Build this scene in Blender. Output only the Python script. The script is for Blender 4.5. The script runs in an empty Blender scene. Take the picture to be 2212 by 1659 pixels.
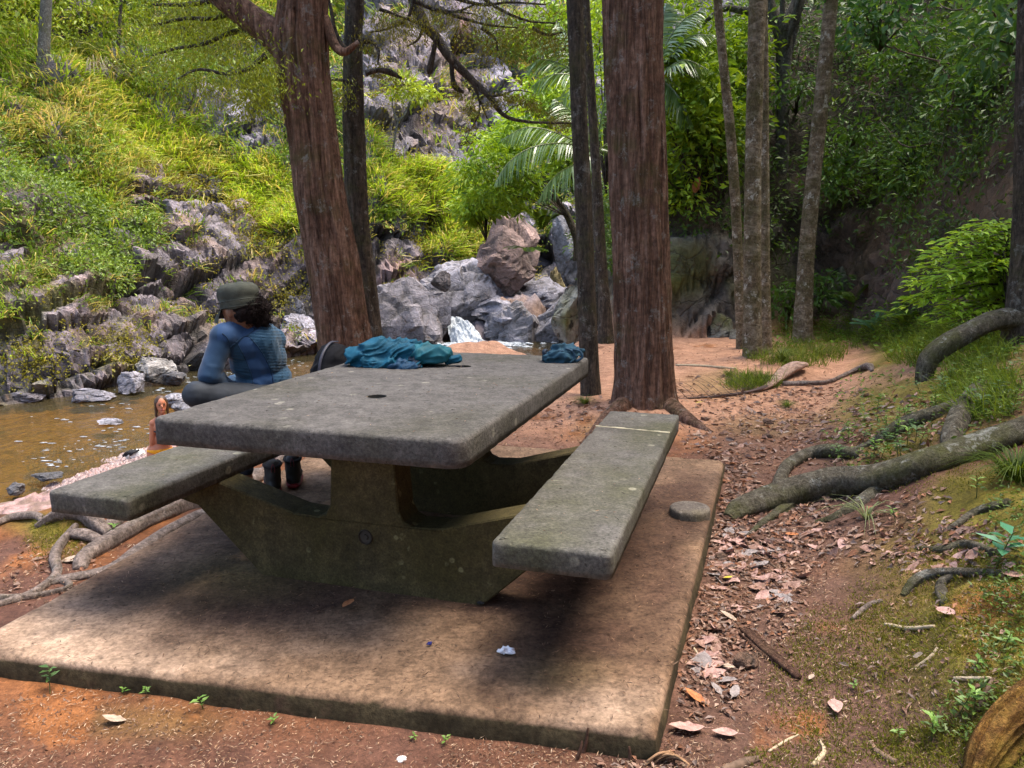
import bpy, bmesh, math, random
import numpy as np
from mathutils import Vector, Matrix, Euler
from mathutils.bvhtree import BVHTree
from mathutils.geometry import tessellate_polygon

random.seed(7); rng = np.random.default_rng(7)
S = bpy.context.scene
COL = S.collection
R = math.radians

# ------------------------------------------------------------------ camera, world, sun, exposure
F, PITCH, ROLL, CAMH = 1684.85, 0.1761, -0.005, 1.3232      # photograph measured 2212 px wide
CX, CY = 1106.0, 829.5
cam_d = bpy.data.cameras.new('camera'); cam = bpy.data.objects.new('camera', cam_d); COL.objects.link(cam)
cam_d.sensor_width = 36; cam_d.lens = F / 2212 * 36; cam_d.clip_start = .05; cam_d.clip_end = 400
cam.matrix_world = Matrix.Translation((0, 0, CAMH)) @ Matrix.Rotation(math.pi/2 - PITCH, 4, 'X') @ Matrix.Rotation(ROLL, 4, 'Z')
S.camera = cam

SUN_EL, SUN_AZ = R(70), R(75)            # azimuth from +Y towards +X: high over the stream on the left
world = bpy.data.worlds.new('World'); S.world = world; world.use_nodes = True
wn = world.node_tree; wn.nodes.clear()
sky = wn.nodes.new('ShaderNodeTexSky'); sky.sky_type = 'NISHITA'; sky.sun_disc = False
sky.sun_elevation = SUN_EL; sky.sun_rotation = SUN_AZ; sky.air_density = 1.0; sky.dust_density = 3.5; sky.ozone_density = .6
bg = wn.nodes.new('ShaderNodeBackground'); bg.inputs[1].default_value = .15
wo = wn.nodes.new('ShaderNodeOutputWorld')
wn.links.new(sky.outputs[0], bg.inputs[0]); wn.links.new(bg.outputs[0], wo.inputs[0])
sun_d = bpy.data.lights.new('sun', 'SUN'); sun_d.energy = 1.6; sun_d.angle = R(34); sun_d.color = (1, .93, .80)
sun = bpy.data.objects.new('sun', sun_d); COL.objects.link(sun)
sdir = Vector((math.sin(SUN_AZ)*math.cos(SUN_EL), math.cos(SUN_AZ)*math.cos(SUN_EL), math.sin(SUN_EL)))
sun.rotation_euler = sdir.to_track_quat('Z', 'Y').to_euler()
S.view_settings.view_transform = 'Standard'; S.view_settings.look = 'None'
S.view_settings.exposure = 2.05; S.view_settings.gamma = 1; S.view_settings.use_curve_mapping = False
S.render.engine = 'CYCLES'
S.cycles.max_bounces = 6; S.cycles.diffuse_bounces = 3; S.cycles.glossy_bounces = 3; S.cycles.transparent_max_bounces = 8
S.cycles.transmission_bounces = 4; S.cycles.use_denoising = True; S.cycles.caustics_reflective = False; S.cycles.caustics_refractive = False

# ------------------------------------------------------------------ measuring helpers
def ray(u, v):
    a, b = u - CX, v - CY
    cr, sr = math.cos(ROLL), math.sin(ROLL); a, b = (cr*a + sr*b)/F, (-sr*a + cr*b)/F
    cp, sp = math.cos(PITCH), math.sin(PITCH)
    return np.array([a, cp - b*sp, -sp - b*cp])
def at(u, v, y):
    d = ray(u, v); t = y/d[1]; return np.array([d[0]*t, y, CAMH + d[2]*t])
def atz(u, v, z):
    d = ray(u, v); t = (z - CAMH)/d[2]; return np.array([d[0]*t, d[1]*t, z])
def project(P):
    P = np.asarray(P, float); x, y, z = P[:, 0], P[:, 1], P[:, 2] - CAMH
    cp, sp = math.cos(PITCH), math.sin(PITCH)
    d = np.maximum(y*cp - z*sp, .05); up = y*sp + z*cp
    a, b = x/d*F, -up/d*F; cr, sr = math.cos(ROLL), math.sin(ROLL)
    return np.stack([CX + cr*a - sr*b, CY + sr*a + cr*b], 1)

# ------------------------------------------------------------------ noise (numpy)
def _h(ix, iy, iz, s):
    n = (ix.astype(np.int64)*73856093 ^ iy.astype(np.int64)*19349663 ^ iz.astype(np.int64)*83492791 ^ (s*2654435761)) & 0xffffffff
    n = ((n ^ (n >> 15))*2246822519) & 0xffffffff; n = ((n ^ (n >> 13))*3266489917) & 0xffffffff
    return (n ^ (n >> 16)).astype(np.float64)/4294967295.0
def vn(P, s=0):
    P = np.asarray(P, float); i = np.floor(P); f = P - i; f = f*f*(3 - 2*f); i = i.astype(np.int64); out = 0
    for dx in (0, 1):
        for dy in (0, 1):
            for dz in (0, 1):
                w = (f[:, 0] if dx else 1-f[:, 0])*(f[:, 1] if dy else 1-f[:, 1])*(f[:, 2] if dz else 1-f[:, 2])
                out = out + w*_h(i[:, 0]+dx, i[:, 1]+dy, i[:, 2]+dz, s)
    return out*2 - 1
def fbm(P, o=4, s=0, g=.5):
    P = np.asarray(P, float); r = 0; a = 1; n = 0
    for k in range(o): r = r + a*vn(P*2**k + k*17.3, s+k); n += a; a *= g
    return r/n
def P3(x, y, z=None):
    x = np.asarray(x, float).ravel(); y = np.asarray(y, float).ravel()
    return np.stack([x, y, np.zeros_like(x) if z is None else np.asarray(z, float).ravel()], 1)
def facet(P, cell, s, tilt=.55, A=None, full=False):
    """blocky displacement: every voronoi cell is one tilted plane"""
    Q = np.asarray(P, float)/cell
    if A is not None: Q = Q @ A.T
    i0 = np.floor(Q).astype(np.int64); best = np.full(len(Q), 9e9); val = np.zeros(len(Q)); second = np.full(len(Q), 9e9)
    for dx in (-1, 0, 1):
        for dy in (-1, 0, 1):
            for dz in (-1, 0, 1):
                i = i0 + [dx, dy, dz]; a, b, c = i[:, 0], i[:, 1], i[:, 2]
                sd = i + np.stack([_h(a, b, c, s), _h(a, b, c, s+1), _h(a, b, c, s+2)], 1)
                d = Q - sd; dd = (d*d).sum(1)
                v = (_h(a, b, c, s+3)-.5)*1.1 + tilt*((_h(a, b, c, s+4)-.5)*d[:, 0] + (_h(a, b, c, s+5)-.5)*d[:, 1] + (_h(a, b, c, s+6)-.5)*d[:, 2])*2
                m = dd < best; second = np.where(m, best, np.minimum(second, dd)); best = np.where(m, dd, best); val = np.where(m, v, val)
    e = np.clip(1 - (np.sqrt(second) - np.sqrt(best))/.10, 0, 1)
    return (val - .5*e, e, val) if full else val - .5*e
def ss(a, b, x):
    t = np.clip((x - a)/(b - a), 0, 1); return t*t*(3-2*t)
def seg_dist(x, y, pts, closed=False):
    best = np.full(np.shape(x), 1e9); pts = list(pts) + ([pts[0]] if closed else [])
    for (ax, ay), (bx, by) in zip(pts[:-1], pts[1:]):
        ex, ey = bx-ax, by-ay; t = np.clip(((x-ax)*ex + (y-ay)*ey)/(ex*ex+ey*ey), 0, 1)
        best = np.minimum(best, np.hypot(x-ax-t*ex, y-ay-t*ey))
    return best
def inside(x, y, pts):
    r = np.zeros(np.shape(x), bool); n = len(pts)
    for k in range(n):
        (ax, ay), (bx, by) = pts[k], pts[(k+1) % n]
        if ay == by: continue
        r ^= ((ay > y) != (by > y)) & (x < (bx-ax)*(y-ay)/(by-ay) + ax)
    return r
def sdp(x, y, pts):          # signed distance, positive inside
    return np.where(inside(x, y, pts), 1, -1)*seg_dist(x, y, pts, True)
def nrm(a): a = np.asarray(a, float); return a/np.maximum(np.linalg.norm(a, axis=-1, keepdims=True), 1e-9)

# ------------------------------------------------------------------ objects
def tag(o, label=None, cat=None, group=None, kind=None):
    for k, v in (('label', label), ('category', cat), ('group', group), ('kind', kind)):
        if v: o[k] = v
    return o
def thing(name, label, cat, loc, group=None):
    o = bpy.data.objects.new(name, None); COL.objects.link(o); o.location = Vector(loc); o.empty_display_size = .1
    return tag(o, label, cat, group)
def mesh(name, V, Fs, mat=None, col=None, smooth=True, mats=None, midx=None):
    """Fs: list of int arrays (n,k), any k"""
    me = bpy.data.meshes.new(name); V = np.asarray(V, np.float32)
    Fs = [np.asarray(f, np.int32) for f in (Fs if isinstance(Fs, list) else [Fs]) if len(f)]
    tot = np.concatenate([np.full(len(f), f.shape[1], np.int32) for f in Fs]); loops = np.concatenate([f.ravel() for f in Fs])
    me.vertices.add(len(V)); me.vertices.foreach_set('co', V.ravel())
    me.loops.add(len(loops)); me.loops.foreach_set('vertex_index', loops)
    me.polygons.add(len(tot)); st = np.concatenate([[0], np.cumsum(tot)[:-1]]).astype(np.int32)
    me.polygons.foreach_set('loop_start', st)
    try: me.polygons.foreach_set('loop_total', tot)
    except Exception: pass
    me.update(calc_edges=True)
    me.polygons.foreach_set('use_smooth', (tot == 4) if smooth == 'quads' else np.full(len(tot), bool(smooth)))
    if col is not None:
        at_ = me.color_attributes.new('Col', 'FLOAT_COLOR', 'POINT'); c = np.ones((len(V), 4), np.float32); c[:, :3] = col
        at_.data.foreach_set('color', c.ravel())
    for m in (mats or ([mat] if mat else [])): me.materials.append(m)
    if midx is not None: me.polygons.foreach_set('material_index', np.asarray(midx, np.int32))
    return me
def obj(name, me, parent=None, loc=None, kind=None):
    o = bpy.data.objects.new(name, me); COL.objects.link(o)
    if parent is not None: o.parent = parent
    if loc is not None: o.location = Vector(loc)
    if kind: o['kind'] = kind
    return o
def part(name, V, Fs, mat, parent, **k):
    """V in world coordinates; parent is an Empty (or a part) whose world location is known"""
    kind = k.pop('kind', None); p = Vector((0, 0, 0)); q = parent
    while q is not None: p += q.location; q = q.parent
    return obj(name, mesh(name, np.asarray(V) - np.array(p), Fs, mat, **k), parent, None, kind)

class MB:
    def __init__(s): s.V = []; s.F = {}; s.C = []; s.n = 0
    def add(s, V, Fs, col=None):
        V = np.asarray(V, float); 
        for f in (Fs if isinstance(Fs, list) else [Fs]):
            f = np.asarray(f, int)
            if len(f): s.F.setdefault(f.shape[1], []).append(f + s.n)
        s.V.append(V); s.n += len(V)
        c = np.ones((len(V), 3)); 
        if col is not None: c[:] = col
        s.C.append(c); return s
    def get(s): return np.concatenate(s.V), [np.concatenate(v) for v in s.F.values()]
    def col(s): return np.concatenate(s.C)

# ------------------------------------------------------------------ mesh generators
def grid_faces(n, m, wrap=False):
    """n rows of m verts"""
    i = np.arange(n-1)[:, None]*m; j = np.arange(m if wrap else m-1)[None]; j2 = (j+1) % m
    return np.stack([i+j, i+j2, i+m+j2, i+m+j], -1).reshape(-1, 4)
def resample(pts, n):
    """catmull-rom through rows (x,y,z,r...)"""
    p = np.asarray(pts, float); p = np.vstack([2*p[0]-p[1], p, 2*p[-1]-p[-2]]); k = len(p)-3
    t = np.linspace(0, k, n); i = np.minimum(t.astype(int), k-1); f = (t-i)[:, None]
    a, b, c, d = p[i], p[i+1], p[i+2], p[i+3]
    return .5*(2*b + (c-a)*f + (2*a-5*b+4*c-d)*f**2 + (3*b-a-3*c+d)*f**3)
def tube(pts, n=20, sides=10, disp=None, cap=True, flat=None):
    """pts rows x,y,z,r; disp(theta, s, V)->radius factor"""
    q = resample(pts, n); P, r = q[:, :3], np.maximum(q[:, 3], 1e-4)
    T = nrm(np.gradient(P, axis=0)); up = np.array([0, 0, 1.]) if abs(T[0][2]) < .8 else np.array([0, 1., 0])
    N = np.zeros_like(P); a = np.cross(T[0], up); N[0] = a/np.linalg.norm(a)
    for k in range(1, n):
        a = N[k-1] - T[k]*(N[k-1] @ T[k]); N[k] = a/np.linalg.norm(a)
    B = np.cross(T, N); th = np.linspace(0, 2*np.pi, sides, endpoint=False)
    s = np.concatenate([[0], np.cumsum(np.linalg.norm(np.diff(P, axis=0), axis=1))])
    rr = np.repeat(r[:, None], sides, 1)
    if disp is not None:
        TH, SS = np.meshgrid(th, s); rr = rr*disp(TH, SS, r)
    b = rr if flat is None else rr*flat
    V = P[:, None] + N[:, None]*(rr*np.cos(th))[..., None] + B[:, None]*(b*np.sin(th))[..., None]
    V = V.reshape(-1, 3); Fs = [grid_faces(n, sides, True)]
    if cap:
        V = np.vstack([V, P[0], P[-1]]); m = n*sides; k = np.arange(sides); k2 = (k+1) % sides
        Fs.append(np.concatenate([np.stack([np.full(sides, m), k2, k], 1), np.stack([np.full(sides, m+1), (n-1)*sides+k, (n-1)*sides+k2], 1)]))
    return V, Fs
def leaves(C, D, N, L, W, fold=.18):
    """C base, D tip direction, N normal"""
    n = len(C); D = nrm(D); B = nrm(np.cross(D, N)); N = np.cross(B, D)
    L = np.broadcast_to(np.asarray(L, float), (n,))[:, None]; W = np.broadcast_to(np.asarray(W, float), (n,))[:, None]
    m = C + D*L*.45
    V = np.stack([C, m + B*W*.5 + N*W*fold, C + D*L - N*L*.08, m - B*W*.5 + N*W*fold], 1).reshape(-1, 3)
    return V, np.arange(4*n).reshape(n, 4)
def blades(C, U, bend, L, W, lean=.6):
    """grass blades, 2 segments"""
    n = len(C); U = nrm(U); L = np.broadcast_to(np.asarray(L, float), (n,))[:, None]; W = np.broadcast_to(np.asarray(W, float), (n,))[:, None]
    bd = nrm(bend); B = nrm(np.cross(U, bd)); M = C + U*L*.55 + bd*L*.18*lean; T = C + U*L*(.95 - .35*lean) + bd*L*.62*lean
    V = np.stack([C - B*W*.5, C + B*W*.5, M + B*W*.4, M - B*W*.4, T], 1).reshape(-1, 3); k = np.arange(n)*5
    return V, [np.stack([k, k+1, k+2, k+3], 1), np.stack([k+3, k+2, k+4], 1)]
def sphere(c, r, nu=16, nv=10):
    th = np.linspace(0, np.pi, nv+1)[1:-1]; ph = np.linspace(0, 2*np.pi, nu, endpoint=False)
    V = np.stack([np.outer(np.sin(th), np.cos(ph)), np.outer(np.sin(th), np.sin(ph)), np.outer(np.cos(th), np.ones(nu))], -1).reshape(-1, 3)
    V = np.vstack([V, [0, 0, 1], [0, 0, -1]]); m = (nv-1)*nu; k = np.arange(nu); k2 = (k+1) % nu
    Fs = [grid_faces(nv-1, nu, True)[:, ::-1], np.concatenate([np.stack([np.full(nu, m), k, k2], 1), np.stack([np.full(nu, m+1), (nv-2)*nu+k2, (nv-2)*nu+k], 1)])]
    return np.asarray(c) + V*np.asarray(r), Fs
def basis(z):
    z = nrm(z); a = np.array([1., 0, 0]) if abs(z[0]) < .8 else np.array([0, 1., 0]); x = nrm(np.cross(a, z)); return np.stack([x, np.cross(z, x), z], 1)
def capsule(p0, p1, r0, r1, nu=16):
    p0, p1 = np.asarray(p0, float), np.asarray(p1, float); L = np.linalg.norm(p1-p0); M = basis(p1-p0)
    a = np.linspace(-np.pi/2, 0, 5); b = np.linspace(0, np.pi/2, 5)
    prof = [(r0*math.cos(t), r0*math.sin(t)) for t in a] + [(r1*math.cos(t), L + r1*math.sin(t)) for t in b]
    prof = [(max(r, 1e-4), z) for r, z in prof]; ph = np.linspace(0, 2*np.pi, nu, endpoint=False)
    V = np.array([[(r*math.cos(t), r*math.sin(t), z) for t in ph] for r, z in prof]).reshape(-1, 3)
    n = len(prof); V = np.vstack([V, [0, 0, prof[0][1]], [0, 0, prof[-1][1]]]); m = n*nu; k = np.arange(nu); k2 = (k+1) % nu
    Fs = [grid_faces(n, nu, True), np.concatenate([np.stack([np.full(nu, m), k2, k], 1), np.stack([np.full(nu, m+1), (n-1)*nu+k, (n-1)*nu+k2], 1)])]
    return p0 + V @ M.T, Fs
def ellip(c, r, d=None, nu=18, nv=12):
    V, Fs = sphere((0, 0, 0), r, nu, nv)
    if d is not None: V = V @ np.asarray(d).T
    return V + np.asarray(c), Fs
def fuse(prims, voxel, smooth=4, fac=.5):
    """one continuous skin over overlapping closed shapes -> (V, [tris/quads])"""
    mb = MB()
    for V, Fs in prims: mb.add(V, Fs)
    V, Fs = mb.get(); me = mesh('tmp', V, Fs); o = bpy.data.objects.new('tmp', me); COL.objects.link(o)
    m = o.modifiers.new('r', 'REMESH'); m.mode = 'VOXEL'; m.voxel_size = voxel
    if smooth: s = o.modifiers.new('s', 'SMOOTH'); s.factor = fac; s.iterations = smooth
    dg = bpy.context.evaluated_depsgraph_get(); e = o.evaluated_get(dg).to_mesh()
    n = len(e.vertices); V = np.empty(n*3, np.float32); e.vertices.foreach_get('co', V)
    out = {}
    for p in e.polygons: out.setdefault(len(p.vertices), []).append(tuple(p.vertices))
    o.evaluated_get(dg).to_mesh_clear(); bpy.data.objects.remove(o); bpy.data.meshes.remove(me)
    return V.reshape(-1, 3).astype(float), [np.array(f) for f in out.values()]
def vnormals(V, Fs):
    N = np.zeros_like(V)
    for f in Fs:
        n = np.cross(V[f[:, 1]]-V[f[:, 0]], V[f[:, 2]]-V[f[:, 0]])
        for k in range(f.shape[1]): np.add.at(N, f[:, k], n)
    return nrm(N)
def bvh(V, Fs): return BVHTree.FromPolygons([tuple(v) for v in V], [tuple(int(i) for i in f) for q in Fs for f in q])

# ------------------------------------------------------------------ materials
def lin(h):
    h = h.lstrip('#'); c = [int(h[i:i+2], 16)/255 for i in (0, 2, 4)]
    return tuple(x/12.92 if x <= .04045 else ((x+.055)/1.055)**2.4 for x in c)
class NT:
    def __init__(s, name):
        s.m = bpy.data.materials.new(name); s.m.use_nodes = True; s.t = s.m.node_tree; s.t.nodes.clear()
        s.out = s.n('ShaderNodeOutputMaterial'); s._co = {}
    def n(s, t, **k):
        x = s.t.nodes.new(t)
        for a, b in k.items(): setattr(x, a, b)
        return x
    def l(s, a, b): s.t.links.new(a, b)
    def set(s, sock, v):
        if hasattr(v, 'is_output'): s.l(v, sock)
        elif isinstance(v, (tuple, list)) and sock.type == 'RGBA': sock.default_value = (*v[:3], 1)
        else: sock.default_value = v
    def co(s, kind='Object', scale=(1, 1, 1)):
        if kind == 'World': src = s.n('ShaderNodeNewGeometry').outputs['Position']
        else: src = s.n('ShaderNodeTexCoord').outputs[kind]
        if tuple(scale) == (1, 1, 1): return src
        mp = s.n('ShaderNodeMapping'); s.l(src, mp.inputs[0]); mp.inputs['Scale'].default_value = scale; return mp.outputs[0]
    def noise(s, co, sc, det=6, rough=.6, dist=0):
        x = s.n('ShaderNodeTexNoise'); s.l(co, x.inputs['Vector']); x.inputs['Scale'].default_value = sc
        x.inputs['Detail'].default_value = det; x.inputs['Roughness'].default_value = rough; x.inputs['Distortion'].default_value = dist; return x.outputs[0]
    def vor(s, co, sc, feat='F1'):
        x = s.n('ShaderNodeTexVoronoi'); x.feature = feat; s.l(co, x.inputs['Vector']); x.inputs['Scale'].default_value = sc; return x.outputs['Distance']
    def ramp(s, f, *st):
        x = s.n('ShaderNodeValToRGB'); s.l(f, x.inputs[0]); e = x.color_ramp.elements
        while len(e) < len(st): e.new(.5)
        for a, (p, c) in zip(e, st): a.position = p; a.color = (*c[:3], 1) if isinstance(c, (tuple, list)) else (c, c, c, 1)
        return x.outputs[0]
    def mix(s, f, a, b, mode='MIX'):
        x = s.n('ShaderNodeMix', data_type='RGBA', blend_type=mode); s.set(x.inputs[0], f); s.set(x.inputs[6], a); s.set(x.inputs[7], b); return x.outputs[2]
    def math(s, op, a, b=0):
        x = s.n('ShaderNodeMath', operation=op); s.set(x.inputs[0], a); s.set(x.inputs[1], b); return x.outputs[0]
    def col(s, name='Col'): return s.n('ShaderNodeVertexColor', layer_name=name).outputs[0]
    def sep(s, v, i): x = s.n('ShaderNodeSeparateXYZ'); s.l(v, x.inputs[0]); return x.outputs[i]
    def bump(s, h, st=.3, d=.01, nrm=None):
        x = s.n('ShaderNodeBump'); x.inputs['Strength'].default_value = st; x.inputs['Distance'].default_value = d; s.l(h, x.inputs['Height'])
        if nrm is not None: s.l(nrm, x.inputs['Normal'])
        return x.outputs[0]
    def pbr(s, c, rough=.8, spec=.3, normal=None, **k):
        b = s.n('ShaderNodeBsdfPrincipled'); s.set(b.inputs['Base Color'], c); s.set(b.inputs['Roughness'], rough); b.inputs['Specular IOR Level'].default_value = spec
        if normal is not None: s.l(normal, b.inputs['Normal'])
        for a, v in k.items(): s.set(b.inputs[a], v)
        s.l(b.outputs[0], s.out.inputs[0]); s.b = b; return s
def plain(name, c, rough=.7, spec=.3, var=.25, sc=30, bump=.15, bd=.004):
    t = NT(name); co = t.co(); n = t.noise(co, sc)
    c2 = tuple(x*(1-var) for x in c); c3 = tuple(min(1, x*(1+var)) for x in c)
    t.pbr(t.ramp(n, (.3, c2), (.7, c3)), rough, spec, t.bump(t.noise(co, sc*3), bump, bd)); return t.m
def leafmat(name, trans=.35, rough=.45, spec=.35, tcol=(1.25, 1.15, .55)):
    t = NT(name); c = t.col(); t.pbr(c, rough, spec)
    tr = t.n('ShaderNodeBsdfTranslucent'); t.l(t.mix(1, c, tcol, 'MULTIPLY'), tr.inputs[0])
    mx = t.n('ShaderNodeMixShader'); mx.inputs[0].default_value = trans
    t.l(t.b.outputs[0], mx.inputs[1]); t.l(tr.outputs[0], mx.inputs[2]); t.l(mx.outputs[0], t.out.inputs[0]); return t.m
M = {}
M['leaf'] = leafmat('leaf_green'); M['grass'] = leafmat('grass_blade', .4, .55, .2)
M['dry'] = leafmat('dry_leaf', .15, .6, .25, (1, .9, .7))

def concrete(name, top, dark, moss, mossamt, lichen, sc=1.0):
    t = NT(name); co = t.co(); n1 = t.noise(co, 5*sc, 9, .75); n2 = t.noise(co, 85*sc, 3, .7); n3 = t.noise(co, 1.7*sc, 5, .6); n4 = t.noise(co, 22*sc, 7, .72)
    c = t.mix(t.ramp(n1, (.30, 0), (.66, 1)), dark, top)
    c = t.mix(t.ramp(n3, (.5-mossamt*.3, 0), (.72-mossamt*.3, .85)), c, moss)
    c = t.mix(1, c, t.ramp(n4, (.34, .74), (.5, 1), (.66, 1.25)), 'MULTIPLY'); c = t.mix(1, c, t.ramp(n2, (.3, .6), (.5, 1), (.7, 1.45)), 'MULTIPLY')
    pit = t.math('MULTIPLY', t.ramp(t.vor(co, 70*sc), (.10, 1), (.2, 0)), t.ramp(t.noise(co, 9*sc, 3), (.45, 0), (.6, 1))); c = t.mix(t.math('MULTIPLY', pit, .8), c, tuple(x*.25 for x in dark))
    v = t.n('ShaderNodeTexVoronoi'); t.l(co, v.inputs['Vector']); v.inputs['Scale'].default_value = 11*sc
    sp = t.math('MULTIPLY', t.ramp(v.outputs['Distance'], (.16, 1), (.22, 0)), t.ramp(t.noise(co, 3.1*sc, 3), (.52, 0), (.6, 1)))
    c = t.mix(t.math('MULTIPLY', sp, t.ramp(n4, (.35, .1), (.6, .8))), c, lichen)
    scr = t.n('ShaderNodeMapping'); t.l(co, scr.inputs[0]); scr.inputs['Rotation'].default_value = (0, 0, .7); scr.inputs['Scale'].default_value = (1.2, 14, 3); c = t.mix(t.math('MULTIPLY', t.ramp(t.noise(scr.outputs[0], 4, 4, .7, .5), (.66, 0), (.72, .55)), t.ramp(n1, (.4, 0), (.6, 1))), c, lichen)
    pt = t.n('ShaderNodeNewGeometry').outputs['Pointiness']; c = t.mix(t.math('MULTIPLY', t.ramp(pt, (.52, 0), (.60, .6)), t.ramp(n4, (.4, 0), (.6, 1))), c, tuple(x*1.5 for x in top))
    h = t.math('SUBTRACT', t.math('ADD', t.math('MULTIPLY', n2, .5), t.math('MULTIPLY', n4, .9)), t.math('MULTIPLY', pit, .8))
    t.pbr(c, .88, .22, t.bump(h, .7, .007)); return t.m
M['table'] = concrete('weathered_concrete', (.090, .083, .078), (.046, .042, .039), (.046, .043, .030), .12, (.33, .31, .25))
M['bench'] = concrete('bench_concrete', (.110, .102, .094), (.054, .050, .045), (.056, .055, .030), .2, (.36, .34, .25))
M['base'] = concrete('mossy_concrete', (.100, .076, .034), (.022, .017, .009), (.045, .036, .011), .5, (.22, .20, .10), 1.4)

def soilmat():
    t = NT('soil'); co = t.co('World'); c = t.col(); n1 = t.noise(co, 9, 8, .7); n2 = t.noise(co, 70, 5, .7); n3 = t.noise(co, 2.2, 5)
    c = t.mix(1, c, t.ramp(n1, (.3, (.55, .5, .48)), (.7, (1.35, 1.3, 1.25))), 'MULTIPLY')
    c = t.mix(1, c, t.ramp(n2, (.3, .6), (.65, 1.25)), 'MULTIPLY')
    h = t.math('ADD', t.math('MULTIPLY', n1, 1.5), t.math('MULTIPLY', n2, .5))
    t.pbr(c, .9, .2, t.bump(h, .7, .02)); return t.m
M['soil'] = soilmat()
def rockmat(name='rock', tint=None, wet=0):
    t = NT(name); co = t.co('World'); c = t.col() if tint is None else tint
    n1 = t.noise(co, 1.6, 9, .68, .6); n2 = t.noise(co, 9, 8, .72, .4); mp = t.co('World', (1, 1, .35)); n3 = t.noise(mp, 6, 6, .7, 1.2)
    c = t.mix(1, c, t.ramp(n1, (.3, (.45, .43, .42)), (.55, (.95, .95, 1)), (.75, (1.6, 1.5, 1.5))), 'MULTIPLY')
    c = t.mix(1, c, t.ramp(n2, (.3, .55), (.62, 1.25)), 'MULTIPLY')
    c = t.mix(t.ramp(n3, (.58, 0), (.7, .3)), c, (.27, .14, .07))
    wp = t.n('ShaderNodeVectorMath', operation='ADD'); nz = t.n('ShaderNodeTexNoise'); t.l(co, nz.inputs['Vector']); nz.inputs['Scale'].default_value = 1.7; nz.inputs['Detail'].default_value = 6
    sc_ = t.n('ShaderNodeVectorMath', operation='SCALE'); t.l(nz.outputs['Color'], sc_.inputs[0]); sc_.inputs['Scale'].default_value = .9; t.l(t.co('World', (.9, .55, 1.5)), wp.inputs[0]); t.l(sc_.outputs[0], wp.inputs[1])
    cr = t.ramp(t.vor(wp.outputs[0], 1.5, 'DISTANCE_TO_EDGE'), (.0, 0), (.035, 1))
    c = t.mix(t.math('MULTIPLY', t.math('SUBTRACT', 1, cr), .45), c, (.05, .045, .04))
    h = t.math('ADD', t.math('ADD', t.math('MULTIPLY', n1, 2.0), t.math('MULTIPLY', n2, .6)), t.math('MULTIPLY', cr, .35))
    t.pbr(c, .75 - .3*wet, .3 + .3*wet, t.bump(h, .9, .08)); return t.m
M['rock'] = rockmat()

def barkmat(name, cols, lich=(.4, .4, .36), lam=.5, moss=(.07, .075, .012), mossamt=.4, zs=.09, sc=14, band=0, strength=1.0):
    t = NT(name); co = t.co('Object'); st = t.co('Object', (1, 1, zs)); n1 = t.noise(st, sc*1.6, 8, .72, .5); n2 = t.noise(st, sc*5, 5, .7, .3); n3 = t.noise(co, 2.6, 6, .65); n4 = t.noise(co, 22, 5, .7)
    c = t.ramp(n1, (.28, cols[0]), (.45, cols[1]), (.62, cols[2]), (.78, cols[3]))
    c = t.mix(1, c, t.ramp(n2, (.3, .5), (.65, 1.3)), 'MULTIPLY')
    if band:
        bn = t.noise(t.co('Object', (1, 1, 2.2)), 5, 7, .75, .8); c = t.mix(t.ramp(bn, (.48, 0), (.62, .5)), c, tuple(x*1.5 for x in cols[3]))
    c = t.mix(1, c, t.ramp(n4, (.35, .6), (.62, 1.2)), 'MULTIPLY')
    c = t.mix(t.math('MULTIPLY', t.ramp(n3, (.62-mossamt*.3, 0), (.8-mossamt*.3, .8)), t.ramp(n4, (.3, .3), (.6, 1))), c, moss)
    ls = t.math('MULTIPLY', t.ramp(t.noise(co, 7.5, 6, .75), (.57, 0), (.61, 1)), t.ramp(t.noise(co, 45, 3, .6), (.4, .2), (.6, 1)))
    c = t.mix(t.math('MULTIPLY', ls, lam), c, lich)
    h = t.math('ADD', t.math('MULTIPLY', n1, 1.2), t.math('MULTIPLY', n2, .8)); h = t.math('ADD', h, t.math('MULTIPLY', n4, .25))
    t.pbr(c, .88, .2, t.bump(h, 1.0*strength, .05)); return t.m
M['bark_red'] = barkmat('red_fibrous_bark', [(.03, .018, .014), (.155, .08, .05), (.30, .175, .122), (.50, .38, .30)], mossamt=.28, lam=.45)
M['bark_dark'] = barkmat('dark_bark', [(.022, .018, .014), (.07, .055, .041), (.13, .10, .075), (.25, .21, .17)], mossamt=.35, lam=.4, zs=.2)
M['bark_spot'] = barkmat('lichened_bark', [(.065, .048, .030), (.165, .12, .072), (.26, .20, .125), (.40, .34, .25)], lich=(.68, .66, .56), mossamt=.55, lam=.75, zs=.5, band=1)
M['bark_grey'] = barkmat('grey_bark', [(.05, .045, .038), (.11, .10, .085), (.17, .155, .13), (.25, .23, .2)], mossamt=.35, lam=.6, zs=.4)
M['root'] = barkmat('root_bark', [(.07, .055, .045), (.17, .13, .11), (.27, .21, .18), (.38, .32, .28)], mossamt=.15, lam=.3, zs=.6, sc=18, strength=.6)
M['root_moss'] = barkmat('mossy_root_bark', [(.045, .038, .026), (.10, .085, .06), (.17, .15, .115), (.30, .28, .24)], mossamt=.55, lam=.6, zs=.6, sc=16, strength=.8)

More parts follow.
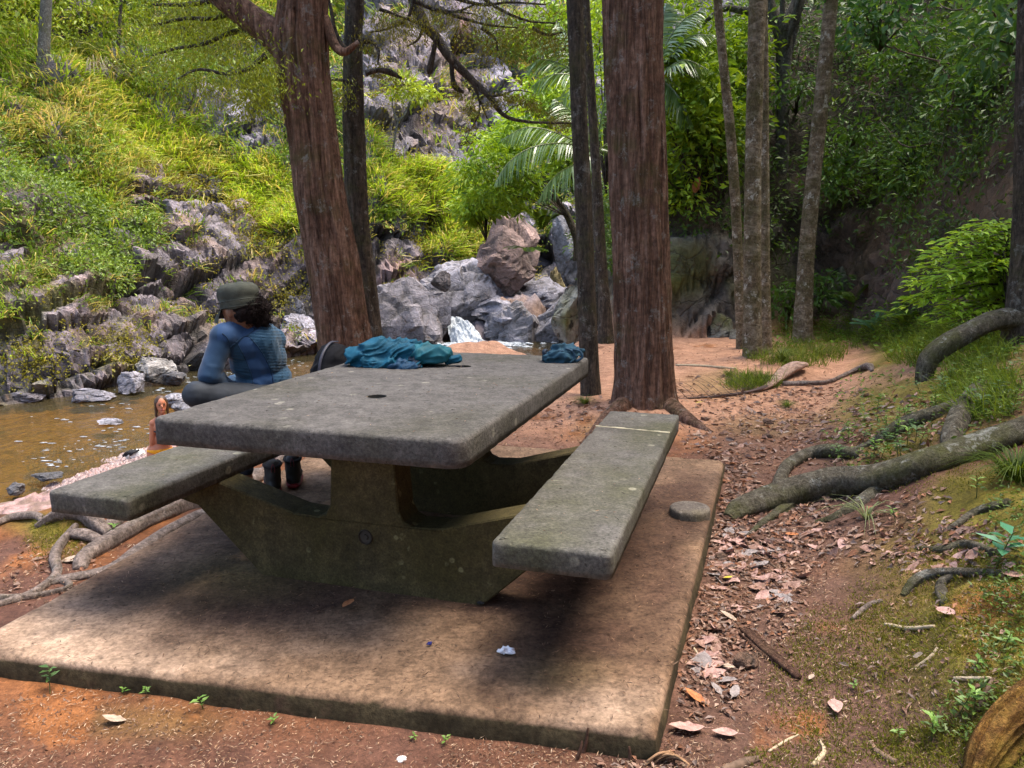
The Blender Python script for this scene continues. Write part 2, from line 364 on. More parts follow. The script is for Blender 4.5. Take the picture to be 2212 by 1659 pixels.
# ------------------------------------------------------------------ terrain: terrace, stream bed, two hillsides
TERR = [(-16, .5), (-6, 2.9), (-2.85, 3.75), (-2.3, 4.1), (-2.0, 4.9), (-1.95, 6), (-2.15, 7.3), (-1.75, 9.4), (-1.0, 10.5), (-.35, 10.7), (.05, 10.1), (.4, 9.75), (.85, 9.8), (1.0, 11.6), (1.3, 12.8), (2.2, 13.2), (20, 14), (20, -40), (-16, -40)]
BEACH = [(-7.6, 10.2), (-7.7, 12.2), (-7.3, 14), (-6.6, 16), (-4, 16.5), (-1.5, 13), (-2, 5), (-6, 3.5)]
HL = [(-60, 12), (-20, 17.2), (-12.8, 19.5), (-10.6, 21.5), (-9.4, 25), (-7.9, 28.6), (-5.8, 30.6), (-3.2, 31.6), (-2.2, 33.3), (.2, 36.2), (3, 40.5), (8, 43.5), (16, 46), (40, 52), (60, 120), (-90, 120)]
RH = [(1.7, 13.6), (2.3, 11.9), (3.6, 12), (4.6, 13.3), (5.2, 13.2), (5.0, 11.5), (4.7, 10), (4.5, 8), (4.2, 5.5), (3.6, 3.5), (3.3, 1), (3.2, -40), (70, -40), (70, 44), (40, 44), (16, 40.5), (9, 38.5), (5, 36), (2.7, 32), (2.3, 20)]
RX = ([-40, 0, 2, 3.5, 5.5, 8, 10, 12, 14], [.7, .72, .9, 1.3, 1.95, 3.3, 4.3, 5.2, 6])
BUMPS = [(-2.2, 3.85, .22, .13), (-2.8, 4.25, .3, .17), (-.4, 10.5, .5, .10), (3.0, 8.8, .7, .13), (.98, 6.4, .75, .07), (-1.5, 7.0, .8, .1), (1.55, 2.35, .4, .10), (2.1, 2.6, .5, .1), (-2.35, 3.2, .35, .03), (2.0, 8.9, .6, .05)]
WATER_Z = -2.6
def ground_z(x, y):
    x = np.asarray(x, float); y = np.asarray(y, float); p = P3(x, y); sh = x.shape
    n1 = fbm(p*.9, 4, 1).reshape(sh); n2 = fbm(p*4.5, 4, 5).reshape(sh)
    sT = sdp(x, y, TERR) + n1*.2
    bed = -2.85 + .95*ss(32.1, 32.9, y)*ss(-5, -3, x) + n2*.07
    ledge = np.exp(-(((x-.45)/1.15)**4 + ((y-33.0)/1.15)**4)); bed = bed + ledge*(1.05 + n2*.3)*ss(31.6, 32.4, y + n1)
    sB = sdp(x, y, BEACH) + n1*.6; bed = np.maximum(bed, -2.85 + .5*ss(-1.6, 1.2, sB) + n2*.05)
    top = -.085 + n1*.03 + n2*.012
    for bx, by, r, h in BUMPS: top = top + h*np.exp(-((x-bx)**2+(y-by)**2)/(r*r))*(1+.5*n2)
    d = x - np.interp(y, *RX); dd = np.maximum(0, d + .12*n1)
    top = top + (.43*dd*dd/(dd+.35) + .07*n1*ss(0, .8, d) + .05*n2*ss(.1, .7, d))*ss(14.5, 12, y)
    k = ss(0, 1.25, -sT); return top*(1-k) + bed*k
def hill_t(x, y):
    return sdp(x, y, HL), sdp(x, y, RH)
def height(x, y):
    z = ground_z(x, y); p = P3(x, y); sh = np.shape(x)
    n0 = fbm(p*.09, 3, 21).reshape(sh); n1 = fbm(p*.33, 4, 31).reshape(sh)
    tL, tR = hill_t(x, y)
    a = np.maximum(0, tL + n1*.7); k = .98 + .95*ss(-11, -4.5, x) + .25*n0
    zl = -2.8 + 1.6*np.minimum(a, 1.0) + k*np.maximum(0, a-1) + (n1*1.1 + n0*2.0)*ss(1, 7, a)
    zl = np.where(zl > 22, 22 + (zl-22)*.25, zl)
    b = np.maximum(0, tR + n1*.35); zr = 2.5*np.minimum(b, 1.3) + 1.15*np.maximum(0, b-1.3) + (n1*.8 + n0*1.5)*ss(.5, 5, b)
    zr = np.where(zr > 16, 16 + (zr-16)*.3, zr)
    z2 = np.where(tR + n1*.35 > 0, np.maximum(z, -.1 + 0*z) + zr, z)
    return np.where(tL + n1*.7 > 0, np.maximum(z2, zl), z2), tL, tR
NA = 660
az = np.radians(np.linspace(-45, 45, NA)); rad = np.concatenate([np.geomspace(.35, 10, 150)[:-1], np.geomspace(10, 50, 400)[:-1], np.geomspace(50, 85, 30)]); NR = len(rad)
GX = np.outer(rad, np.sin(az)); GY = np.outer(rad, np.cos(az))
GZ, TL, TR = height(GX, GY)
TV = np.stack([GX, GY, GZ], -1)
def grid_normals(T):
    a = np.gradient(T, axis=0); b = np.gradient(T, axis=1); return nrm(np.cross(b, a))
TN = grid_normals(TV); TN *= np.sign(TN[..., 2:3] + 1e-9)
PX = project(TV.reshape(-1, 3)).reshape(NR, NA, 2)
def blobs(L):
    r = np.zeros((NR, NA))
    for u, v, a, b, w in L:
        q = ((PX[..., 0]-u)/a)**2 + ((PX[..., 1]-v)/b)**2; r += w*np.exp(-q*q)
    return r
isL = (TL > -.2) & (GY > 12); isR = (TR > 0)
flat = TV.reshape(-1, 3)
nz1 = fbm(flat*.55, 4, 41).reshape(NR, NA); nz2 = fbm(flat*1.7, 3, 47).reshape(NR, NA)
ROCK_L = [(940, 130, 170, 190, .8), (1000, 330, 90, 60, .6), (840, 640, 110, 110, .7), (500, 520, 160, 60, .4), (400, 650, 160, 90, .6), (700, 420, 50, 120, .4), (560, 300, 70, 60, .4), (1130, 300, 50, 60, .5), (130, 640, 50, 40, .5), (20, 560, 40, 40, .5), (330, 640, 60, 80, 1), (450, 570, 130, 85, 1), (560, 600, 100, 90, 1), (430, 440, 85, 70, .8), (640, 640, 60, 120, 1), (260, 770, 90, 45, 1), (150, 830, 170, 35, 1), (55, 650, 50, 30, .8),
  (130, 680, 30, 30, .9), (540, 270, 50, 60, .8), (470, 210, 45, 55, .9), (300, 425, 35, 60, .7), (900, 170, 120, 150, 1), (970, 290, 110, 80, 1), (1085, 215, 65, 50, .9), (1000, 30, 60, 70, 1), (870, 300, 40, 50, .8),
  (820, 570, 80, 80, 1), (860, 660, 100, 80, 1), (930, 490, 50, 40, .7), (1090, 540, 65, 75, 1), (1010, 620, 110, 50, 1), (1150, 620, 80, 60, 1), (1220, 540, 40, 80, 1), (800, 80, 30, 60, .6)]
rockL = np.clip(np.maximum(ss(2.6, .9, TL), blobs(ROCK_L)*1.15) + nz1*.55 + nz2*.35 + .06, 0, 1)
rockR = np.clip(blobs([(1500, 640, 90, 110, 1), (1860, 590, 110, 110, .9), (1240, 690, 60, 80, 1.2), (1960, 420, 90, 60, .3)]) + .5*ss(1.4, .3, TR)*(GY > 11) + nz1*.5 - .1, 0, 1)
A_tilt = np.diag([1.0, .55, 1.35]) @ np.array(Euler((.35, .75, .4)).to_matrix())
D = np.zeros((NR, NA))
mL = isL.ravel(); mR = isR.ravel()
fl = flat[mL] + fbm(flat[mL]*.8, 3, 60)[:, None]*.25
f1, e1, v1 = facet(fl, 3.8, 3, 1.25, A_tilt, True); f2, e2, v2 = facet(fl, 1.3, 13, 1.0, A_tilt, True); f3, e3, v3 = facet(fl, .45, 23, .9, A_tilt, True)
D.ravel()[mL] = ss(.25, .5, rockL.ravel()[mL])*(f1*.85 + f2*.34 + f3*.13) + fbm(flat[mL]*1.5, 4, 71)*.12 + ss(.6, .3, rockL.ravel()[mL])*ss(.5, 2.5, TL.ravel()[mL])*(fbm(flat[mL]*.75, 4, 73)*1.15 + .35*(1-np.abs(vn(flat[mL]*1.1, 74))))
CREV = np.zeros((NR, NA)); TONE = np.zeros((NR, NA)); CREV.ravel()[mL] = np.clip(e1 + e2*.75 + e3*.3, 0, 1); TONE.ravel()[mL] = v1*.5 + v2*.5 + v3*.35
fr = flat[mR] + fbm(flat[mR]*.9, 3, 61)[:, None]*.2
D.ravel()[mR] = ss(.2, .6, rockR.ravel()[mR])*(facet(fr, 1.3, 5, .8, A_tilt)*.35 + facet(fr, .45, 15, .7)*.12) + fbm(flat[mR]*1.8, 4, 72)*.13*ss(0, .6, TR.ravel()[mR])
bedm = ((GZ < -1.0) & ~isL & ~isR).ravel()
D.ravel()[bedm] = facet(flat[bedm], .35, 9, .6)*.07 + (facet(flat[bedm], .8, 19, .8)*.25)*(GY.ravel()[bedm] > 30)
TV = TV + TN*D[..., None]; TN = grid_normals(TV); flat = TV.reshape(-1, 3)

# colours that belong to soil, moss, rock
C = np.zeros((NR, NA, 3)); q = P3(GX, GY)
m1 = fbm(q*1.3, 5, 80).reshape(NR, NA); m2 = fbm(q*5.0, 4, 85).reshape(NR, NA); m3 = fbm(q*.5, 3, 90).reshape(NR, NA)
orange, red, path, litter, mossc, mud = [np.array(c) for c in ((.22, .088, .03), (.105, .052, .037), (.44, .25, .16), (.115, .068, .052), (.125, .115, .016), (.24, .17, .14))]
def lerp(a, b, k): return a + (b-a)*k[..., None]
dR = GX - np.interp(GY, *RX)
c = lerp(np.broadcast_to(red, C.shape), np.broadcast_to(orange, C.shape), ss(-.25, .35, m1 + .4*m2))
c = lerp(c, red*.9, ss(2.6, 1.9, GY)*.8); c = lerp(c, path, ss(5, 6.3, GY)*.9*ss(-.7, .3, m3 + .5*m1 + .6))
c = lerp(c, litter, np.clip(ss(-.75, -.3, dR)*ss(.75, .2, dR)*(1.0 + m1*.8)*ss(7, 5, GY), 0, 1)*.8)
mossk = ss(.15, .7, dR + .5*m1)*ss(-.35, .15, m1 + .3*m2 + .1) + blobs([(125, 1150, 60, 45, 1), (1010, 1000, 0.1, .1, 0), (1560, 830, 90, 30, .5), (1650, 920, 110, 25, .3), (1720, 690, 140, 40, .7), (1850, 700, 150, 40, .8), (60, 1130, 60, 25, .6), (1300, 930, 60, 30, .35), (300, 1560, 200, 40, .25)])
c = lerp(c, mossc, np.clip(mossk, 0, 1)*.88)
c = lerp(c, orange*1.15, ss(.45, .75, blobs([(1700, 1580, 130, 90, .9), (1740, 1370, 110, 80, .7), (130, 1540, 80, 80, .9), (60, 1260, 150, 80, .7), (1250, 960, 160, 80, .4)]) + 1.0*m1 + .9*m2 - .15)*.8)
C[:] = c
gravel = lerp(np.broadcast_to(np.array([.30, .20, .19]), C.shape), np.array([.17, .12, .10]), ss(-.2, .3, m2))
sandy = np.array([.38, .24, .07])
bedc = lerp(gravel, sandy, ss(-2.52, -2.75, GZ)*ss(26, 22, GY)); C = np.where(((GZ < -1.2))[..., None], lerp(C, bedc, ss(-1.2, -2.0, GZ)), C)
rockc = lerp(np.broadcast_to(np.array([.215, .185, .20]), C.shape), np.array([.25, .175, .14]), ss(-.3, .5, nz2 + .6*nz1))
rockc = lerp(rockc, np.array([.23, .20, .205]), ss(.1, .6, -nz1))
rockc = lerp(rockc, np.array([.36, .145, .08]), np.clip(blobs([(1075, 545, 40, 50, .8), (985, 90, 18, 110, .6), (850, 600, 60, 60, .25)]), 0, 1))
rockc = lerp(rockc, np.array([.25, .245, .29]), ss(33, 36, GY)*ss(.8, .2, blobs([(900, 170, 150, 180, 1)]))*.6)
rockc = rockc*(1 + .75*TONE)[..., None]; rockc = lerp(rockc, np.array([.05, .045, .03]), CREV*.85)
vegsoil = lerp(np.broadcast_to(np.array([.085, .075, .022]), C.shape), np.array([.15, .115, .05]), ss(-.2, .4, nz2))
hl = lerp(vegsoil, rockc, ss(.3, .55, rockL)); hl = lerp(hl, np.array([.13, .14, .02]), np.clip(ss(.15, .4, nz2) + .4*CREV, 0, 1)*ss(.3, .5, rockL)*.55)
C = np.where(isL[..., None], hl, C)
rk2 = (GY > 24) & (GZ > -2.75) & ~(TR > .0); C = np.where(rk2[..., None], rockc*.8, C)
wet = ss(-1.9, -2.6, TV[..., 2])*(GY > 14); C = C*(1 - .55*wet[..., None]*isL[..., None])
darks = lerp(np.broadcast_to(np.array([.05, .042, .02]), C.shape), np.array([.12, .075, .042]), ss(-.1, .5, nz2))
frock = lerp(np.broadcast_to(np.array([.14, .12, .10]), C.shape), np.array([.10, .11, .018]), np.clip(ss(0, .4, nz1 + nz2*.6)*.6 + blobs([(1480, 590, 60, 60, .8), (1230, 650, 60, 60, .8)]), 0, 1))
frock = lerp(frock, np.array([.14, .085, .055]), np.clip(blobs([(1860, 590, 110, 110, .8)]), 0, 1))
fs = lerp(darks, frock, ss(.25, .5, rockR)); fs = lerp(fs, np.array([.15, .085, .05]), np.clip(blobs([(2080, 420, 160, 45, .7), (1930, 500, 90, 70, .8), (2190, 320, 60, 40, .7)]), 0, 1)*.8)
C = np.where((TR > -.1)[..., None], lerp(fs, C, ss(.12, -.1, TR)), C)

FZ = grid_faces(NR, NA)
zone = np.zeros((NR, NA), int)                     # 0 ground 1 stream bed 2 hillside 3 forest slope
sT = sdp(GX, GY, TERR); zone[(sT < -1.0)] = 1; zone[isL] = 2; zone[(TR > .1)] = 3
fzone = zone.ravel()[FZ[:, 0]]
FZ = FZ[:, ::-1]
def zone_mesh(name, k, mat, smooth=True):
    f = FZ[fzone == k]; idx = np.unique(f); mp = np.zeros(NR*NA, int); mp[idx] = np.arange(len(idx))
    o = obj(name, mesh(name, flat[idx], mp[f], mat, col=C.reshape(-1, 3)[idx], smooth=smooth), None, None, 'structure'); return o
zone_mesh('ground', 0, M['soil']); zone_mesh('stream_bed', 1, M['soil']); zone_mesh('hillside', 2, M['rock'], smooth=False); zone_mesh('forest_slope', 3, M['rock'])
# the land outside the field of view, coarse
gx, gy = np.meshgrid(np.linspace(-70, 60, 105), np.linspace(-32, 105, 110)); gz, _, _ = height(gx, gy); gz = np.where(np.abs(np.arctan2(gx, gy)) < R(46), gz-.6, gz-.02)
gv = np.stack([gx, gy, gz], -1).reshape(-1, 3); gf = grid_faces(110, 105)
ctr = gv[gf].mean(1); keep = ~((np.abs(np.arctan2(ctr[:, 0], ctr[:, 1])) < R(43)) & (np.hypot(ctr[:, 0], ctr[:, 1]) < 83) & (np.hypot(ctr[:, 0], ctr[:, 1]) > 1.2))
gc = np.where((np.abs(gv[:, 0] - 0) < 4)[:, None], np.array([.2, .09, .05]), np.array([.06, .06, .02]))
obj('terrain', mesh('terrain', gv, gf[keep], M['soil'], col=gc), None, None, 'structure')

# visible-surface samplers
TREE = BVHTree.FromPolygons([tuple(v) for v in flat[::1].tolist()], FZ[:, ::-1].tolist())
CAM = Vector((0, 0, CAMH))
def hit(u, v):
    d = Vector(ray(u, v)).normalized(); h = TREE.ray_cast(CAM, d, 200); return (np.array(h[0]), np.array(h[1])) if h[0] is not None else (at(u, v, 40), np.array([0, 0, 1.]))
def drop(x, y):
    h = TREE.ray_cast(Vector((x, y, 40)), Vector((0, 0, -1)), 90); return h[0].z if h[0] is not None else -.1
def gz_of(x, y): return ground_z(np.asarray(x, float), np.asarray(y, float))

# ------------------------------------------------------------------ water
def watermat(name, tint, deep, sc, st, dist):
    t = NT(name); co = t.co('World'); n1 = t.noise(t.co('World', (1, .55, 1)), sc, 4, .6, .8); n2 = t.noise(co, sc*4, 3, .6)
    h = t.math('ADD', n1, t.math('MULTIPLY', n2, .35)); b = t.bump(h, st, dist)
    gl = t.n('ShaderNodeBsdfGlossy'); gl.inputs['Roughness'].default_value = .06; t.l(b, gl.inputs['Normal'])
    tr = t.n('ShaderNodeBsdfTransparent'); tr.inputs[0].default_value = (*tint, 1)
    df = t.n('ShaderNodeBsdfDiffuse'); df.inputs[0].default_value = (*deep, 1)
    m1 = t.n('ShaderNodeMixShader'); m1.inputs[0].default_value = .38; t.l(tr.outputs[0], m1.inputs[1]); t.l(df.outputs[0], m1.inputs[2])
    fr = t.n('ShaderNodeFresnel'); fr.inputs[0].default_value = 1.33; t.l(b, fr.inputs['Normal'])
    m2 = t.n('ShaderNodeMixShader'); t.l(fr.outputs[0], m2.inputs[0]); t.l(m1.outputs[0], m2.inputs[1]); t.l(gl.outputs[0], m2.inputs[2]); t.l(m2.outputs[0], t.out.inputs[0]); return t.m
M['water'] = watermat('stream_water', (.72, .60, .36), (.075, .062, .03), 2.2, .6, .12)
M['pool'] = watermat('pool_water', (.45, .5, .5), (.04, .05, .055), 2.0, .5, .1)
def sheet(name, xs, ys, zf, mat):
    X, Y = np.meshgrid(xs, ys); Z = zf(X, Y); return obj(name, mesh(name, np.stack([X, Y, Z], -1).reshape(-1, 3), grid_faces(len(ys), len(xs)), mat), None, None, 'structure')
def wz(X, Y):
    p = P3(X*.8, Y*.5); return WATER_Z + .03*fbm(p, 3, 7).reshape(X.shape) + .025*fbm(p*4, 2, 8).reshape(X.shape)
sheet('stream_water', np.linspace(-34, 4, 130), np.linspace(4.5, 32.6, 120), wz, M['water'])
sheet('pool_water', np.linspace(-4.5, 14, 80), np.linspace(32.75, 46, 60), lambda X, Y: -1.62 + .02*fbm(P3(X, Y), 3, 9).reshape(X.shape), M['pool'])
# white water: the fall over the ledge and the broken water at its foot
def foammat():
    t = NT('white_water'); co = t.co('World', (1, 1, .3)); n = t.noise(co, 7, 6, .75, .8)
    t.pbr(t.ramp(n, (.32, (.10, .12, .14)), (.5, (.26, .29, .32)), (.68, (.66, .68, .70))), .35, .4, t.bump(n, .8, .06)); return t.m
M['foam'] = foammat()
nu_, nv_ = 46, 60; U_, V_ = np.meshgrid(np.linspace(0, 1, nu_), np.linspace(0, 1, nv_)); q_ = np.stack([U_*5 + V_*1.3, V_*3.2, 0*U_], -1).reshape(-1, 3); n_a = fbm(q_, 4, 201).reshape(nv_, nu_); n_b = fbm(q_*3.1, 3, 207).reshape(nv_, nu_)
xl = -2.75 + .25*V_ + .5*V_**2*.6; xr = -2.05 + 1.35*V_**.8; X_ = xl + (xr-xl)*U_ + .05*n_b; drop_ = ss(0, 1, V_)*.55 + .45*V_ + .05*np.sin(V_*11 + 3*n_a); Y_ = 32.55 - 1.45*V_ - .10*n_a - .05*n_b; Z_ = -1.60 - 1.0*drop_ + .10*n_a + .05*n_b - .25*(np.abs(U_*2-1)**4)
mb = MB(); mb.add(np.stack([X_, Y_, Z_], -1).reshape(-1, 3), grid_faces(nv_, nu_))
for k in range(240):
    a = rng.uniform(0, 2*np.pi); r = abs(rng.normal(0, 1)); x = -1.3 + r*np.cos(a)*1.35; y = 31.3 - abs(r*np.sin(a))*1.1 + .3; s = rng.uniform(.05, .2)*max(.3, 1-r*.25)
    V, Fs = sphere((x, y, WATER_Z + .01), (s*1.6, s, s*.45), 8, 5); V += rng.normal(0, s*.08, V.shape); mb.add(V, Fs)
V, Fs = mb.get(); wf = obj('waterfall', mesh('waterfall', V, Fs, M['foam']), None, None, 'structure')
# pale blobs for foam and painted glints where the stream breaks over stones
mb = MB()
for (u, v, ru, rv, n) in [(200, 965, 110, 16, 90), (120, 1000, 60, 12, 40), (300, 925, 70, 12, 40), (250, 880, 60, 8, 24), (420, 815, 60, 10, 40), (640, 790, 40, 14, 40), (500, 810, 40, 10, 30), (330, 842, 90, 6, 30), (110, 905, 60, 6, 12), (640, 760, 30, 6, 16), (1050, 755, 70, 8, 26)]:
    for k in range(int(n*.45)):
        p = atz(u + rng.normal(0, ru*.5), v + rng.normal(0, rv*.5), WATER_Z + .025)
        if p[1] > 33 or p[1] < 5: continue
        s = rng.uniform(.010, .038); V, Fs = sphere(p, (s*rng.uniform(1, 3.5), s*.7, s*.35), 7, 4); V += rng.normal(0, s*.06, V.shape); mb.add(V, Fs)
V, Fs = mb.get(); obj('foam_glints', mesh('foam_glints', V, Fs, M['foam']), None, None, 'stuff')

# ------------------------------------------------------------------ concrete pad and picnic table
YAW = .3059; T0 = np.array([-1.2567, 2.6397]); EX = np.array([math.cos(YAW), -math.sin(YAW)]); EY = np.array([math.sin(YAW), math.cos(YAW)])
def L2W(a, b, z): 
    a = np.asarray(a, float); b = np.asarray(b, float); z = np.broadcast_to(np.asarray(z, float), np.broadcast(a, b).shape)
    return np.stack(np.broadcast_arrays(T0[0] + a*EX[0] + b*EY[0], T0[1] + a*EX[1] + b*EY[1], z), -1)
def rounded(poly, r, k=6):
    """round the corners of a convex polygon (radius per corner)"""
    n = len(poly); out = []
    for i in range(n):
        p0, p, p1 = [np.array(poly[j], float) for j in (i-1, i, (i+1) % n)]; ri = r[i] if isinstance(r, (list, tuple)) else r
        a, b = nrm(p0-p), nrm(p1-p)
        h = .5*math.acos(np.clip(a @ b, -1, 1)); d = ri/math.tan(h); A, B = p+a*d, p+b*d
        for t in np.linspace(0, 1, k): out.append((1-t)**2*A + 2*t*(1-t)*p + t*t*B)
    return np.array(out)
def densify(o, step):
    out = []
    for a, b in zip(o, np.roll(o, -1, 0)):
        n = max(1, int(np.ceil(np.linalg.norm(b-a)/step))); out += [a + (b-a)*t for t in np.arange(n)/n]
    return np.array(out)
def slab(outline, z0, z1, bev, wear=.004, step=.03, seed=1, holes=(), depth=.05):
    """thick plate with worn rounded arrises; outline counter-clockwise in world xy; holes = (x,y,r)"""
    o = densify(np.asarray(outline, float), step); n = len(o)
    t = nrm(np.roll(o, -1, 0) - np.roll(o, 1, 0)); nin = np.stack([-t[:, 1], t[:, 0]], 1)
    V = []; prof = [(0, z0)] + [(0, z0 + (z1-bev-z0)*k) for k in (.33, .66, 1)] + [(bev*(1-math.cos(a)), z1 - bev + bev*math.sin(a)) for a in (.5, 1.05, 1.57)] + [(bev*2.2, z1)]
    for d, z in prof: V.append(np.c_[o + nin*d, np.full(n, z)])
    V = np.concatenate(V); 
    w = fbm(V*14, 3, seed)[:, None]*wear + fbm(V*45, 2, seed+3)[:, None]*wear*.7
    nn = np.c_[np.tile(nin, (len(prof), 1)), np.zeros(len(V))]; V = V + nn*np.abs(w)*1.2; V[n*4:n*7, 2] -= np.abs(w[n*4:n*7, 0])*.8
    bm = bmesh.new(); vs = [bm.verts.new(v) for v in V]
    for f in grid_faces(len(prof), n, True): bm.faces.new([vs[i] for i in f])
    top = vs[-n:]; edges = [bm.edges.get((top[i], top[(i+1) % n])) for i in range(n)]
    for x, y, r in holes:
        ring = [bm.verts.new((x + r*math.cos(a), y + r*math.sin(a), z1)) for a in np.linspace(0, 2*np.pi, 24, endpoint=False)]
        low = [bm.verts.new((x + r*math.cos(a), y + r*math.sin(a), z1-depth)) for a in np.linspace(0, 2*np.pi, 24, endpoint=False)]
        for i in range(24):
            e = bm.edges.new((ring[i], ring[(i+1) % 24])); edges.append(e); bm.faces.new((ring[i], ring[(i+1) % 24], low[(i+1) % 24], low[i]))
        bm.faces.new(low)
    bmesh.ops.triangle_fill(bm, use_beauty=True, use_dissolve=False, edges=edges, normal=(0, 0, 1))
    if holes:
        kill = [f for f in bm.faces if len(f.verts) == 3 and any(math.hypot(f.calc_center_median().x-x, f.calc_center_median().y-y) < r*.98 for x, y, r in holes) and abs(f.calc_center_median().z-z1) < .004]
        bmesh.ops.delete(bm, geom=kill, context='FACES_ONLY')
    bm.faces.new(vs[:n][::-1])
    bmesh.ops.recalc_face_normals(bm, faces=bm.faces)
    bm.verts.index_update(); P = np.array([v.co[:] for v in bm.verts]); out = {}
    for f in bm.faces: out.setdefault(len(f.verts), []).append([v.index for v in f.verts])
    bm.free(); return P, [np.array(x) for x in out.values()]

def padmat():
    t = NT('trodden_concrete'); co = t.co('World'); c = t.col(); n1 = t.noise(co, 4, 8, .7); n2 = t.noise(co, 55, 5, .7); n3 = t.noise(co, 16, 6, .7)
    mp = t.n('ShaderNodeMapping'); t.l(co, mp.inputs[0]); mp.inputs['Rotation'].default_value = (0, 0, R(-35)); mp.inputs['Scale'].default_value = (1, 4.5, 1); n4 = t.noise(mp.outputs[0], 3.2, 8, .75, 1.6)
    c = t.mix(1, c, t.ramp(n1, (.3, (.5, .47, .45)), (.5, (1, .98, .95)), (.68, (1.35, 1.33, 1.3))), 'MULTIPLY')
    c = t.mix(t.ramp(n4, (.56, 0), (.68, .6)), c, (.085, .046, .03))
    c = t.mix(1, c, t.ramp(n2, (.33, .55), (.6, 1.15)), 'MULTIPLY'); c = t.mix(1, c, t.ramp(n3, (.3, .75), (.65, 1.15)), 'MULTIPLY')
    h = t.math('ADD', t.math('MULTIPLY', n2, .6), n3); t.pbr(c, .9, .2, t.bump(h, .65, .008)); return t.m
M['pad'] = padmat()
pad_ol = [(-1.865, 2.418), (.391, 1.941), (1.325, 4.70), (-1.20, 5.42)]
def padcol(P):
    px = project(P); n = fbm(P*2.2, 5, 120); n2 = fbm(P*7, 4, 124); base = np.array([.180, .114, .072]) + 0*P
    def b(L): return np.clip(sum(w*np.exp(-(((px[:, 0]-u)/a)**2 + ((px[:, 1]-v)/c_)**2)**1.0) for u, v, a, c_, w in L), 0, 1)
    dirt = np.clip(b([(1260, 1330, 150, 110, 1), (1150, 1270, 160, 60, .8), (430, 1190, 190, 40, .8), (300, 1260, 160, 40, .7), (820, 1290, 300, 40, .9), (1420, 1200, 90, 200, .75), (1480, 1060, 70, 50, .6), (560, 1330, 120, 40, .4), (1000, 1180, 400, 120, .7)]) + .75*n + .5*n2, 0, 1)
    moss = np.clip(b([(520, 1240, 160, 50, .7), (1200, 1460, 110, 40, .35)]) + .3*n - .1, 0, 1)
    pale = np.clip(b([(120, 1370, 200, 70, .8), (330, 1190, 120, 30, .4), (1330, 1530, 120, 60, .5), (300, 1440, 200, 30, .5)]) + .4*n2, 0, 1)
    c = base + (np.array([.42, .31, .235]) - base)*pale[:, None]*.85
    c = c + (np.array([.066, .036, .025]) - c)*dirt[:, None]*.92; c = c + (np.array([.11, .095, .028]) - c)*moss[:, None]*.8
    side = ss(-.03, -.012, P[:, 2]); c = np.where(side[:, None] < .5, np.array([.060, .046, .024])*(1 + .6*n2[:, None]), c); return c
def pad_mesh():
    e = np.concatenate([[0, .0015, .0035, .007], np.linspace(.014, .986, 110), [.993, .9965, .9985, 1]]); U, W_ = np.meshgrid(e, e); q = np.array(pad_ol)
    XY = (q[0][None, None]*((1-U)*(1-W_))[..., None] + q[1][None, None]*(U*(1-W_))[..., None] + q[2][None, None]*(U*W_)[..., None] + q[3][None, None]*((1-U)*W_)[..., None])
    n = len(e); ed = np.minimum(np.minimum(U, 1-U)*2.3, np.minimum(W_, 1-W_)*2.9); p = np.c_[XY.reshape(-1, 2), np.zeros(n*n)]
    w1 = fbm(p*9, 3, 140).reshape(n, n); w2 = fbm(p*40, 2, 144).reshape(n, n); z = -.02*(1-np.clip(ed/(.02 + .012*w1), 0, 1))**2*1.2 + .0025*w1 + .0012*w2 - .006*np.clip(w1-.25, 0, 1)*np.exp(-ed/.05)*6
    c0 = np.array(pad_ol).mean(0); V = np.c_[XY.reshape(-1, 2), z.ravel()]; Fs = [grid_faces(n, n)]
    i = np.arange(n*n).reshape(n, n); loop = np.concatenate([i[0, :-1], i[:-1, -1], i[-1, :0:-1], i[:0:-1, 0]]); P = V[loop]; o = nrm(P[:, :2]-c0); rows = [loop]; N0 = len(V)
    for k, (dz, out) in enumerate([(.035, .004), (.07, .007), (.11, .004), (.17, .012), (.26, .02)]):
        Q = P.copy(); j = fbm(np.c_[P[:, :2]*11, np.full(len(P), dz*9)], 3, 146); Q[:, :2] += o*(out + j*.009)[:, None]; Q[:, 2] = np.minimum(P[:, 2], -.012) - dz; V = np.vstack([V, Q]); rows.append(N0 + k*len(P) + np.arange(len(P)))
    for a_, b_ in zip(rows[:-1], rows[1:]): Fs.append(np.stack([np.roll(a_, -1), a_, b_, np.roll(b_, -1)], 1))
    return V, Fs
V, Fs = pad_mesh()
pad = thing('concrete_pad', 'dirt-stained rectangular concrete pad under the picnic table', 'concrete pad', (0, 3.3, 0))
part('slab', V, Fs, M['pad'], pad, col=padcol(V))

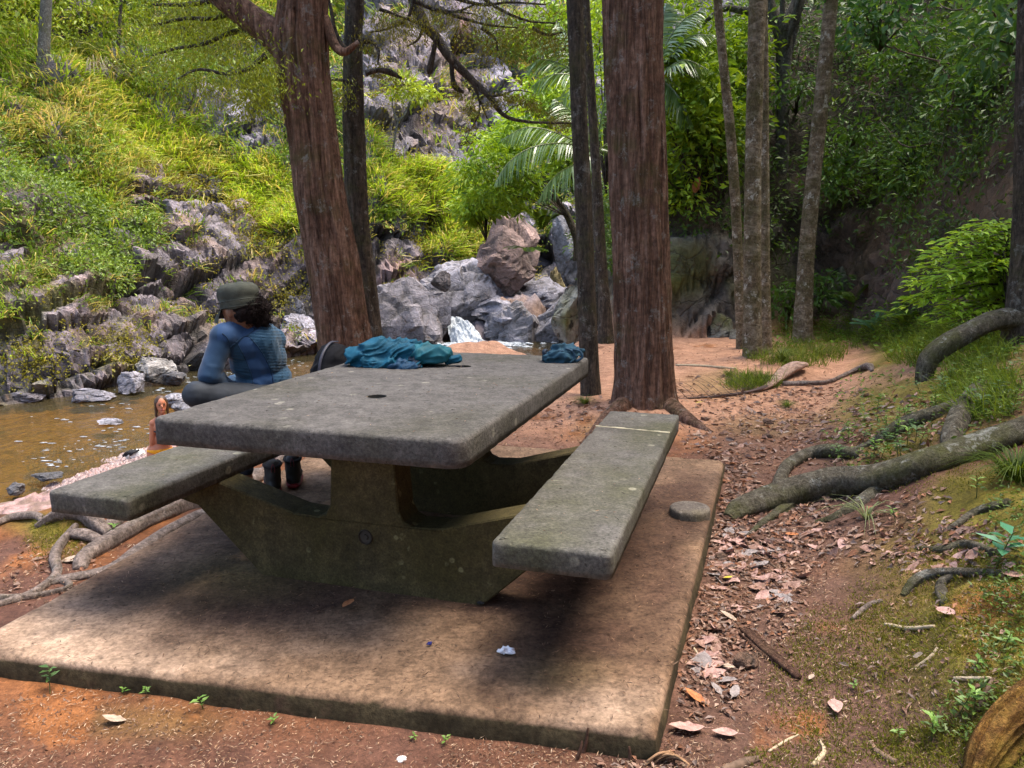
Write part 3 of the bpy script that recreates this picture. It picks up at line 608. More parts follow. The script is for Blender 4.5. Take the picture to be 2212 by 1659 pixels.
tb = thing('picnic_table', 'weathered grey concrete picnic table with two fixed benches', 'picnic table', L2W(.58, .93, 0))
TW, TLn = 1.1612, 1.8693
def rect(a0, a1, b0, b1): return L2W(np.array([a0, a1, a1, a0]), np.array([b0, b0, b1, b1]), 0)[:, :2]
h1 = atz(814, 857, .74); h2 = atz(1001, 792, .74)
V, Fs = slab(rounded(rect(0, TW, 0, TLn), [.045, .075, .05, .05], 8), .648, .742, .016, .004, .025, 11, [(h1[0], h1[1], .040), (h2[0], h2[1], .040)], .088)
tabletop = part('tabletop', V, Fs, M['table'], tb, smooth='quads')
blk = plain('black_insert', (.006, .006, .006), .8, .1)  # black insert added to make the tabletop holes look dark inside
for hx, hy in (h1[:2], h2[:2]):
    th = np.linspace(0, 2*np.pi, 28, endpoint=False); rw = [np.stack([hx + r_*np.cos(th), hy + r_*np.sin(th), np.full(28, z)], 1) for r_, z in ((.0394, .7405), (.0370, .7395), (.0365, .67), (.001, .662))]
    part('dark_hole_insert', np.concatenate(rw), grid_faces(4, 28, True), blk, tb)
for a0, sd in ((-.4334, 21), (1.2659, 31)):
    V, Fs = slab(rounded(rect(a0, a0+.366, -.06, 1.885), .025, 5), .378, .458, .014, .004, .025, sd)
    part('bench', V, Fs, M['bench'], tb, smooth='quads')
    if a0 > 0:      # thin raised strip standing for a pale crack across this bench
        a = np.linspace(a0+.003, a0+.36, 40); bb = 1.50 - .10*(a-a0) + .006*fbm(P3(a*9, a*0), 3, 3); P = L2W(a, bb, .4585)
        V, Fs = tube(np.c_[P, np.abs(.006 + .006*fbm(P3(a*30, 0*a), 2, 8))], 80, 6, flat=None); V[:, 2] = .4585 + (V[:, 2]-.4585)*.35
        part('pale_line', V, Fs, plain('pale_crack', (.40, .36, .25), .7), tb)
# end frames: feet, two rising arms and a central pillar in one plate
def plate_xy(u, v, b):         # a point of the photograph on the vertical plane local b
    d = ray(u, v); o = np.array([0, 0, CAMH]); n = np.array([EY[0], EY[1], 0]); p0 = np.array([*L2W(0, b, 0)]); t = ((p0-o) @ n)/(d @ n); p = o + d*t
    return float((p[:2]-T0) @ EX), float(p[2])
B0, B1 = .42, .56
def frame(b0, b1):
    cxm = .585
    right = [(.47, -.01), (.77, .268), (.94, .305), (.955, .3775), (.655, .3775), (.315, .282), (.205, .276), (.168, .292), (.147, .33), (.126, .647)]
    pts = [(cxm+x, z) for x, z in right] + [(cxm-x, z) for x, z in right[::-1]]
    n = len(pts); V = []; bv = .006
    P = np.array(pts); ctr_in = []
    for i in range(n):
        a, c_ = nrm(P[i]-P[i-1]), nrm(P[(i+1) % n]-P[i]); nn = nrm(np.array([-(a+c_)[1], (a+c_)[0]])); ctr_in.append(nn)
    ctr_in = np.array(ctr_in)
    for b, d in ((b0, bv), (b0+bv, 0), (b1-bv, 0), (b1, bv)):
        Q = P + ctr_in*d; V.append(L2W(Q[:, 0], np.full(n, b), Q[:, 1]))
    V = np.concatenate(V); side = grid_faces(4, n, True)
    tri = np.array(tessellate_polygon([[Vector((x, z, 0)) for x, z in pts]]))
    def orient(t, up): a = P[t]; cr = (a[:, 1, 0]-a[:, 0, 0])*(a[:, 2, 1]-a[:, 0, 1]) - (a[:, 1, 1]-a[:, 0, 1])*(a[:, 2, 0]-a[:, 0, 0]); return np.where(((cr > 0) == up)[:, None], t, t[:, ::-1])
    return V, [side, np.concatenate([orient(tri, True), orient(tri, False) + 3*n])]
for b0, b1 in ((B0, B1), (1.32, 1.46)):
    V, Fs = frame(b0, b1); part('end_frame', V, Fs, M['base'], tb, smooth=False)
# bolt recess on the near frame
la, lz = plate_xy(790, 1160, B0); mb = MB()
for r0, r1, d0, d1 in ((.0, .010, -.004, -.004), (.010, .012, -.004, .0005), (.012, .024, .0005, .0005), (.024, .028, .0005, -.006), (.028, .031, -.006, -.001)):
    th = np.linspace(0, 2*np.pi, 28, endpoint=False); A = [L2W(la + r*np.cos(th), B0 + d - .001, lz + r*np.sin(th)) for r, d in ((max(r0, .0005), d0), (r1, d1))]
    mb.add(np.concatenate(A), grid_faces(2, 28, True))
V, Fs = mb.get(); part('bolt_recess', V, Fs, plain('rusted_iron', (.03, .024, .018), .7, .4), tb)
# spine beam joining the frames under the top
V, Fs = slab(rect(.50, .66, B1+.002, 1.318), .56, .646, .006, .003, .05, 41); part('spine_beam', V, Fs, M['base'], tb)

# ------------------------------------------------------------------ trees
def bark_disp(sd, ridge=.05, k=26, flare=None, lobes=5, lump=.04):
    """fibrous vertical ridges, slow lumps and a buttressed foot; s is metres above the foot"""
    def f(TH, SS, r):
        ct, st = np.cos(TH), np.sin(TH); q = np.stack([ct*k/6, st*k/6, SS*1.3], -1).reshape(-1, 3)
        a = 1 - np.abs(vn(q*1.0, sd)); b = 1 - np.abs(vn(np.stack([ct*k/2.6, st*k/2.6, SS*2.2], -1).reshape(-1, 3), sd+3)); l = fbm(np.stack([ct*1.1, st*1.1, SS*.9], -1).reshape(-1, 3), 3, sd+5)
        out = 1 + ridge*((a-.6)*1.1 + (b-.6)*.6).reshape(TH.shape) + lump*2*l.reshape(TH.shape)
        if flare:
            h, amt = flare; e = np.exp(-SS/h); out = out + amt*e*(.55 + .75*np.maximum(0, np.cos(lobes*TH + sd + .8*np.sin(2*TH + sd)))**1.5)
        return out
    return f
def trunk_pts(px, y, top=None, below=.6, lean=0.0):
    """px rows (u, v, width px) from the foot upwards at depth y -> rows x,y,z,r; then on to height top"""
    out = []
    for k, (u, v, w) in enumerate(px):
        p = at(u, v, y + lean*k); out.append([*p, w*(y + lean*k)/F/2])
    out = np.array(out); f = out[0].copy(); f[2] -= below; rows = [f] + list(out)
    if top:
        a, b = out[-2], out[-1]; d = (b-a)/(b[2]-a[2]); z = b[2]; r = b[3]
        n = 4
        for k in range(1, n+1):
            zz = z + (top-z)*k/n; q = b + d*(zz-z)*.8; q[2] = zz; q[3] = r*(1-.6*k/n); rows.append(q)
    return np.array(rows)
def crown(c, rad, n, L, cols, sd, droop=.35, clump=.45, W=.42):
    """leaf clumps spread through a lumpy volume"""
    g = np.random.default_rng(sd); nc = max(8, n//26); d = nrm(g.normal(size=(nc, 3))); rr = g.uniform(.25, 1, nc)**.5
    P = np.asarray(c) + d*rr[:, None]*np.asarray(rad)*(1 + .35*fbm(d*1.7, 2, sd)[:, None])
    idx = g.integers(0, nc, n); o = g.normal(size=(n, 3))*clump*np.array([1, 1, .55]); C0 = P[idx] + o
    dirs = nrm(o + .6*g.normal(size=(n, 3))*clump - np.array([0, 0, droop])*clump); N = nrm(np.array([0, 0, 1.]) + .7*g.normal(size=(n, 3)))
    V, Fq = leaves(C0, dirs, N, L*g.uniform(.6, 1.3, n), L*W*g.uniform(.7, 1.2, n))
    t = np.clip(.5 + .28*g.normal(size=nc), 0, 1)[idx]*.7 + .3*g.uniform(size=n); cc = np.asarray(cols[0]) + (np.asarray(cols[1]) - np.asarray(cols[0]))*t[:, None]
    return V, Fq, np.repeat(cc, 4, 0), P
YG = ((.11, .16, .014), (.40, .48, .03)); MG = ((.05, .095, .014), (.17, .26, .025)); DG = ((.012, .026, .006), (.05, .095, .016)); OL = ((.045, .045, .008), (.16, .14, .02)); BG = ((.07, .16, .014), (.40, .55, .03))
def tree(name, label, px, y, top, mat, sd, group=None, flare=None, ridge=.05, sides=40, crown_at=None, rings=None, branches=(), roots=(), lobes=5, lean=0, k=26):
    base = at(px[0][0], px[0][1], y); t = thing(name, label, 'tree', base, group); rows = trunk_pts(px, y, top, lean=lean)
    L = np.linalg.norm(np.diff(rows[:, :3], axis=0), axis=1).sum(); n = rings or int(max(30, min(220, L/.035)))
    V, Fs = tube(rows, n, sides, bark_disp(sd, ridge, k, flare, lobes)); part('trunk', V, Fs, mat, t)
    for b in branches:
        V, Fs = tube(b, max(16, len(b)*9), 12, bark_disp(sd+9, .10, 14, None, 5, .07)); part('branch', V, Fs, mat, t)
    for b in roots:
        V, Fs = tube(b, max(40, len(b)*16), 16, bark_disp(sd+19+int(abs(b[0][0])*100) % 50, .14, 14, None, 5, .22)); part('root', V, Fs, M['root'], t)
    if crown_at:
        for j, (c, r, nn, Ls, cols) in enumerate(crown_at):
            V, Fq, cc, P = crown(c, r, nn, Ls, cols, sd+31+j); part('crown', V, Fq, M['leaf'], t, col=cc, smooth=False, kind='stuff')
            mb = MB(); tip = rows[-1][:3]
            for p in P[::9]: mb.add(*tube(np.array([[*(tip - [0, 0, 1.5*random.random()]), .05], [*((tip+p)/2 + [0, 0, .3]), .03], [*p, .01]]), 8, 5))
            part('branch', *mb.get(), mat, t)
    return t, rows
def px_tube(pts, y):          # rows u,v,radius m,(depth)
    return np.array([[*at(p[0], p[1], p[3] if len(p) > 3 else y), p[2]] for p in pts])
def grd_tube(pts, lift=0):    # rows u,v,radius m,lift in m: lies on the ground seen at that pixel
    out = []
    for p in pts:
        h = hit(p[0], p[1])[0]; out.append([h[0], h[1], h[2] + p[2]*(p[3] if len(p) > 3 else .35), p[2]])
    return np.array(out)

# big forked tree on the stream bank
fork = px_tube([(655, 120, .20), (612, 90, .15), (560, 52, .115), (505, 10, .105), (440, -45, .095), (330, -150, .07), (180, -240, .04)], 7.0)
side1 = px_tube([(700, 40, .05, 7.0), (722, 95, .04, 6.95), (745, 112, .03, 6.9), (775, 90, .018, 6.9)], 7)
lroots = [grd_tube(p) for p in (
  [(470, 1085, .055, .3), (400, 1100, .05, .5), (330, 1128, .045, .5), (240, 1178, .045, .5), (185, 1210, .04, .45), (172, 1230, .03, -.2)],
  [(500, 1100, .03, .3), (440, 1118, .03, .5), (370, 1150, .028, .5), (300, 1195, .026, .5), (235, 1235, .022, .4), (120, 1258, .02, .2), (112, 1262, .012, -.4)],
  [(560, 1030, .05, .3), (430, 1085, .045, .5), (300, 1105, .035, .4), (232, 1140, .03, 0)],
  [(235, 1160, .03, .2), (205, 1140, .04, .8), (175, 1122, .035, 1.0), (125, 1122, .028, .8), (80, 1138, .016, 0)],
  [(240, 1180, .02, .3), (185, 1165, .03, .8), (150, 1160, .026, .6)],
  [(165, 1140, .018, .5), (130, 1185, .022, .8), (120, 1215, .024, .9), (122, 1245, .02, .5), (70, 1285, .018, .4), (0, 1308, .016, .4), (-60, 1318, .014, .2)],
  [(122, 1250, .016, .4), (150, 1270, .014, .3), (90, 1288, .014, .4), (20, 1296, .016, .5), (-50, 1290, .015, .3)],
  [(-20, 1140, .02, .3), (30, 1123, .026, .6), (80, 1120, .022, .6), (95, 1128, .012, 0)],
  [(620, 985, .03, .3), (560, 1035, .035, .5), (535, 1045, .03, .4), (480, 1062, .02, 0)])]
T1px = [(762, 890, 140), (752, 800, 120), (746, 740, 114), (731, 650, 109), (716, 553, 107), (693, 433, 102), (677, 300, 99), (660, 190, 101), (651, 110, 106), (652, 50, 98), (655, 0, 94)]
T1, T1r = tree('forked_tree', 'thick red-brown tree with a forked limb leaning left, standing beside the stream bank', T1px, 7.0, 8.5, M['bark_red'], 101, None, (.3, .10), .11, 120,
   [((-1.7, 7.2, 7.6), (1.7, 1.7, 1.2), 2600, .15, OL)], branches=[fork, side1], roots=lroots, k=60)
# dark trunk behind it, with the long mossy limb that hangs over the stream
limb = px_tube([(772, -260, .09, 8.2), (830, -150, .075, 8.1), (893, -5, .06, 8.0), (917, 52, .052, 7.9), (942, 80, .048, 7.9), (972, 124, .042, 7.8), (1020, 173, .034, 7.8), (1057, 208, .028, 7.7), (1088, 248, .02, 7.7), (1140, 263, .014, 7.6), (1236, 266, .008, 7.6)], 8)
twigs = [px_tube(p, 7.8) for p in (
  [(942, 80, .03), (938, 105, .022), (928, 150, .03), (925, 160, .008)], [(975, 126, .025), (977, 165, .022), (984, 188, .03), (1002, 200, .012)], [(1020, 173, .02), (1032, 205, .012), (1036, 240, .008), (1020, 275, .005), (1005, 300, .003)],
  [(1057, 208, .016), (1085, 205, .01), (1115, 195, .006), (1150, 200, .004)], [(1036, 215, .01), (1050, 250, .007), (1058, 262, .003)], [(917, 52, .02), (903, 85, .012), (880, 100, .005)], [(893, 0, .025), (940, 20, .02), (985, 25, .012), (1030, 8, .006)],
  [(985, 25, .01), (1020, 30, .006), (1045, 40, .004)], [(1088, 248, .008), (1110, 230, .005), (1135, 222, .003)], [(790, 158, .03), (818, 152, .022), (842, 156, .03), (868, 170, .01)], [(785, 88, .028), (806, 92, .018), (818, 112, .014), (816, 140, .006)], [(750, 110, .03), (735, 92, .024), (722, 60, .02), (715, 20, .016), (700, -40, .01)], [(760, 178, .02), (725, 172, .012), (700, 180, .005)])]
T2px = [(806, 800, 60), (796, 700, 54), (789, 640, 52), (780, 553, 50), (773, 470, 46), (766, 300, 46), (763, 150, 40), (764, 60, 36), (766, 0, 37)]
T2, T2r = tree('dark_tree', 'dark slender tree close behind the forked tree, with a long mossy limb over the stream', T2px, 8.1, 9, M['bark_dark'], 121, None, (.3, .2), .12, 40,
   [((-1.2, 8.6, 7.8), (1.5, 1.5, 1.1), 2000, .15, OL)], branches=[limb] + twigs)
T3px = [(1277, 868, 46), (1274, 800, 42), (1270, 700, 39), (1265, 553, 37), (1260, 420, 36), (1253, 300, 34), (1247, 150, 33), (1241, 0, 32)]
tree('thin_tree', 'thin straight dark trunk just left of the big red-brown trunk', T3px, 7.2, 8.5, M['bark_dark'], 131, None, (.16, .5), .05, 30, [((1.2, 7.8, 8.0), (1.6, 1.6, 1.1), 1800, .15, DG)])
T4px = [(1308, 738, 36), (1304, 640, 26), (1298, 553, 23), (1290, 400, 20), (1277, 200, 19), (1264, 0, 18)]
tree('thin_tree', 'thinner dark trunk half hidden between two nearer trunks', T4px, 11.4, 10, M['bark_dark'], 141, None, (.2, .35), .05, 22, [((2.0, 11.8, 9.0), (1.6, 1.6, 1.1), 1500, .16, DG)])
T5px = [(1390, 905, 158), (1390, 860, 137), (1391, 800, 123), (1388, 700, 118), (1384, 553, 116), (1378, 420, 114), (1374, 300, 113), (1369, 150, 114), (1366, 0, 116)]
r5 = [grd_tube(p) for p in ([(1440, 880, .09, .2), (1475, 905, .06, .4), (1515, 925, .03, .2), (1540, 934, .015, -.5)], [(1345, 880, .08, .2), (1310, 905, .05, .2), (1280, 935, .03, 0), (1255, 960, .02, -.8)])]
T5, T5r = tree('big_tree', 'large straight red-brown trunk with shaggy bark behind the right-hand bench', T5px, 6.55, 9, M['bark_red'], 151, None, (.22, .34), .13, 120, [((1.6, 6.4, 8.8), (2.1, 2.1, 1.2), 2600, .16, DG)], k=70)
for b in r5: V, Fs = tube(b, 24, 14, bark_disp(159, .07, 12, None, 5, .08)); part('root', V, Fs, M['bark_red'], T5)
T6px = [(1601, 760, 24), (1600, 700, 22), (1594, 553, 21), (1588, 430, 21), (1579, 300, 20), (1563, 140, 18), (1550, 0, 17)]
tree('slender_tree', 'slender lichened trunk leaning left, left of the pair of touching trunks', T6px, 10.6, 9, M['bark_spot'], 161, None, (.14, .55), .03, 22, [((3.0, 10.8, 8.6), (1.6, 1.6, 1.1), 1500, .16, DG)])
T7px = [(1626, 805, 48), (1625, 760, 42), (1625, 650, 38), (1625, 553, 36), (1626, 430, 34), (1628, 300, 33), (1633, 120, 33), (1637, 0, 34)]
tree('slender_tree', 'mottled brown trunk, mossy near its top, nearest of the slim trunks', T7px, 8.95, 9, M['bark_spot'], 171, None, (.13, .32), .03, 30, [((2.9, 9.2, 8.4), (1.8, 1.8, 1.1), 1800, .16, DG)])
T8px = [(1656, 785, 26), (1655, 700, 22), (1653, 553, 19), (1652, 300, 17), (1651, 100, 16), (1650, 0, 15)]
tree('slender_tree', 'narrow mossy trunk touching the right side of the nearest slim trunk', T8px, 9.7, 9, M['bark_spot'], 181, None, (.15, .4), .03, 20)
h9 = hit(1686, 470)[0]; y9 = h9[1] + .35
T9px = [(1688, 480, 46), (1688, 430, 34), (1690, 300, 26), (1692, 180, 26), (1693, 90, 34), (1690, 58, 38)]
b9 = [px_tube(p, y9) for p in ([(1690, 72, .14), (1672, 40, .10), (1660, 0, .09), (1650, -60, .07)], [(1692, 72, .15), (1708, 40, .12), (1724, 0, .10), (1740, -70, .08)], [(1680, 56, .09), (1640, 30, .07), (1600, 22, .06), (1560, 20, .05), (1520, 50, .03)])]
tree('forked_grey_tree', 'grey forked trunk on the dark slope behind the slim trunks', T9px, y9, None, M['bark_grey'], 191, None, (.3, .4), .03, 26, [((3.9*y9/11, y9, 7.8), (2, 2, 1.3), 1500, .18, DG)], branches=b9)
T10px = [(1735, 750, 50), (1734, 720, 43), (1737, 650, 38), (1742, 553, 33), (1754, 420, 31), (1766, 300, 30), (1781, 150, 29), (1795, 0, 27)]
tree('slender_tree', 'pale-blotched trunk leaning right, rightmost of the slim trunks', T10px, 11.2, 9.5, M['bark_spot'], 201, None, (.13, .32), .03, 28, [((5.2, 11.2, 8.8), (1.9, 1.9, 1.1), 1800, .16, DG)])
# bank tree at the right edge with its roots running down to the pad
h11 = hit(2204, 735)[0]
b_roots = [grd_tube(p) for p in (
  [(2290, 900, .06, .6), (2212, 945, 0.067, 0.62), (2100, 985, 0.071, 0.56), (1990, 1025, 0.079, 0.56), (1890, 1056, 0.084, 0.50), (1790, 1070, .09, .7), (1690, 1088, .08, .6), (1600, 1108, .058, .4), (1572, 1120, .03, 0)],
  [(1860, 985, .03, 0), (1800, 985, .045, .7), (1745, 990, 0.043, 0.50), (1700, 1015, 0.041, 0.50), (1682, 1045, .04, .4), (1676, 1068, .03, -.2)],
  [(2080, 880, .05, .3), (2010, 905, 0.047, 0.50), (1950, 930, .05, .7), (1890, 958, .035, 0), (1840, 972, .02, -.6)],
  [(2120, 840, .05, .2), (2090, 880, .06, .6), (2060, 935, .055, .3), (2055, 965, .04, -.4)],
  [(1950, 1285, .012, -.3), (1975, 1262, .02, .7), (2010, 1245, 0.019, 0.56), (2060, 1243, .018, .7), (2110, 1240, .016, .3), (2180, 1238, .012, 0)],
  [(2040, 1305, .014, .2), (2032, 1285, .02, .7), (2036, 1262, 0.017, 0.56), (2060, 1248, .012, .5)])]
b_roots += [grd_tube(p) for p in ([(1900, 1060, .035, .4), (1850, 1095, .028, .5), (1800, 1120, .018, .3), (1760, 1128, .01, -.3)], [(1720, 1085, .03, .2), (1680, 1112, .022, .4), (1640, 1138, .014, .3), (1610, 1160, .008, -.2)], [(2060, 1000, .035, .6), (2010, 985, .028, .6), (1960, 990, .02, .4), (1925, 1005, .012, 0)], [(2150, 1200, .02, .3), (2090, 1180, .018, .5), (2030, 1190, .014, .4), (1980, 1185, .01, .2)], [(2180, 1090, .024, .3), (2110, 1110, .02, .5), (2060, 1140, .014, .4), (2030, 1150, .008, 0)])]
arch = px_tube([(2225, 690, .12, h11[1]), (2150, 692, .092, h11[1]-.05), (2095, 716, .080, h11[1]-.15), (2045, 742, .078, h11[1]-.2), (2008, 772, .070, h11[1]-.2), (1996, 808, .062, h11[1]-.2), (1990, 860, .045, h11[1]-.15)], 6)
T11px = [(2222, 760, 120), (2214, 690, 80), (2210, 600, 52), (2212, 500, 46), (2214, 420, 44), (2218, 200, 42), (2224, 0, 40)]
T11, _ = tree('bank_tree', 'dark tree on the right-hand bank with thick mossy roots sprawling down the slope', T11px, h11[1], 8.5, M['bark_dark'], 211, None, (.25, .3), .06, 36, [((h11[0]+.2, h11[1], 7.6), (2.2, 2.2, 1.2), 2400, .16, DG)])
for b in b_roots + [arch]: V, Fs = tube(b, max(40, len(b)*20), 22, bark_disp(219 + int(abs(b[0][0])*100) % 50, .14, 18, None, 5, .20)); part('root', V, Fs, M['root_moss'], T11)
# tree on the far left hillside
h12 = hit(90, 185)[0]; y12 = h12[1]
tree('hillside_tree', 'leaning pale-and-black trunk on the grassy hillside at far left', [(88, 190, 26), (92, 140, 24), (96, 80, 22), (100, 0, 20)], y12, h12[2]+7, M['bark_grey'], 221, None, (.5, .3), .05, 18, [((h12[0]+.2, y12, h12[2]+7), (2.4, 2.4, 1.6), 1300, .28, YG)])
for (px_, lab) in (([(394, 268, 5), (408, 235, 5), (420, 200, 4), (432, 165, 3)], 'thin dark leaning sapling on the hillside left of the forked tree'), ([(330, 268, 4), (332, 240, 4), (334, 210, 3), (345, 190, 2)], 'pale thin dead stem on the hillside left of the dark sapling'), ([(255, 110, 7), (258, 60, 7), (262, 0, 6)], 'slim dark trunk among the leaves at the top of the left hillside')):
    hh_ = hit(px_[0][0], px_[0][1])[0]; t_, _ = tree('sapling', lab, px_, hh_[1], None, M['bark_dark'] if 'dark' in lab else M['bark_grey'], 225, None, None, .03, 8, None)
    tp = at(px_[-1][0], px_[-1][1], hh_[1]); V, Fq, cc, _ = crown(tp + [0, 0, .3], (1.2, .8, .6), 260, .26, MG, 226, .3, .3); part('crown', V, Fq, M['leaf'], t_, col=cc, smooth=False, kind='stuff')
# sapling on the grassy ledge across the stream
hs = hit(847, 358)[0]; ys = hs[1]-.2
sp, _ = tree('sapling', 'thin forked sapling on the bright grassy ledge below the cliff', [(847, 360, 5), (850, 320, 5), (855, 285, 4.5), (860, 262, 4)], ys, None, M['bark_grey'], 231, None, None, .03, 8, None,
  branches=[px_tube([(860, 262, .05), (850, 238, .035), (848, 215, .02), (862, 190, .012)], ys), px_tube([(860, 262, .05), (874, 248, .04), (882, 228, .03), (896, 200, .015)], ys)])
V, Fq, cc, _ = crown(at(905, 195, ys), (1.5, .9, .45), 420, .34, YG, 237, .2, .3); part('crown', V, Fq, M['leaf'], sp, col=cc, smooth=False, kind='stuff')
# dark arched tree over the upper rocks
ha = hit(1232, 500)[0]; ya = 24.0
ar, _ = tree('arched_tree', 'dark bent tree arching over the rocks upstream, left of the thin dark trunk', [(1246, 520, 16), (1232, 480, 15), (1215, 450, 14), (1190, 424, 12), (1160, 418, 9), (1130, 425, 6), (1085, 440, 3)], ya, None, M['bark_dark'], 241, None, None, .05, 10, None,
  branches=[px_tube([(1200, 432, .06), (1190, 400, .04), (1205, 360, .03)], ya), px_tube([(1160, 418, .05), (1140, 390, .03), (1120, 370, .02)], ya)])
V, Fq, cc, _ = crown(at(1180, 395, ya), (1.1, .8, .45), 900, .17, DG, 247, .3, .25); part('crown', V, Fq, M['leaf'], ar, col=cc, smooth=False, kind='stuff')

ftr = None  # unseen trees added beside and behind the picnic place to shade it
for i, (x, y, zt, r_) in enumerate([(-2.6, -3.6, 6.5, 2.6), (1.2, -4.4, 7, 2.8), (4.2, -3.0, 7, 2.4), (9.5, 6, 12, 2.4), (11, 13, 14.5, 2.4), (9.5, -1, 11, 2.6), (-6, -5, 7, 3)]):
    z0 = drop(x, y) if y > 1.5 else float(height(np.array([x]), np.array([y]))[0][0])
    t = thing('added_shade_tree', 'unseen broad-crowned tree added for shade right of or behind the picnic place', 'tree', (x, y, z0), 'unseen trees added for shade')
    if ftr is None:
        V, Fs = tube(np.array([[0, 0, -.4, .2], [.05, 0, 2, .17], [0, .1, 5, .13], [0, 0, 8, .06]]), 60, 18, bark_disp(401, .04, 20, (.3, .3))); mt_ = mesh('trunk', V, Fs, M['bark_grey'])
        V, Fq, cc, P = crown((0, 0, 0), (1, 1, .62), 2600, .13, DG, 403, .3, .12, .5); mc_ = mesh('crown', V, Fq, M['leaf'], col=cc, smooth=False); ftr = 1
    o = obj('trunk', mt_, t); o.scale = (1, 1, max(.4, (zt-z0)/8)); o = obj('crown', mc_, t, (0, 0, zt-z0), 'stuff'); o.scale = (r_, r_, r_); o.rotation_euler = (0, 0, i*1.7)

# drooping mossy sprays hanging from the limbs above the table
def spray(name, parent, spots, cols, sd, L=.05, n=60, spread=.16, hang=.9):
    g = np.random.default_rng(sd); mb = MB()
    for (p, s, m) in spots:
        k = int(n*m); o = g.normal(size=(k, 3))*np.array([s, s, s*.4]); o[:, 2] -= np.abs(g.normal(size=k))*s*hang*.6
        D_ = nrm(np.stack([g.normal(size=k), g.normal(size=k), -hang*np.ones(k)*1.2], 1)); N_ = nrm(g.normal(size=(k, 3)) + [0, 0, .5])
        V, Fq = leaves(np.asarray(p)+o, D_, N_, L*g.uniform(.5, 1.6, k), L*.28*g.uniform(.6, 1.3, k)); t = g.uniform(size=k)*.6 + .4*g.uniform(); mb.add(V, Fq, np.repeat(np.asarray(cols[0]) + (np.asarray(cols[1])-np.asarray(cols[0]))*t[:, None], 4, 0))
    V, Fs = mb.get(); return part(name, V, Fs, M['leaf'], parent, col=mb.col(), smooth=False, kind='stuff')
def along(pts, n, jit, sd, s, y):
    g = np.random.default_rng(sd); q = resample(np.array(pts, float), n); return [(at(a + g.normal()*jit, b + abs(g.normal())*jit, y + g.normal()*.25), s*g.uniform(.6, 1.3), g.uniform(.5, 1.3)) for a, b in q[:, :2]]
B1_ = [[(575, 120), (555, 135), (535, 150), (490, 160), (430, 150), (385, 170)], [(560, 150), (555, 170), (545, 185), (530, 205)], [(560, 60), (500, 70), (440, 95), (380, 105), (330, 120)], [(520, 20), (460, 40), (400, 40), (330, 55)], [(470, 0), (400, 10), (330, 10)], [(700, 175), (690, 190)]]
sp1 = []
for i, b in enumerate(B1_):
    part('branch', *tube(px_tube([(u, v, .022*(1-j/len(b))+.004) for j, (u, v) in enumerate(b)], 7.0 + .2*i - .3), 24, 7), M['bark_dark'], T1); sp1 += along(b, 15, 10, 300+i, .15, 7.0 + .2*i - .3)
spray('foliage', T1, sp1, ((.07, .085, .008), (.36, .42, .018)), 311, .038, 120)
sp2 = []
for i, b in enumerate([[(893, 0), (880, 40), (845, 60), (800, 70)], [(940, 20), (1000, 40), (1060, 55), (1120, 60)], [(1020, -20), (1080, 20), (1140, 45), (1200, 50)], [(960, -10), (1040, 10), (1100, 5), (1180, 10)], [(1040, 60), (1070, 85), (1075, 110)], [(820, 20), (850, 30), (900, 50)], [(1150, 60), (1180, 75), (1215, 70)]]):
    part('branch', *tube(px_tube([(u, v, .016*(1-j/len(b))+.003) for j, (u, v) in enumerate(b)], 7.8), 20, 6), M['bark_dark'], T2); sp2 += along(b, 14, 11, 330+i, .13, 7.8)
sp2 += along([(1060, 205), (1110, 200), (1160, 225), (1225, 262)], 22, 10, 350, .07, 7.6) + along([(980, 180), (1020, 230), (1010, 290)], 8, 8, 351, .04, 7.8) + along([(795, 95), (818, 125), (815, 150)], 6, 5, 352, .05, 8) + along([(820, 155), (868, 170)], 6, 5, 353, .06, 8)
spray('foliage', T2, sp2, ((.05, .045, .006), (.24, .23, .016)), 333, .036, 62)

# ------------------------------------------------------------------ plants on the hillsides (uncountable masses)
g = np.random.default_rng(11)
def pick(mask, w, n):
    i = np.flatnonzero(mask.ravel()); p = w.ravel()[i].clip(0); p = p/p.sum(); return g.choice(i, n, p=p)
inview = (PX[..., 0] > -350) & (PX[..., 0] < 2560) & (PX[..., 1] > -420)
FN = TN.reshape(-1, 3); PXF = PX.reshape(-1, 2)
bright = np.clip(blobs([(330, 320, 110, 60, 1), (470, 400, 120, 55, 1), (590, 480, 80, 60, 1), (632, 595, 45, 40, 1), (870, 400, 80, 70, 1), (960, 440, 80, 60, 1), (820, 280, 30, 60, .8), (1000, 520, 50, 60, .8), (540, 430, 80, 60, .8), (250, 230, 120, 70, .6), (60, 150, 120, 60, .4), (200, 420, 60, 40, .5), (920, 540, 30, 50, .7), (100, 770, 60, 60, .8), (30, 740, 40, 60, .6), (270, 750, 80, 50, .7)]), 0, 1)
dry = np.clip(blobs([(1110, 120, 60, 50, 1), (130, 260, 130, 50, .7), (50, 300, 60, 60, .8), (300, 385, 100, 30, .6), (1060, 60, 50, 40, .5), (430, 340, 60, 40, .5), (600, 560, 60, 40, .5), (420, 520, 60, 40, .6), (1030, 500, 60, 40, .6), (200, 330, 100, 40, .5), (960, 210, 60, 50, .5), (130, 880, 100, 20, .3)]), 0, 1)
bramble = np.clip(blobs([(230, 600, 100, 80, 1), (320, 540, 60, 80, 1), (60, 420, 120, 60, .9), (160, 340, 80, 40, .6), (130, 480, 110, 50, .9), (270, 750, 80, 50, .8), (540, 330, 70, 60, .9), (640, 420, 40, 60, .7), (690, 300, 60, 100, .6), (1000, 110, 60, 50, .6), (880, 470, 60, 50, .6), (570, 230, 60, 60, .8), (1030, 170, 40, 40, .8), (420, 150, 80, 60, .6)]), 0, 1)
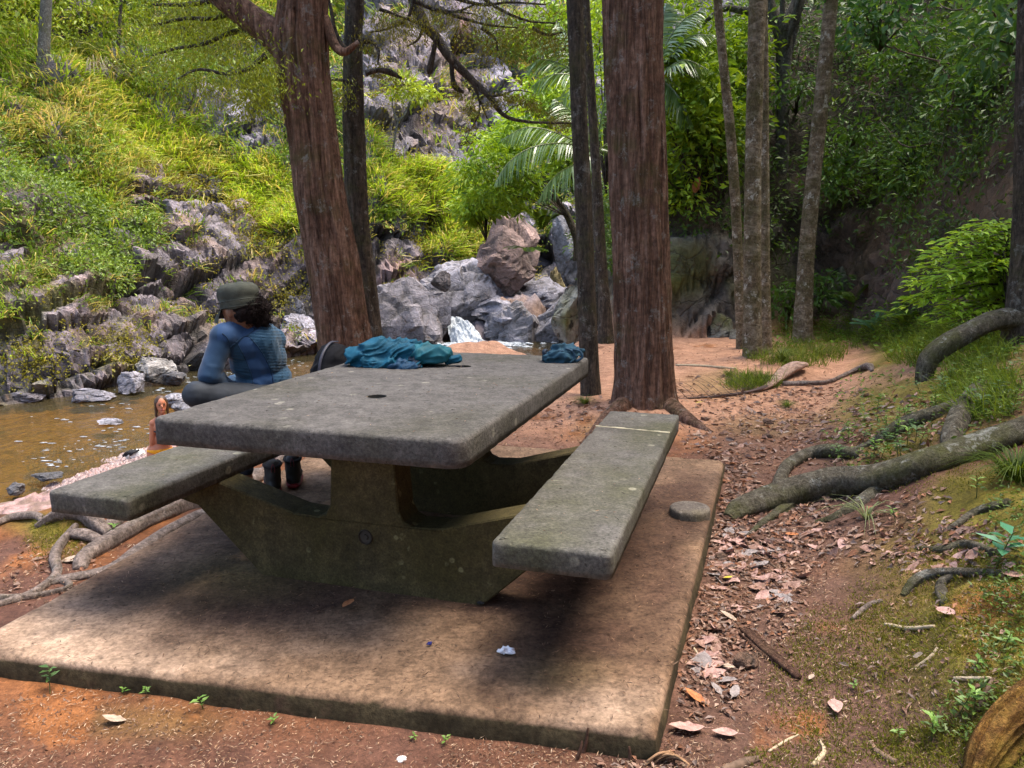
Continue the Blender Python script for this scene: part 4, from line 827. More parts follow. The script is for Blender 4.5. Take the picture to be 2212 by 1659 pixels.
vegL = (1 - ss(.25, .6, rockL))*(TV[..., 2] > WATER_Z + .15)
hm = isL & inview
# grass
ng = 12000; idx = pick(hm, vegL*(.25 + bright*1.5 + dry*.9 - bramble*.2) + .10*(rockL > .3)*(nz2 > .15)*(TV[..., 2] > -2), ng)
k = 11; base = np.repeat(flat[idx], k, 0); nn = np.repeat(FN[idx], k, 0); dist = np.repeat(np.linalg.norm(flat[idx], axis=1), k)
base = base + g.normal(size=base.shape)*np.c_[dist, dist, dist*.3]*.0055; down = nn*np.array([1, 1, 0]) + g.normal(size=nn.shape)*.5; down[:, 2] = -.2
Lg = dist*.014*g.uniform(.4, 1.5, len(base))*np.repeat(g.uniform(.6, 1.5, ng), k); V, Fs = blades(base, nn*.7 + [0, 0, .7] + g.normal(size=nn.shape)*.3, down, Lg, dist*.0011, .9)
kb = np.repeat(bright.ravel()[idx], k); kd = np.repeat(dry.ravel()[idx], k); t = g.uniform(size=len(base)); tt = np.repeat(g.uniform(size=ng), k)
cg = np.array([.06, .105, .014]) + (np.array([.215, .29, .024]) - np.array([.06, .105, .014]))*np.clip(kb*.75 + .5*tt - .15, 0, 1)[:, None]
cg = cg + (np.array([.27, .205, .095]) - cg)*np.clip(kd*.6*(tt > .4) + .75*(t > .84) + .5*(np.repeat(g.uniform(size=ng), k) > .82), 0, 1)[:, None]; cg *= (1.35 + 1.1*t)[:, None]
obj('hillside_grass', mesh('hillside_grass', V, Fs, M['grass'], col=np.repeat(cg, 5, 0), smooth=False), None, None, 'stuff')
# leafy scrub
def scrub(name, mask, w, nc, per, Lk, spread, cols, colk=None, sd=1, W=.5, out=.5, minL=0, mat='leaf', flatn=.6):
    i = pick(mask, w, nc); P = flat[i]; N = FN[i]; dist = np.linalg.norm(P, axis=1)
    dist_ = np.repeat(dist, per); o = g.normal(size=(nc*per, 3)); C0 = np.repeat(P + N*(dist*spread*out)[:, None], per, 0) + o*(dist_*spread)[:, None]*np.array([1, 1, .7])
    D_ = nrm(o + .8*g.normal(size=o.shape) + [0, 0, -.35]); Nn = nrm(np.repeat(N, per, 0)*.8 + [0, -.25, .6] + flatn*g.normal(size=o.shape))
    L = np.maximum(minL, dist_*Lk)*g.uniform(.55, 1.35, nc*per); V, Fq = leaves(C0, D_, Nn, L, L*W*g.uniform(.7, 1.2, len(L)))
    t = np.clip(np.repeat(g.uniform(size=nc), per)*.65 + .35*g.uniform(size=nc*per), 0, 1); c = np.asarray(cols[0]) + (np.asarray(cols[1])-np.asarray(cols[0]))*t[:, None]
    if colk is not None:
        kk = np.repeat(colk[0].ravel()[i], per)[:, None]; c2 = np.asarray(colk[1][0]) + (np.asarray(colk[1][1])-np.asarray(colk[1][0]))*t[:, None]; c = c + (c2-c)*kk
    return obj(name, mesh(name, V, Fq, M[mat], col=np.repeat(c, 4, 0), smooth=False), None, None, 'stuff')
upper = ss(220, 40, PX[..., 1])*ss(760, 640, PX[..., 0])
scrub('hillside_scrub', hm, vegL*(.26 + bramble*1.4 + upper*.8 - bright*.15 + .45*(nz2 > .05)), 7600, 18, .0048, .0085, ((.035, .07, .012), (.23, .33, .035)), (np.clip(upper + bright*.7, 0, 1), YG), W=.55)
scrub('dry_scrub', hm, vegL*(.10 + dry + .5*(nz1 > .25)), 1700, 16, .0042, .0075, ((.10, .065, .035), (.30, .21, .12)), None, W=.22, mat='dry')
scrub('hillside_trees', hm & (PX[..., 1] < 190), vegL*(upper + .25*ss(150, -100, PX[..., 1])), 900, 34, .0062, .03, ((.07, .11, .014), (.25, .30, .02)), (upper, YG), W=.45, out=1.2)
scrub('moss_cushions', hm, (TV[..., 2] > WATER_Z + .1)*(bright + .3*(rockL > .4)*(nz2 > .1))*(TL < 9), 2900, 14, .0032, .006, ((.10, .10, .008), (.26, .22, .012)), None, W=.6)
rm_ = isR & inview; vegR = (1 - .85*ss(.3, .6, rockR))*ss(.2, .6, TR)
bare = np.clip(blobs([(2080, 430, 150, 35, 1), (1930, 520, 90, 60, .9), (2190, 330, 50, 40, .9), (1860, 600, 80, 80, .5)]), 0, 1); vegR = vegR*(1-.85*bare)
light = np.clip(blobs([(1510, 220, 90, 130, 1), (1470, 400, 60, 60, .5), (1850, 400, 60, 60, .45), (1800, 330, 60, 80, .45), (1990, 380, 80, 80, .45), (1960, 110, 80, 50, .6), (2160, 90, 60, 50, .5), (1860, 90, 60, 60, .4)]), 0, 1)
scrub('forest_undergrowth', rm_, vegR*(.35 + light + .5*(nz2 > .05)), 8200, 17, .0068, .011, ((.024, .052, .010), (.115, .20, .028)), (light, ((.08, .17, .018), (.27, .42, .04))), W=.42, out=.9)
scrub('forest_ground_cover', rm_, vegR + .15, 2600, 12, .004, .008, ((.05, .045, .015), (.11, .11, .03)), None, W=.3, out=.2, mat='dry')
# climbing stems and dead twigs on the dark slope
mb = MB(); i = pick(rm_ & (PX[..., 0] > 1440) & (PX[..., 1] > 0), vegR*(TR > .6), 130)
for p, n_ in zip(flat[i], FN[i]):
    L = g.uniform(.5, 1.6); a = p + n_*.1; d = nrm(n_*.4 + g.normal(size=3)*.6 + [0, 0, .5]); b = a + d*L; m = (a+b)/2 + g.normal(size=3)*.15*L
    mb.add(*tube(np.array([[*a, .014], [*m, .010], [*b, .004]]), 8, 5))
V, Fs = mb.get(); obj('forest_stems', mesh('forest_stems', V, Fs, plain('dead_stem', (.10, .07, .05), .9)), None, None, 'stuff')

# ------------------------------------------------------------------ single plants
def grass_clump(n, L, W, cols, sd, droop=.9, spread=.05):
    g = np.random.default_rng(sd); a = g.uniform(0, 2*np.pi, n); o = np.stack([np.cos(a), np.sin(a), 0*a], 1); C0 = o*g.uniform(0, spread, n)[:, None]
    U = nrm(np.array([0, 0, 1.]) + o*g.uniform(.1, .8, n)[:, None]); l = L*g.uniform(.5, 1.2, n); w = np.full(n, W); t = g.uniform(size=n)
    B = nrm(np.cross(U, o + 1e-3)); V = []; K = 5
    for s in np.linspace(0, 1, K):
        P = C0 + U*(l*s)[:, None]*(1-.25*s) + o*(l*s*s*.55*droop)[:, None]; P[:, 2] -= l*s**2.5*.55*droop; ww = (w*(1-s**2)*.5 + .0004)[:, None]
        V += [P - B*ww, P + B*ww]
    V = np.stack(V, 1); Fs = []
    i = np.arange(n)*2*K
    for s in range(K-1): Fs.append(np.stack([i+2*s, i+2*s+1, i+2*s+3, i+2*s+2], 1))
    c = np.asarray(cols[0]) + (np.asarray(cols[1])-np.asarray(cols[0]))*t[:, None]; return V.reshape(-1, 3), [np.concatenate(Fs)], np.repeat(c, 2*K, 0)
GC = ((.045, .075, .012), (.17, .21, .03))
clumps = []
def put_clump(proto_me, name, label, cat, p, s, rz, group=None):
    o = obj(name, proto_me, None, p); o.scale = (s, s, s); o.rotation_euler = (0, 0, rz); tag(o, label, cat, group); return o
gm = [mesh('grass_clump', *grass_clump(150, .34, .007, GC, 400+i)[:2], M['grass'], col=grass_clump(150, .34, .007, GC, 400+i)[2], smooth=False) for i in range(3)]
for i, (u, v, s, lab) in enumerate([(1612, 822, .95, 'grass clump against the left foot of the nearest slim trunk'), (1650, 826, .9, 'grass clump in front of the foot of the nearest slim trunk'), (1690, 778, 1.15, 'tall grass clump between the nearest and the rightmost slim trunks'), (1712, 768, .9, 'grass clump just left of the foot of the right-leaning trunk'), (1770, 768, 1.25, 'drooping grass clump right of the foot of the right-leaning trunk'), (1790, 738, .9, 'grass clump behind the foot of the right-leaning trunk'), (1575, 812, .6, 'small grass clump farthest left of the slim trunks'), (1262, 872, .55, 'small pale weed at the foot of the thin straight dark trunk'), (1700, 880, .5, 'low grass under the fallen palm frond'), (1890, 735, .9, 'grass clump amid low plants before the forest wall')]):
    p = hit(u, v)[0]; put_clump(gm[i % 3], 'grass_clump', lab, 'grass clump', p, s*.85, i*1.3)
V, Fs, cc = grass_clump(26, .40, .010, ((.10, .13, .05), (.22, .25, .12)), 421, 1.25, .015); put_clump(mesh('sedge', V, Fs, M['grass'], col=cc, smooth=False), 'sedge', 'strappy arching sedge growing in leaf litter below the thick root', 'plant', hit(1872, 1122)[0], .72, .3)
V, Fs, cc = grass_clump(220, .34, .006, ((.03, .06, .008), (.09, .13, .012)), 423, .9, .07); put_clump(mesh('grass_tussock', V, Fs, M['grass'], col=cc, smooth=False), 'grass_tussock', 'dark green tussock below the thick root at the right picture edge', 'grass clump', hit(2195, 1035)[0], .9, .3)
V, Fs, cc = grass_clump(60, .5, .012, ((.02, .04, .008), (.06, .09, .012)), 425, .7, .05); put_clump(mesh('flax_tuft', V, Fs, M['grass'], col=cc, smooth=False), 'flax_tuft', 'dark spiky leaves poking in at the left edge above the stream', 'plant', at(-40, 965, 5.2) , .55, .4)
# pale hanging tussock high on the left hillside
hts = hit(205, 190); V, Fs, cc = grass_clump(500, 2.6, .035, ((.20, .17, .14), (.34, .30, .26)), 427, 1.3, .9); put_clump(mesh('hanging_tussock', V, Fs, M['grass'], col=cc, smooth=False), 'hanging_tussock', 'pale dead-looking tussock hanging down high on the left hillside', 'tussock', hts[0]+[0, 0, .2], .95, .5)
hts = hit(150, 130); V, Fs, cc = grass_clump(420, 2.4, .03, ((.06, .09, .012), (.17, .21, .03)), 428, 1.1, .9); put_clump(mesh('hanging_tussock', V, Fs, M['grass'], col=cc, smooth=False), 'hanging_tussock', 'green tussock above the pale hanging tussock on the left hillside', 'tussock', hts[0], .9, 1.5)

def shrub(name, label, cat, u, v, y, rad, n, L, cols, sd, W=.42, droop=.3, cl=.22, foot=None):
    c = at(u, v, y); f = c - [0, 0, rad[2]] if foot is None else np.asarray(foot); t = thing(name, label, cat, f); V, Fq, cc, P = crown(c, rad, n, L, cols, sd, droop, cl, W)
    part('foliage', V, Fq, M['leaf'], t, col=cc, smooth=False, kind='stuff'); mb = MB()
    for p in P[::max(1, len(P)//12)]: mb.add(*tube(np.array([[*f, .018], [*((f+p)/2 + [0, 0, .1*rad[2]]), .012], [*p, .004]]), 8, 5))
    part('stems', *mb.get(), M['bark_dark'], t); return t
h = hit(1060, 395)[0]; yb = 22.0
shrub('leafy_shrub', 'bright yellow-green leafy shrub leaning over the gorge left of the thin trunks', 'shrub', 1075, 370, yb, (1.25, 1.0, 1.15), 2600, .22, BG, 501, .36, .5, .22, at(1230, 470, yb))
shrub('leafy_shrub', 'bright green leafy bush high beside the cliff, under the upper palm', 'shrub', 1185, 205, 24, (1.0, .9, .8), 1500, .24, BG, 503, .38, .4, .22, at(1250, 300, 24))
shrub('leafy_shrub', 'light green bush at the top of the cliff right of the red streak', 'shrub', 1140, 90, 30, (1.1, 1, .7), 1200, .24, MG, 505, .4, .4, .3, at(1150, 140, 32))
for i, (u, v, y, r_, lab) in enumerate([(1215, 60, 21, .8, 'lime-green bush behind the upper palm at the top of the picture'), (1240, 330, 20, .6, 'bright green bush behind the long palm fronds'), (1120, 300, 23, .55, 'yellow-green bush below the hanging mossy limb'), (1030, 430, 24, .6, 'bright green low bush left of the leaning shrub over the gorge'), (1470, 60, 14.5, .7, 'bright bush behind the fronds right of the big trunk'), (1590, 120, 14.5, .6, 'light green bush at the top between the slim trunks'), (1455, 390, 12.9, .45, 'leafy bush low against the right side of the big trunk')]):
    shrub('leafy_shrub', lab, 'shrub', u, v, y, (r_*1.1, r_*.9, r_), 1100, .011*y, BG, 580+i, .42, .4, .22, hit(u, v+60)[0] if i > 3 else at(u+20, v+90, y))
shrub('leafy_shrub', 'yellow-green bush glimpsed between the thin trunks', 'shrub', 1300, 130, 16, (.45, .6, 1.6), 1300, .16, BG, 507, .3, .5, .2, at(1310, 420, 15.5))
shrub('leafy_shrub', 'bright leafy bush just right of the big red-brown trunk', 'shrub', 1492, 225, 12.6, (.55, .5, .75), 1500, .16, BG, 509, .55, .3, .2, at(1500, 420, 12.8))
shrub('leafy_shrub', 'light green bush between the left-leaning and the nearest slim trunks', 'shrub', 1555, 290, 12.8, (.5, .5, .6), 1000, .15, ((.05, .11, .012), (.18, .28, .02)), 511, .55, .3, .2, at(1560, 430, 12.8))
shrub('leafy_shrub', 'glossy dark shrub hanging in at the upper right corner', 'shrub', 2190, 60, 7.5, (.45, .4, .4), 420, .15, ((.03, .08, .02), (.09, .19, .05)), 513, .42, .4, .22, at(2290, 150, 7.5))
shrub('leafy_shrub', 'round-leaved green shrub at the top of the dark slope', 'shrub', 1900, 30, 11.5, (.5, .4, .35), 450, .14, ((.03, .09, .025), (.08, .18, .05)), 515, .6, .2, .25, at(1900, 110, 12))
for i, (u, v, y, r, n, lab) in enumerate([(1830, 315, 12.3, .42, 420, 'upright leafy shrub right of the pale-blotched trunk'), (1805, 385, 12.2, .38, 330, 'low leafy shrub beside the pale-blotched trunk, below the upright one'), (1985, 350, 11.2, .5, 520, 'spreading leafy shrub midway up the dark slope'), (1960, 110, 12.5, .5, 420, 'leafy shrub high on the dark slope, right of the slim trunks'), (2075, 190, 9.8, .45, 360, 'loose leafy shrub on the dark slope near the right edge'), (1720, 205, 13.5, .3, 200, 'small pale-leaved shrub beside the grey forked trunk'), (1705, 640, 12.2, .28, 240, 'leafy sapling on the left of the right-leaning trunk\'s foot'), (1770, 630, 12.0, .28, 220, 'leafy sapling on the right of the right-leaning trunk\'s foot')]):
    shrub('leafy_shrub', lab, 'shrub', u, v, y, (r, r*.8, r*.9), n, .125, ((.03, .07, .012), (.11, .22, .025)), 520+i, .40, .45, .14, hit(u, v+40)[0])
# the bright layered shrub on the right bank: flat sprays of leaves
def layered(name, label, u0, v0, sprays, y, cols, sd, L=.085):
    g = np.random.default_rng(sd); f = hit(u0, v0)[0]; t = thing(name, label, 'shrub', f); mb = MB(); st = MB()
    for (ua, va, ub, vb, n) in sprays:
        a, b = at(ua, va, y + g.uniform(-.1, .3)), at(ub, vb, y + g.uniform(-.45, .1)); m = (a+b)/2 + [0, 0, .05]; Q = resample(np.array([[*f, .012], [*a, .009], [*m, .005], [*b, .002]]), 22); st.add(*tube(Q, 20, 5))
        for j in range(n):
            s = g.uniform(.32, 1); p = Q[int(s*21), :3]; sd_ = 1 if j % 2 else -1; ax = nrm(b-a); side = nrm(np.cross(ax, [0, 0, 1])); w = g.uniform(0, .09)
            # a leaflet pair carried out along side twigs
            D_ = nrm(side*sd_ + ax*.8 + g.normal(size=3)*.25 + [0, 0, -.15]); C0 = p + side*sd_*w + g.normal(size=3)*.012
            l = L*g.uniform(.6, 1.25); V, Fq = leaves(C0[None], D_[None], nrm(np.array([[0, -.25, 1.]]) + g.normal(size=(1, 3))*.3), l, l*.36); mb.add(V, Fq, np.asarray(cols[0]) + (np.asarray(cols[1])-np.asarray(cols[0]))*g.uniform(.2, 1))
    V, Fs = mb.get(); part('foliage', V, Fs, M['leaf'], t, col=mb.col(), smooth=False, kind='stuff'); part('stems', *st.get(), M['bark_dark'], t); return t
yl = hit(2140, 700)[0][1] - .1
lay = [(2160, 540, 2070, 500, 60), (2170, 500, 2100, 490, 50), (2170, 560, 2010, 545, 90), (2170, 570, 1990, 575, 100), (2160, 600, 1960, 610, 110), (2160, 610, 1945, 655, 110), (2160, 630, 1990, 640, 100), (2170, 620, 2040, 660, 90), (2175, 590, 2090, 600, 80), (2180, 540, 2120, 540, 60), (2180, 660, 2060, 690, 90), (2170, 530, 2040, 525, 70), (2190, 520, 2160, 495, 40), (2185, 640, 2110, 650, 70), (2160, 580, 2030, 600, 80), (2170, 650, 2020, 680, 60), (2185, 580, 2130, 570, 60)]
layered('layered_shrub', 'bright lime-green shrub with flat layered sprays by the bank tree', 2185, 735, lay + [(a+6, b+9, c-12, d+14, n) for a, b, c, d, n in lay], yl, ((.14, .27, .018), (.44, .62, .045)), 541, .095)
# ferns upstream and low plants before the wall
def fern(name, label, u, v, L, n, cols, sd, y=None, droop=.5):
    p, nn = hit(u, v); p = p if y is None else at(u, v, y); t = thing(name, label, 'fern', p); g = np.random.default_rng(sd)
    for k in range(n):
        a = k*2*np.pi/n + g.normal()*.3; d = np.array([math.cos(a), math.sin(a), .55]); d = nrm(d + nn*.7); l = L*g.uniform(.7, 1.15)
        Q = np.array([p, p + d*l*.4 + [0, 0, .08*l], p + d*l*.8 - [0, 0, .05*l*droop], p + d*l - [0, 0, .3*l*droop]]); q = resample(np.c_[Q, np.ones(4)], 24)[:, :3]
        tdir = nrm(np.gradient(q, axis=0)); sdv = nrm(np.cross(tdir, [0, 0, 1.])); mb = MB()
        for s_ in (1, -1):
            ll = l*.26*np.sin(np.linspace(.35, 3.1, 24)); V, Fq = leaves(q, sdv*s_ + tdir*.5 + [0, 0, -.15], np.cross(sdv*s_, tdir)*s_ + [0, 0, .2], ll, l*.055); mb.add(V, Fq, np.asarray(cols[0]) + (np.asarray(cols[1])-np.asarray(cols[0]))*g.uniform(0, 1))
        V, Fs = mb.get(); part('frond', V, Fs, M['leaf'], t, col=mb.col(), smooth=False)
    return t
FG = ((.05, .11, .012), (.20, .32, .03))
fern('fern', 'large green fern on the rocks upstream beside the arched tree', 1170, 495, 1.1, 13, FG, 551, 24.5); fern('fern', 'green fern below the larger fern on the rocks upstream', 1140, 540, .8, 11, FG, 552, 24.0); fern('fern', 'fern at the foot of the bright shrub over the gorge', 1110, 470, .9, 11, FG, 553, 24.8)
fern('fern', 'fern with arching fronds in front of the forest wall', 1845, 655, .45, 9, FG, 554); fern('fern', 'small bluish fern amid low plants before the forest wall', 1890, 715, .35, 9, ((.05, .14, .07), (.12, .26, .14)), 555); fern('fern', 'fern among the low plants right of the forest wall', 1960, 700, .42, 9, FG, 556)

# nikau palms: long fronds with hanging leaflets
def frond(Q, leaf, n, cols, sd, hang=.55, W=.03):
    g = np.random.default_rng(sd); q = resample(np.c_[Q, np.ones(len(Q))], n)[:, :3]; td = nrm(np.gradient(q, axis=0)); sdv = nrm(np.cross(td, [0, 0, 1.])); mb = MB(); s = np.linspace(0, 1, n); ll = leaf*np.clip(np.sin(.25 + 2.75*s), .15, 1)
    for s_ in (1, -1):
        D_ = nrm(sdv*s_*(.8 if s_ > 0 else .55) + td*.75 + [0, 0, -hang] + g.normal(size=q.shape)*.07); nn = nrm(np.cross(sdv*s_, td)*s_ + g.normal(size=q.shape)*.15)
        b = nrm(np.cross(D_, nn)); V = []; 
        for f in (0, .35, .7, 1.0):
            P = q + D_*(ll*f)[:, None]; P[:, 2] -= hang*.45*ll*f*f; w = (W*(1-f**2)*.5+.001); V += [P-b*w, P+b*w]
        V = np.stack(V, 1).reshape(-1, 3); i = np.arange(n)*8; Fq = np.concatenate([np.stack([i+2*k, i+2*k+1, i+2*k+3, i+2*k+2], 1) for k in range(3)])
        mb.add(V, Fq, np.repeat(np.asarray(cols[0]) + (np.asarray(cols[1])-np.asarray(cols[0]))*g.uniform(size=(n, 1)), 8, 0))
    V, Fs = tube(np.c_[Q, np.linspace(.02, .004, len(Q))], n, 6); mb.add(V, Fs, (.10, .13, .03)); return mb
t = NT('palm_leaf'); c_ = t.col(); t.pbr(c_, .28, .6); tr = t.n('ShaderNodeBsdfTranslucent'); t.l(t.mix(1, c_, (1.2, 1.2, .5), 'MULTIPLY'), tr.inputs[0]); mx = t.n('ShaderNodeMixShader'); mx.inputs[0].default_value = .25; t.l(t.b.outputs[0], mx.inputs[1]); t.l(tr.outputs[0], mx.inputs[2]); t.l(mx.outputs[0], t.out.inputs[0]); M['palm'] = t.m
PG = ((.06, .12, .03), (.17, .25, .08))
def palm(name, label, crown_px, y, fronds, leaf, sd, W=.035):
    c = at(*crown_px, y); zf = drop(c[0], c[1]); t = thing(name, label, 'palm', (c[0], c[1], min(zf, c[2]-1)))
    V, Fs = tube(np.array([[c[0], c[1], min(zf, c[2]-1)-.2, .11], [c[0]+.03, c[1], c[2]-.8, .09], [c[0], c[1], c[2]-.1, .10]]), 30, 14, lambda a, s, r: 1 + .05*np.sin(s*60)); part('trunk', V, Fs, M['bark_grey'], t)
    for i, f in enumerate(fronds):
        Q = np.array([at(*crown_px, y)] + [at(p[0], p[1], y + (p[2] if len(p) > 2 else 0)) for p in f]); mb = frond(Q, leaf, 46, PG, sd+i, .6, W); V, Fs = mb.get(); part('frond', V, Fs, M['palm'], t, col=mb.col(), smooth=False)
    return t
palm('palm', 'palm with long fronds arching left across the gorge behind the thin trunk', (1285, 330), 15.0, [[(1210, 290, -.2), (1140, 275, -.4), (1085, 300, -.6)], [(1220, 310, -.5), (1150, 318, -.9), (1100, 350, -1.2), (1072, 395, -1.4)], [(1240, 250, .2), (1200, 215, .3)], [(1300, 250, 0), (1312, 180, 0), (1318, 110, 0)], [(1330, 300, .4), (1380, 290, .8), (1430, 330, 1)], [(1250, 350, -.6), (1200, 380, -1), (1165, 430, -1.2)]], .50, 601)
palm('palm', 'upper palm with a fan of pale fronds beside the cliff', (1262, 170), 19, [[(1215, 140, 0), (1170, 128, 0), (1138, 145, 0)], [(1220, 160, -.3), (1180, 165, -.4), (1150, 185, -.5)], [(1225, 115, .2), (1195, 92, .3), (1165, 92, .4)], [(1240, 110, 0), (1222, 70, 0), (1205, 50, 0)], [(1290, 120, 0), (1300, 60, 0)], [(1230, 190, -.4), (1200, 215, -.6)]], .55, 621)
palm('palm', 'palm with glossy fronds showing right of the big red-brown trunk', (1420, 165), 12.6, [[(1440, 95, 0), (1475, 45, 0), (1520, 20, 0)], [(1450, 120, -.2), (1490, 80, -.3), (1540, 75, -.4)], [(1440, 150, -.4), (1480, 130, -.6), (1530, 150, -.7)], [(1450, 190, -.4), (1475, 225, -.6), (1490, 270, -.7)], [(1430, 60, .2), (1440, 10, .3)], [(1400, 120, .3), (1380, 60, .4)]], .42, 641, .03)

# ------------------------------------------------------------------ boulders
def boulder(name, label, c, r, sd, col=(.36, .33, .34), mat='rock', rot=0, facets=.42, cat='rock', dark=None, n=40, cell=.9):
    V, Fs = sphere((0, 0, 0), (1, 1, 1), n, int(n*.7)); D_ = nrm(V); g = np.random.default_rng(sd)
    # cut by random planes: flat broken faces
    rad = np.full(len(D_), 1.15)
    for _ in range(int(9 + 6*facets)):
        nn_ = nrm(g.normal(size=3)*[1, 1, .8]); d = g.uniform(.5, .92); dot = D_ @ nn_; m = dot > .05; rad = np.where(m, np.minimum(rad, d/np.maximum(dot, .05)), rad)
    rad = np.minimum(rad, 1.3); V = D_*rad[:, None]; fc_, ec_, vc_ = facet(V + sd*1.7, cell*.55, sd, 1.1, None, True); V = V*(1 + .05*fbm(V*2.2 + sd, 4, sd) + .11*fc_)[:, None]
    cr, sr = math.cos(rot), math.sin(rot); V = V*np.asarray(r); V = np.stack([V[:, 0]*cr - V[:, 1]*sr, V[:, 0]*sr + V[:, 1]*cr, V[:, 2]], 1)
    cc = np.asarray(col)*.62*(1 + .25*fbm(V*1.1 + sd, 3, sd+5) + .35*vc_)[:, None]; cc = cc + (np.array([.05, .045, .035]) - cc)*(ec_*.7)[:, None]
    if dark is not None: cc = np.where((V[:, 2] < dark*r[2])[:, None], np.array([.05, .045, .04]), cc)
    o = obj(name, mesh(name, V, Fs, M[mat], col=cc, smooth=False), None, c); return tag(o, label, cat)
def rock_at(label, u, v, w, h, sd, z=WATER_Z, y=None, name='boulder', **k):
    """u,v = middle of its foot in the photograph, w,h its size there"""
    p = atz(u, v, z) if y is None else at(u, v, y); s = p[1]/F; r = (w*s/2, w*s/2*k.pop('dep', .8), h*s*.62); return boulder(name, label, p + [0, 0, h*s*.40], r, sd, **k)
PALE, GREY, DK, WARM = (.44, .41, .37), (.30, .29, .31), (.13, .125, .13), (.36, .29, .26)
rock_at('pale angular boulder with a dark wet underside on the far side of the stream', 350, 829, 92, 62, 3, col=PALE, dark=-.12)
rock_at('dark grey boulder touching the pale angular one', 380, 832, 58, 26, 5, col=DK); rock_at('grey rock in midstream below the angular boulder', 362, 880, 78, 28, 7, col=GREY)
rock_at('wet grey rock beside the bather\'s head', 400, 893, 60, 22, 8, col=GREY); rock_at('low flat rock breaking the water in midstream', 236, 917, 52, 12, 9, col=GREY)
rock_at('flat dark rock at the tip of the gravel bar', 105, 1036, 80, 14, 10, z=-2.5, col=DK); rock_at('small wet rock at the near edge of the stream', 36, 1062, 46, 24, 11, z=-2.5, col=(.2, .19, .19))
rock_at('pale rock just behind the seated woman\'s elbow', 515, 842, 44, 26, 12, col=PALE); rock_at('dark rock by the seated woman\'s back', 648, 822, 30, 10, 13, col=DK)
rock_at('large cracked grey rock left of the forked tree', 655, 760, 84, 84, 14, col=(.40, .38, .42)); rock_at('rounded grey rock behind the forked tree\'s left side', 640, 690, 60, 46, 15, y=31, col=GREY)
rock_at('low dark rock ledge along the far waterline', 205, 862, 110, 26, 16, col=(.26, .25, .28)); rock_at('dark wet rocks at the far waterline near the left edge', 60, 868, 90, 20, 17, col=(.22, .2, .22)); rock_at('grey lichened rock at the far waterline', 290, 850, 60, 56, 18, col=(.36, .34, .36))
hr = hit(1085, 610)[0]
rock_at('big boulder with a rust-red face above the upstream rocks', 1095, 640, 165, 160, 21, y=34.2, col=(.34, .23, .19), facets=.9, dep=.8)
rock_at('pale angular slab with an overhanging dark corner upstream', 1000, 690, 170, 120, 22, y=33.4, col=(.38, .36, .38), facets=1, rot=.4, dep=.6); rock_at('dark wedge-shaped rock resting on the pale slab', 958, 625, 50, 34, 23, y=32.2, col=(.20, .17, .16), facets=1)
rock_at('sloping blue-grey rock shelf above the waterfall pool', 1085, 690, 190, 80, 24, y=34.4, col=(.33, .32, .36), facets=.8, dep=1.2); rock_at('blue-grey rock shelf at upper right of the stream', 1180, 680, 130, 70, 25, y=35, col=(.32, .31, .35), dep=1.1)
rock_at('wet rounded rock right of the waterfall', 1128, 772, 140, 112, 26, y=32.4, col=(.36, .34, .35), dep=.6, facets=.1); rock_at('wet rock below the mossy stone, right end of the waterfall ledge', 1195, 770, 130, 108, 27, y=32.2, col=(.36, .34, .35), dep=.6, facets=.1)
rock_at('wet sloping grey rock left of the waterfall', 838, 795, 235, 240, 28, y=31.9, col=(.37, .335, .34), dep=.5, facets=.9); rock_at('grey rock block behind the thin trunk upstream', 1222, 600, 80, 150, 29, y=36, col=(.42, .41, .42), facets=.9)
rock_at('yellow-mossed pale rock at the head of the upper pool', 1205, 645, 40, 60, 30, y=35.5, col=(.42, .33, .14))
rock_at('small rock at the foot of the waterfall, left side', 925, 752, 46, 28, 31, y=30.6, col=DK)
# mossy stone on the bank, boulders at the foot of the wall
def mossrock(label, u, v, w, h, y, sd, **k):
    o = rock_at(label, u, v, w, h, sd, y=y, n=64, **k); me = o.data; n = len(me.vertices); V = np.empty(n*3, np.float32); me.vertices.foreach_get('co', V); V = V.reshape(-1, 3); N = nrm(V)
    k_ = np.clip(fbm(V*2.5 + sd, 4, sd)*1.6 + N[:, 2]*.5 + .05, 0, 1)[:, None]; c = np.array([.26, .25, .20])*(1-k_) + np.array([.10, .105, .016])*k_; k2 = (fbm(V*6 + sd, 3, sd+3) > .22)[:, None]; c = np.where(k2, np.array([.02, .02, .015]), c)
    a = np.ones((n, 4), np.float32); a[:, :3] = c; me.color_attributes['Col'].data.foreach_set('color', a.ravel()); return o
mossrock('tall mossy pale stone beside the thin straight dark trunk', 1228, 752, 82, 132, 12.2, 41, facets=.3)
mossrock('mossy boulder at the foot of the dark wall left of the slim trunks', 1545, 748, 62, 74, 12.0, 42); mossrock('small mossy rock beside the left-leaning slim trunk', 1586, 752, 36, 40, 11.7, 43)
mossrock('broad mossy rock face between the big trunk and the slim trunks', 1495, 750, 110, 190, 12.5, 44, facets=.3); mossrock('brown rounded rock at the foot of the wall behind the slim trunks', 1850, 690, 130, 120, 13.6, 45, facets=.2, dep=.7)

